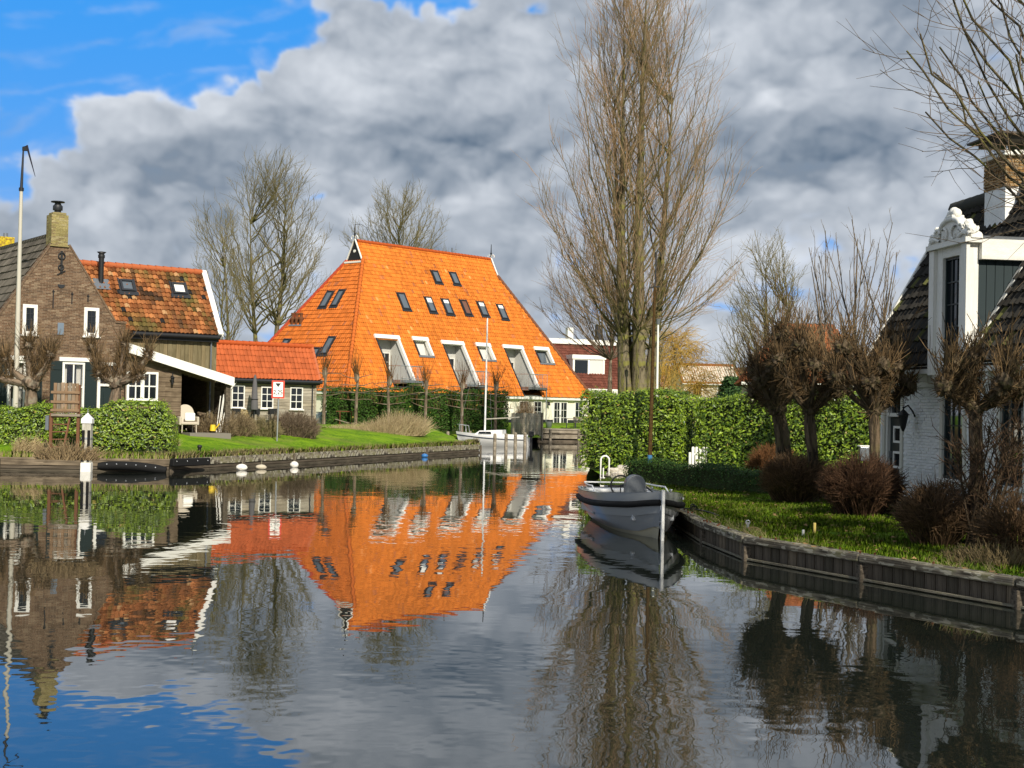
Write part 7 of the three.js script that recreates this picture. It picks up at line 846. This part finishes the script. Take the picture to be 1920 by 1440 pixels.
{ const a = ground(90, 858), b = ground(142.5, 858), D = (-a.z - b.z) / 2, L = Math.hypot(b.x - a.x, b.z - a.z), t = thing('plank_board_stand', 'brown plank board on two tall posts with ladder rungs below', 'stand', V(a.x, a.y, -D)), yOf = (py) => atD(117, py, D).y - a.y, topY = yOf(718), midY = yOf(774), r = rng(21), bm = [mat(0xffffff, 0.85, { map: woodMap([0.14, 0.085, 0.045], [0.32, 0.215, 0.13], 31) }), mat([0.85, 0.85, 0.85], 0.85, { map: MT.postWood.map }), mat([1.1, 0.95, 0.85], 0.85, { map: MT.postWood.map })], post = mat([0.16, 0.075, 0.04], 0.85);
  for (const x of [0, L]) part(t, 'post', rbx(x - 0.05, x + 0.05, -0.3, x ? topY - 0.05 : midY, -0.05, 0.05, 0.01), post); const n = 7, w = (L - 0.06) / n; for (let i = 0; i < n; i++) { const g = uvm(rbx(0.08 + i * w, 0.08 + i * w + w - 0.014, midY - 0.02 + r() * 0.02, topY - 0.02 + r() * 0.04, 0.055, 0.085, 0.006)); const uv = g.attributes.uv; for (let j = 0; j < uv.count; j++) { const u = uv.getX(j); uv.setXY(j, uv.getY(j) * 0.5 + i * 0.3, u * 1.2); } part(t, 'plank', g, bm[i % 3]); } for (const q of [0.08, 0.36, 0.68]) part(t, 'batten', rbx(0, L + 0.05, lerp(midY, topY, q) - 0.04, lerp(midY, topY, q) + 0.05, 0.088, 0.125, 0.008), bm[0]); part(t, 'cap_board', rbx(0.02, L + 0.08, midY - 0.12, midY - 0.03, -0.15, 0.12, 0.01), MT.postWood);
  for (let i = 0; i < 5; i++) part(t, 'rung', rod(V(0.05, 0.35 + i * 0.25, 0.02), V(L - 0.3, 0.37 + i * 0.25, 0.02), 0.022), post); part(t, 'brace', merge([bar(V(L - 0.28, midY - 0.1, 0), V(L * 0.5, 0.0, 0.2), 0.06, 0.06), bar(V(0.05, midY - 0.2, 0), V(-0.25, 0.05, -0.5), 0.05, 0.05)]), post); part(t, 'meter_box', rbx(-0.18, -0.06, midY - 0.6, midY - 0.1, -0.05, 0.08, 0.02), MT.zinc); }
{ const b = atY(164.5, 884, 0), D = -b.z, t = thing('gauge_post', 'white square mooring post with peaked cap and black rubber strips', 'post', V(b.x, 0, b.z + 0.15), 0.06), top = atD(166, 778, D).y, w = 0.145; part(t, 'post', rbx(-w, w, -0.8, top - 0.28, -w, w, 0.015), mat(0xffffff, 0.8, { map: rep(mottle([0.36, 0.34, 0.27], [0.6, 0.57, 0.5], 5, 40, 1.3), 0.8) })); part(t, 'cap', merge([rbx(-w - 0.03, w + 0.03, top - 0.28, top - 0.12, -w - 0.03, w + 0.03, 0.01), new THREE.ConeGeometry(0.24, 0.2, 4).rotateY(Math.PI / 4).translate(0, top - 0.02, 0)]), MT.white); for (const x of [-0.09, 0.09]) part(t, 'rubber_strip', rbx(x - 0.045, x + 0.045, 0.35, top - 0.5, w + 0.001, w + 0.06, 0.012), MT.rubber); part(t, 'clamp', merge([bx(-w - 0.01, w + 0.01, top - 0.8, top - 0.74, -w - 0.01, w + 0.012), bx(-w - 0.01, w + 0.01, 0.7, 0.76, -w - 0.01, w + 0.012)]), MT.steel); part(t, 'foot_block', rbx(-w - 0.02, w + 0.03, -0.5, 0.3, -w - 0.02, w + 0.03, 0.02), MT.whiteOld); part(t, 'spike', rod(V(0, top + 0.05, 0), V(0, top + 0.2, 0), 0.012), MT.steel); }
{ const p = ground(519, 832), D = -p.z, t = thing('clearance_sign', 'white clearance sign with red border reading 2,25 on a thin grey pole', 'sign', p, 0.12), y1 = atD(521, 713.5, D).y - p.y, y0 = atD(521, 747, D).y - p.y, w = 12 / FOC * D; part(t, 'pole', rod(V(0, -0.2, 0), V(0.03, y1 - 0.15, 0), 0.034, 10), MT.steel);
  const cv = document.createElement('canvas'); cv.width = 360; cv.height = 512; const c = cv.getContext('2d'); c.fillStyle = '#d8432f'; c.fillRect(0, 0, 360, 512); c.fillStyle = '#f4f1ea'; c.fillRect(44, 44, 272, 424); c.fillStyle = '#16181b'; c.beginPath(); c.moveTo(95, 76); c.lineTo(265, 76); c.lineTo(180, 190); c.closePath(); c.fill(); c.font = 'bold 176px sans-serif'; c.textAlign = 'center'; c.fillText('2,25', 180, 400, 262); const tx = new THREE.CanvasTexture(cv); tx.colorSpace = THREE.SRGBColorSpace;
  const pl = part(t, 'sign_plate', rbx(-w, w, y0, y1, 0.036, 0.05, 0.006), mat([0.6, 0.1, 0.05], 0.5)); const fg = new THREE.PlaneGeometry(w * 2 - 0.01, y1 - y0 - 0.01).translate(0, (y0 + y1) / 2, 0.054); part(pl, 'sign_face', fg, new THREE.MeshStandardMaterial({ map: tx, roughness: 0.5 })); part(pl, 'clamp', merge([bx(-0.08, 0.08, y0 + 0.15, y0 + 0.19, -0.04, 0.035), bx(-0.08, 0.08, y1 - 0.24, y1 - 0.2, -0.04, 0.035)]), MT.steel); }
{ const F = (px, py, D0, rx, ry, m, label, n = 'buoy') => { const p = atY(px, py, 0), t = thing(n, label, 'buoy', V(p.x, 0, p.z)); part(t, 'float', knob(V(0, ry * 0.55, 0.2), 1, px, 0.06).scale(1, 1, 1).translate(0, -ry * 0.55, -0.2).scale(rx, ry, rx * 0.8).translate(0, ry * 0.72, 0.28), m); part(t, 'rope', pipe([V(0, ry * 1.3, 0.25), V(0, 0.3, 0.14), V(0, 0.5, -0.05)], 0.012, 5), MT.capWood); };
  const bw = mat([0.74, 0.7, 0.62], 0.6, { bumpMap: noiseT, bumpScale: 0.01 }); F(456, 881, 0, 0.2, 0.13, bw, 'long white buoy moored before the dead hydrangea hedge'); F(492, 879, 0, 0.2, 0.1, mat([0.5, 0.44, 0.33], 0.7), 'dirty cream buoy by the foot of the sign'); F(554, 875.5, 0, 0.16, 0.13, bw, 'round white buoy right of the clearance sign'); F(797, 857, 0, 0.15, 0.1, mat([0.03, 0.15, 0.38], 0.5), 'blue buoy on the bank edge before the trained trees'); }
{ const a = atY(186, 884, 0), b = atY(315, 886, 0), t = thing('rubber_boom', 'long sagging black rubber fender floating at the bank', 'fender', V(a.x, 0, a.z + 0.12)), d = b.clone().sub(a); const pts = []; for (let i = 0; i <= 14; i++) { const q = i / 14; pts.push(V(d.x * q, 0.14 + 0.1 * Math.sin(q * 2.6 + 0.5) - 0.06 * q, d.z * q + 0.15 * q)); } part(t, 'tube', new Tubes().add(pts, (q) => 0.15 * Math.min(1, 0.75 + 2 * Math.min(q, 1 - q)), 10, null, true).geo(), MT.rubber); for (let i = 2; i < 13; i += 2) part(t, 'stud', new THREE.SphereGeometry(0.025, 6, 5).translate(pts[i].x, pts[i].y + 0.05, pts[i].z + 0.145), MT.steel); }
{ const a = atD(317, 870, 46.7), b = atD(387, 866, 48.2), L = Math.hypot(b.x - a.x, b.z - a.z), t = thing('rubber_fender', 'straight black rubber fender block fixed on the bank edge', 'fender', V(a.x, 0.2, a.z + 0.1), Math.atan2(-(b.z - a.z), b.x - a.x)); part(t, 'block', rbx(0, L, 0, 0.26, 0.05, 0.24, 0.04), MT.rubber); for (let i = 0; i < 4; i++) part(t, 'stud', new THREE.SphereGeometry(0.022, 6, 5).translate(0.15 + i * (L - 0.3) / 3, 0.17, 0.24), MT.steel); }
{ const g = ground(374, 848); const t = thing('lawn_light', 'short black lawn light near the bank edge', 'light', g); part(t, 'body', new THREE.LatheGeometry([[0.06, 0], [0.06, 0.16], [0.09, 0.17], [0.09, 0.24], [0.05, 0.28], [0, 0.28]].map(([a, b]) => new THREE.Vector2(a, b)), 10), MT.black);
  const p = ground(470, 820), u = thing('garden_bollard', 'white cylindrical garden bollard on a black base', 'bollard', p); part(u, 'base', new THREE.CylinderGeometry(0.1, 0.11, 0.16, 12).translate(0, 0.08, 0), MT.black); part(u, 'body', new THREE.LatheGeometry([[0.1, 0.16], [0.11, 0.5], [0.09, 0.58], [0, 0.59]].map(([a, b]) => new THREE.Vector2(a, b)), 14), MT.white);
  const q = ground(593, 822), v = thing('black_marker', 'small black marker post at the end of the dead hedge', 'post', q); part(v, 'post', rbx(-0.06, 0.06, 0, 0.42, -0.06, 0.06, 0.02), MT.black); }
// wicker chairs, cushion, tools and log pile at the lean-to
function wicker(label, pos, psi) { const t = thing('wicker_chair', label, 'chair', pos, psi, 'wicker chairs on the terrace'), m = mat([0.55, 0.48, 0.38], 0.9, { bumpMap: rep(noiseT, 8), bumpScale: 0.01 }), s = new THREE.Shape(); s.moveTo(-0.36, 0); s.lineTo(0.36, 0); s.lineTo(0.34, 0.4); s.absarc(0, 0.4, 0.34, 0, Math.PI, false); s.lineTo(-0.36, 0); part(t, 'backrest', new THREE.ExtrudeGeometry(s, { depth: 0.06, bevelEnabled: true, bevelSize: 0.02, bevelThickness: 0.02, bevelSegments: 2 }).rotateX(-0.18).translate(0, 0.4, -0.34), m); part(t, 'seat', rbx(-0.34, 0.34, 0.32, 0.44, -0.3, 0.32, 0.04), m); for (const x of [-0.37, 0.37]) part(t, 'armrest', rbx(x - 0.05, x + 0.05, 0.3, 0.66, -0.32, 0.3, 0.045), m); for (const x of [-0.3, 0.3]) for (const z of [-0.28, 0.28]) part(t, 'leg', rod(V(x, 0, z), V(x * 0.97, 0.33, z * 0.97), 0.024), m); return t; }
{ const p = LF.z(352, 775, 0.55), a = LF.world(p.x, 1.08, 0.55); wicker('high-backed wicker chair in the mouth of the lean-to', a, 0.5); const g = ground(343, 811); wicker('low wicker chair seen from behind at the end of the laurel hedge', V(g.x, g.y, g.z), 2.9);
  const c = thing('cushion', 'white square cushion on the high-backed wicker chair', 'cushion', V(a.x + 0.12, a.y + 0.46, a.z + 0.1), 0.3); part(c, 'cover', new RoundedBoxGeometry(0.42, 0.36, 0.14, 3, 0.06).rotateX(-0.2).translate(0, 0.18, 0), MT.white);
  const w = LF.world(LF.z(375, 770, -0.5).x, 1.08, -0.5), t = thing('log_pile', 'pile of dark split logs in the shade of the lean-to', 'firewood', w, LF.psi), r = rng(6); for (let i = 0; i < 34; i++) { const x = (r() - 0.5) * 1.1, y = 0.08 + r() * Math.max(0.05, 0.75 - Math.abs(x) * 0.9); part(t, 'log', rod(V(x, y, -0.2 + r() * 0.1), V(x + (r() - 0.5) * 0.3, y + (r() - 0.5) * 0.1, 0.25), 0.06, 6), i % 2 ? MT.pile3 : MT.plankBrown); }
  const f = LF.world(LF.z(414, 760, 0.35).x, 1.08, 0.35), k = thing('garden_tools', 'bundle of pale garden rakes leaning at the lean-to opening', 'tools', f, LF.psi); for (const [x, l] of [[-0.2, 0.1], [-0.12, 0.16], [-0.05, 0.12], [0.02, 0.2]]) part(k, 'handle', rod(V(x, 0, 0.05), V(x + l + 0.15, 1.45 + l, -0.15), 0.018, 6), MT.white); part(k, 'yellow_watering_can', merge([new THREE.CylinderGeometry(0.11, 0.13, 0.26, 12).translate(-0.4, 0.2, 0.15), bar(V(-0.3, 0.15, 0.15), V(-0.1, 0.38, 0.15), 0.04, 0.04)]), mat([0.72, 0.5, 0.03], 0.5)); }
{ const p = SF.world(SF.z(477, 760, 1.4).x, 0.95, 1.4), top = atD(477, 703, -p.z).y - p.y, t = thing('parasol', 'closed grey garden parasol standing before the shed', 'parasol', p); part(t, 'pole', rod(V(0, 0, 0), V(0, top, 0), 0.03), MT.dark); part(t, 'canopy', new THREE.LatheGeometry([[0.02, top + 0.02], [0.07, top - 0.1], [0.13, top - 0.6], [0.17, top - 1.3], [0.2, top - 1.7], [0.12, top - 1.72], [0.03, top - 1.6]].map(([a, b]) => new THREE.Vector2(a, b)), 9), mat([0.12, 0.115, 0.12], 0.95)); part(t, 'base', new THREE.CylinderGeometry(0.3, 0.32, 0.1, 16).translate(0, 0.05, 0), MT.dark); part(t, 'strap', new THREE.TorusGeometry(0.17, 0.02, 6, 14).rotateX(Math.PI / 2).translate(0, top - 1.2, 0), MT.black); }
for (const [px, label] of [[443, 'black planter box under the first shed window'], [479, 'black planter box around the parasol pole'], [511, 'black planter box under the middle shed window']]) { const p = SF.world(SF.z(px, 768, 0.9).x, 0, 0.9), y = atD(px, 776, -p.z).y, t = thing('planter_box', label, 'planter', V(p.x, 0.95, p.z), SF.psi, 'black planters before the shed'); part(t, 'box', merge([rbx(-0.2, 0.2, y - 0.98, y - 0.68, -0.12, 0.12, 0.015)]), MT.black); part(t, 'stand', merge([bx(-0.17, -0.13, 0, y - 0.98, -0.1, -0.06), bx(0.13, 0.17, 0, y - 0.98, -0.1, -0.06), bx(-0.17, -0.13, 0, y - 0.98, 0.06, 0.1), bx(0.13, 0.17, 0, y - 0.98, 0.06, 0.1)]), MT.dark); }
{ const p = SF.world(SF.z(458, 775, 0.7).x, 1.15, 0.7); leafBush('straw_bush', 'straw-coloured pot plant beside the closed parasol', 'plant', V(p.x, p.y, p.z), { seed: 77, size: [0.3, 0.8, 0.3], n: 300, prof: (y) => 1 - 0.4 * y, leaf: [0.12, 0.05], cols: [[0.3, 0.22, 0.1], [0.5, 0.4, 0.2]] }); }
{ const p = ground(611, 796), t = thing('covered_dinghy', 'grey-green overturned dinghy lying at the shed corner', 'boat', V(p.x, p.y, p.z), 0.35); const g = new THREE.SphereGeometry(1, 22, 10, 0, 6.2832, 0, 1.57), q = g.attributes.position; for (let i = 0; i < q.count; i++) { const x = q.getX(i), y = q.getY(i), z = q.getZ(i); q.setXYZ(i, x * 0.62 * (1 + 0.12 * z), Math.pow(Math.max(0, y), 0.7) * 0.78, z * 1.15); } g.computeVertexNormals(); part(t, 'hull', g.rotateY(0.9), phys([0.17, 0.21, 0.19], 0.4)); part(t, 'keel', bar(V(-0.7, 0.62, -0.55), V(0.7, 0.62, 0.55), 0.05, 0.06).translate(0, 0.14, 0), MT.zinc); }
{ const a = ground(637, 801), b = ground(659, 801), L = Math.hypot(b.x - a.x, b.z - a.z), t = thing('rusty_frame', 'rusty iron frame with a slanting bar beside the dinghy', 'frame', V(a.x, a.y, a.z)), h = 0.95; part(t, 'leg', rbx(-0.03, 0.03, 0, h, -0.03, 0.03, 0.008), MT.rust); part(t, 'leg', rbx(L - 0.03, L + 0.03, 0, h, -0.03, 0.03, 0.008), MT.rust); part(t, 'crossbar', rbx(-0.25, L + 0.03, h, h + 0.06, -0.03, 0.03, 0.008), MT.rust); part(t, 'slanting_bar', bar(V(-0.3, 0.5, 0), V(L + 0.3, 0.15, 0.1), 0.05, 0.05), MT.postWood); }
// ---------------------------------------------------------------- right bank things
{ const a = atY(1126, 890, 0.42), b = atY(1144, 892, 0.42), t = thing('swim_ladder', 'white hooped handrail of a boarding ladder at the grassy point', 'ladder', a), w = b.x - a.x, h = atD(1135, 855, -a.z).y - 0.42; const arc = []; for (let i = 0; i <= 12; i++) { const q = Math.PI * i / 12; arc.push(V(w / 2 - Math.cos(q) * w / 2, h - w / 2 + Math.sin(q) * w / 2, 0)); } part(t, 'hoop', pipe([V(0, -0.6, 0), ...arc, V(w, -0.6, 0)], 0.028, 8), MT.white); for (const y of [-0.35, -0.1]) part(t, 'rung', rod(V(0, y, 0), V(w, y, 0), 0.02), MT.white); part(t, 'short_post', rod(V(w * 0.3, -0.1, 0.1), V(w * 0.3, 0.22, 0.1), 0.02), MT.white); }
{ const m = mat(0xffffff, 0.9, { map: rep(mottle([0.3, 0.26, 0.2], [0.62, 0.57, 0.48], 5, 30, 1.4), 1.5) }); let i = 0; for (const [px, py, s] of [[1151, 893, 0.2], [1168, 893, 0.26], [1160, 898, 0.17]]) { const p = ground(px, py); const t = solo('boulder', ['tan rounded stone beside the ladder hoop', 'pale squared stone at the end of the box hedge', 'small pale stone between two larger ones'][i], 'stone', knob(V(0, 0, 0), s, i * 7, 0.4).scale(1.2, 0.8, 0.9), m, V(p.x, p.y + s * 0.5, p.z), 'stones at the grassy point'); i++; } const p = ground(1162, 905); const t = thing('green_tuft', 'bright green grassy tuft below the stones', 'plant', V(p.x, 0.3, p.z)); strawClump(t, 'blades', { seed: 71, n: 700, rx: 0.6, rz: 0.35, h: 0.3, r: 0.006, cols: [[0.05, 0.1, 0.01], [0.16, 0.2, 0.03]] }); }
{ const b = atD(1218, 862, 44.6); b.y = 0.42; const D = 44.6, t = thing('wooden_pole', 'tall slim brown wooden pole with blue foot and black crossbar top', 'pole', b), d = (px, py) => atD(px, py, D).sub(b); part(t, 'pole', rod(V(0, 0, 0), d(1228, 538), (q) => lerp(0.075, 0.045, q), 9), mat([0.3, 0.2, 0.09], 0.75, { map: MT.postWood.map })); part(t, 'blue_band', rod(V(0, 0.12, 0), d(1218.4, 853), 0.082, 9), mat([0.05, 0.16, 0.34], 0.6)); part(t, 'crossbar', bar(d(1218, 540), d(1237, 537), 0.05, 0.05), MT.black); part(t, 'top_mast', pipe([d(1228, 538), d(1230, 500), d(1230, 473)], 0.025, 6), MT.dark); part(t, 'hook', pipe([d(1230, 474), d(1232, 469), d(1238, 474), d(1240, 481)], 0.014, 5), MT.dark); }
{ const b = atD(1232, 750, 72); b.y = 0.4; const t = thing('lamp_post', 'thin white lamp post rising behind the laurel hedge', 'lamp post', b), d = (px, py) => atD(px, py, 72).sub(b); part(t, 'post', rod(V(0, 0, 0), d(1234, 606), (q) => lerp(0.08, 0.05, q), 9), MT.white); part(t, 'lamp_head', merge([new THREE.CylinderGeometry(0.12, 0.09, 0.28, 10).translate(d(1234, 603).x, d(1234, 603).y, d(1234, 603).z)]), MT.zinc); }
{ const a = atD(1299, 866, 44.5), L = 0.6, t = thing('picket_gate', 'small white picket gate in the gap between the laurel hedges', 'gate', V(a.x, 0.42, a.z), 0.1); for (let i = 0; i < 5; i++) { const s = new THREE.Shape(); s.moveTo(-0.035, 0); s.lineTo(0.035, 0); s.lineTo(0.045, 0.82); s.absarc(0, 0.84, 0.045, 0, Math.PI, false); s.lineTo(-0.035, 0); const m = part(t, 'picket', new THREE.ExtrudeGeometry(s, { depth: 0.025, bevelEnabled: false }), MT.white); m.position.set(i * 0.115, 0, 0); } for (const y of [0.15, 0.62]) part(t, 'rail', bx(-0.05, 0.52, y, y + 0.05, -0.03, -0.003), MT.white); part(t, 'gate_post', rbx(-0.14, -0.06, 0, 0.7, -0.04, 0.04, 0.012), MT.white); }
{ const p = atD(1622, 850, 37), t = thing('letterbox', 'small grey letterbox on a stand half hidden behind the dark pollard', 'letterbox', V(p.x, 0.46, p.z)), y = atD(1622, 838, 37).y - 0.46; part(t, 'box', rbx(-0.16, 0.16, y - 0.38, y, -0.12, 0.12, 0.02), MT.zinc); part(t, 'lid', rbx(-0.18, 0.18, y + 0.002, y + 0.04, -0.14, 0.14, 0.015), MT.white); part(t, 'post', rbx(-0.03, 0.03, 0, y - 0.38, -0.03, 0.03, 0.008), MT.dark); }
{ const mk = (px, py, h, r, m, label, n) => { const p = ground(px, py), t = thing(n, label, 'post', V(p.x, 0.38, p.z), 0, 'short posts on the right bank edge'); part(t, 'stake', new THREE.LatheGeometry([[r, 0], [r, h - 0.01], [r * 0.8, h], [0, h]].map(([a, b]) => new THREE.Vector2(a, b)), 9), m); return t; };
  mk(1506, 1006, 0.1, 0.024, MT.white, 'short white stake on the bank cap beside the yellow stake', 'bank_stake'); mk(1527, 1003, 0.2, 0.026, mat([0.5, 0.4, 0.12], 0.7), 'short yellow wooden stake on the lawn edge', 'bank_stake');
  const p = atY(1402, 990, 0.42), t = thing('mooring_cleat', 'galvanised mooring pin where the bank cap bends', 'cleat', V(p.x, 0.40, p.z)); part(t, 'pin', rod(V(0, 0, 0), V(0, 0.12, 0), 0.025), MT.steel); part(t, 'ring', new THREE.TorusGeometry(0.035, 0.01, 6, 14).translate(0, 0.12, 0), MT.steel); part(t, 'rope_coil', merge([0, 1, 2].map((k) => new THREE.TorusGeometry(0.07 + k * 0.012, 0.013, 6, 16).rotateX(1.5 + k * 0.12).translate(0.08, -0.02 + k * 0.02, 0.12))), mat([0.24, 0.16, 0.08], 0.9)); }
renderer.render(scene, camera);
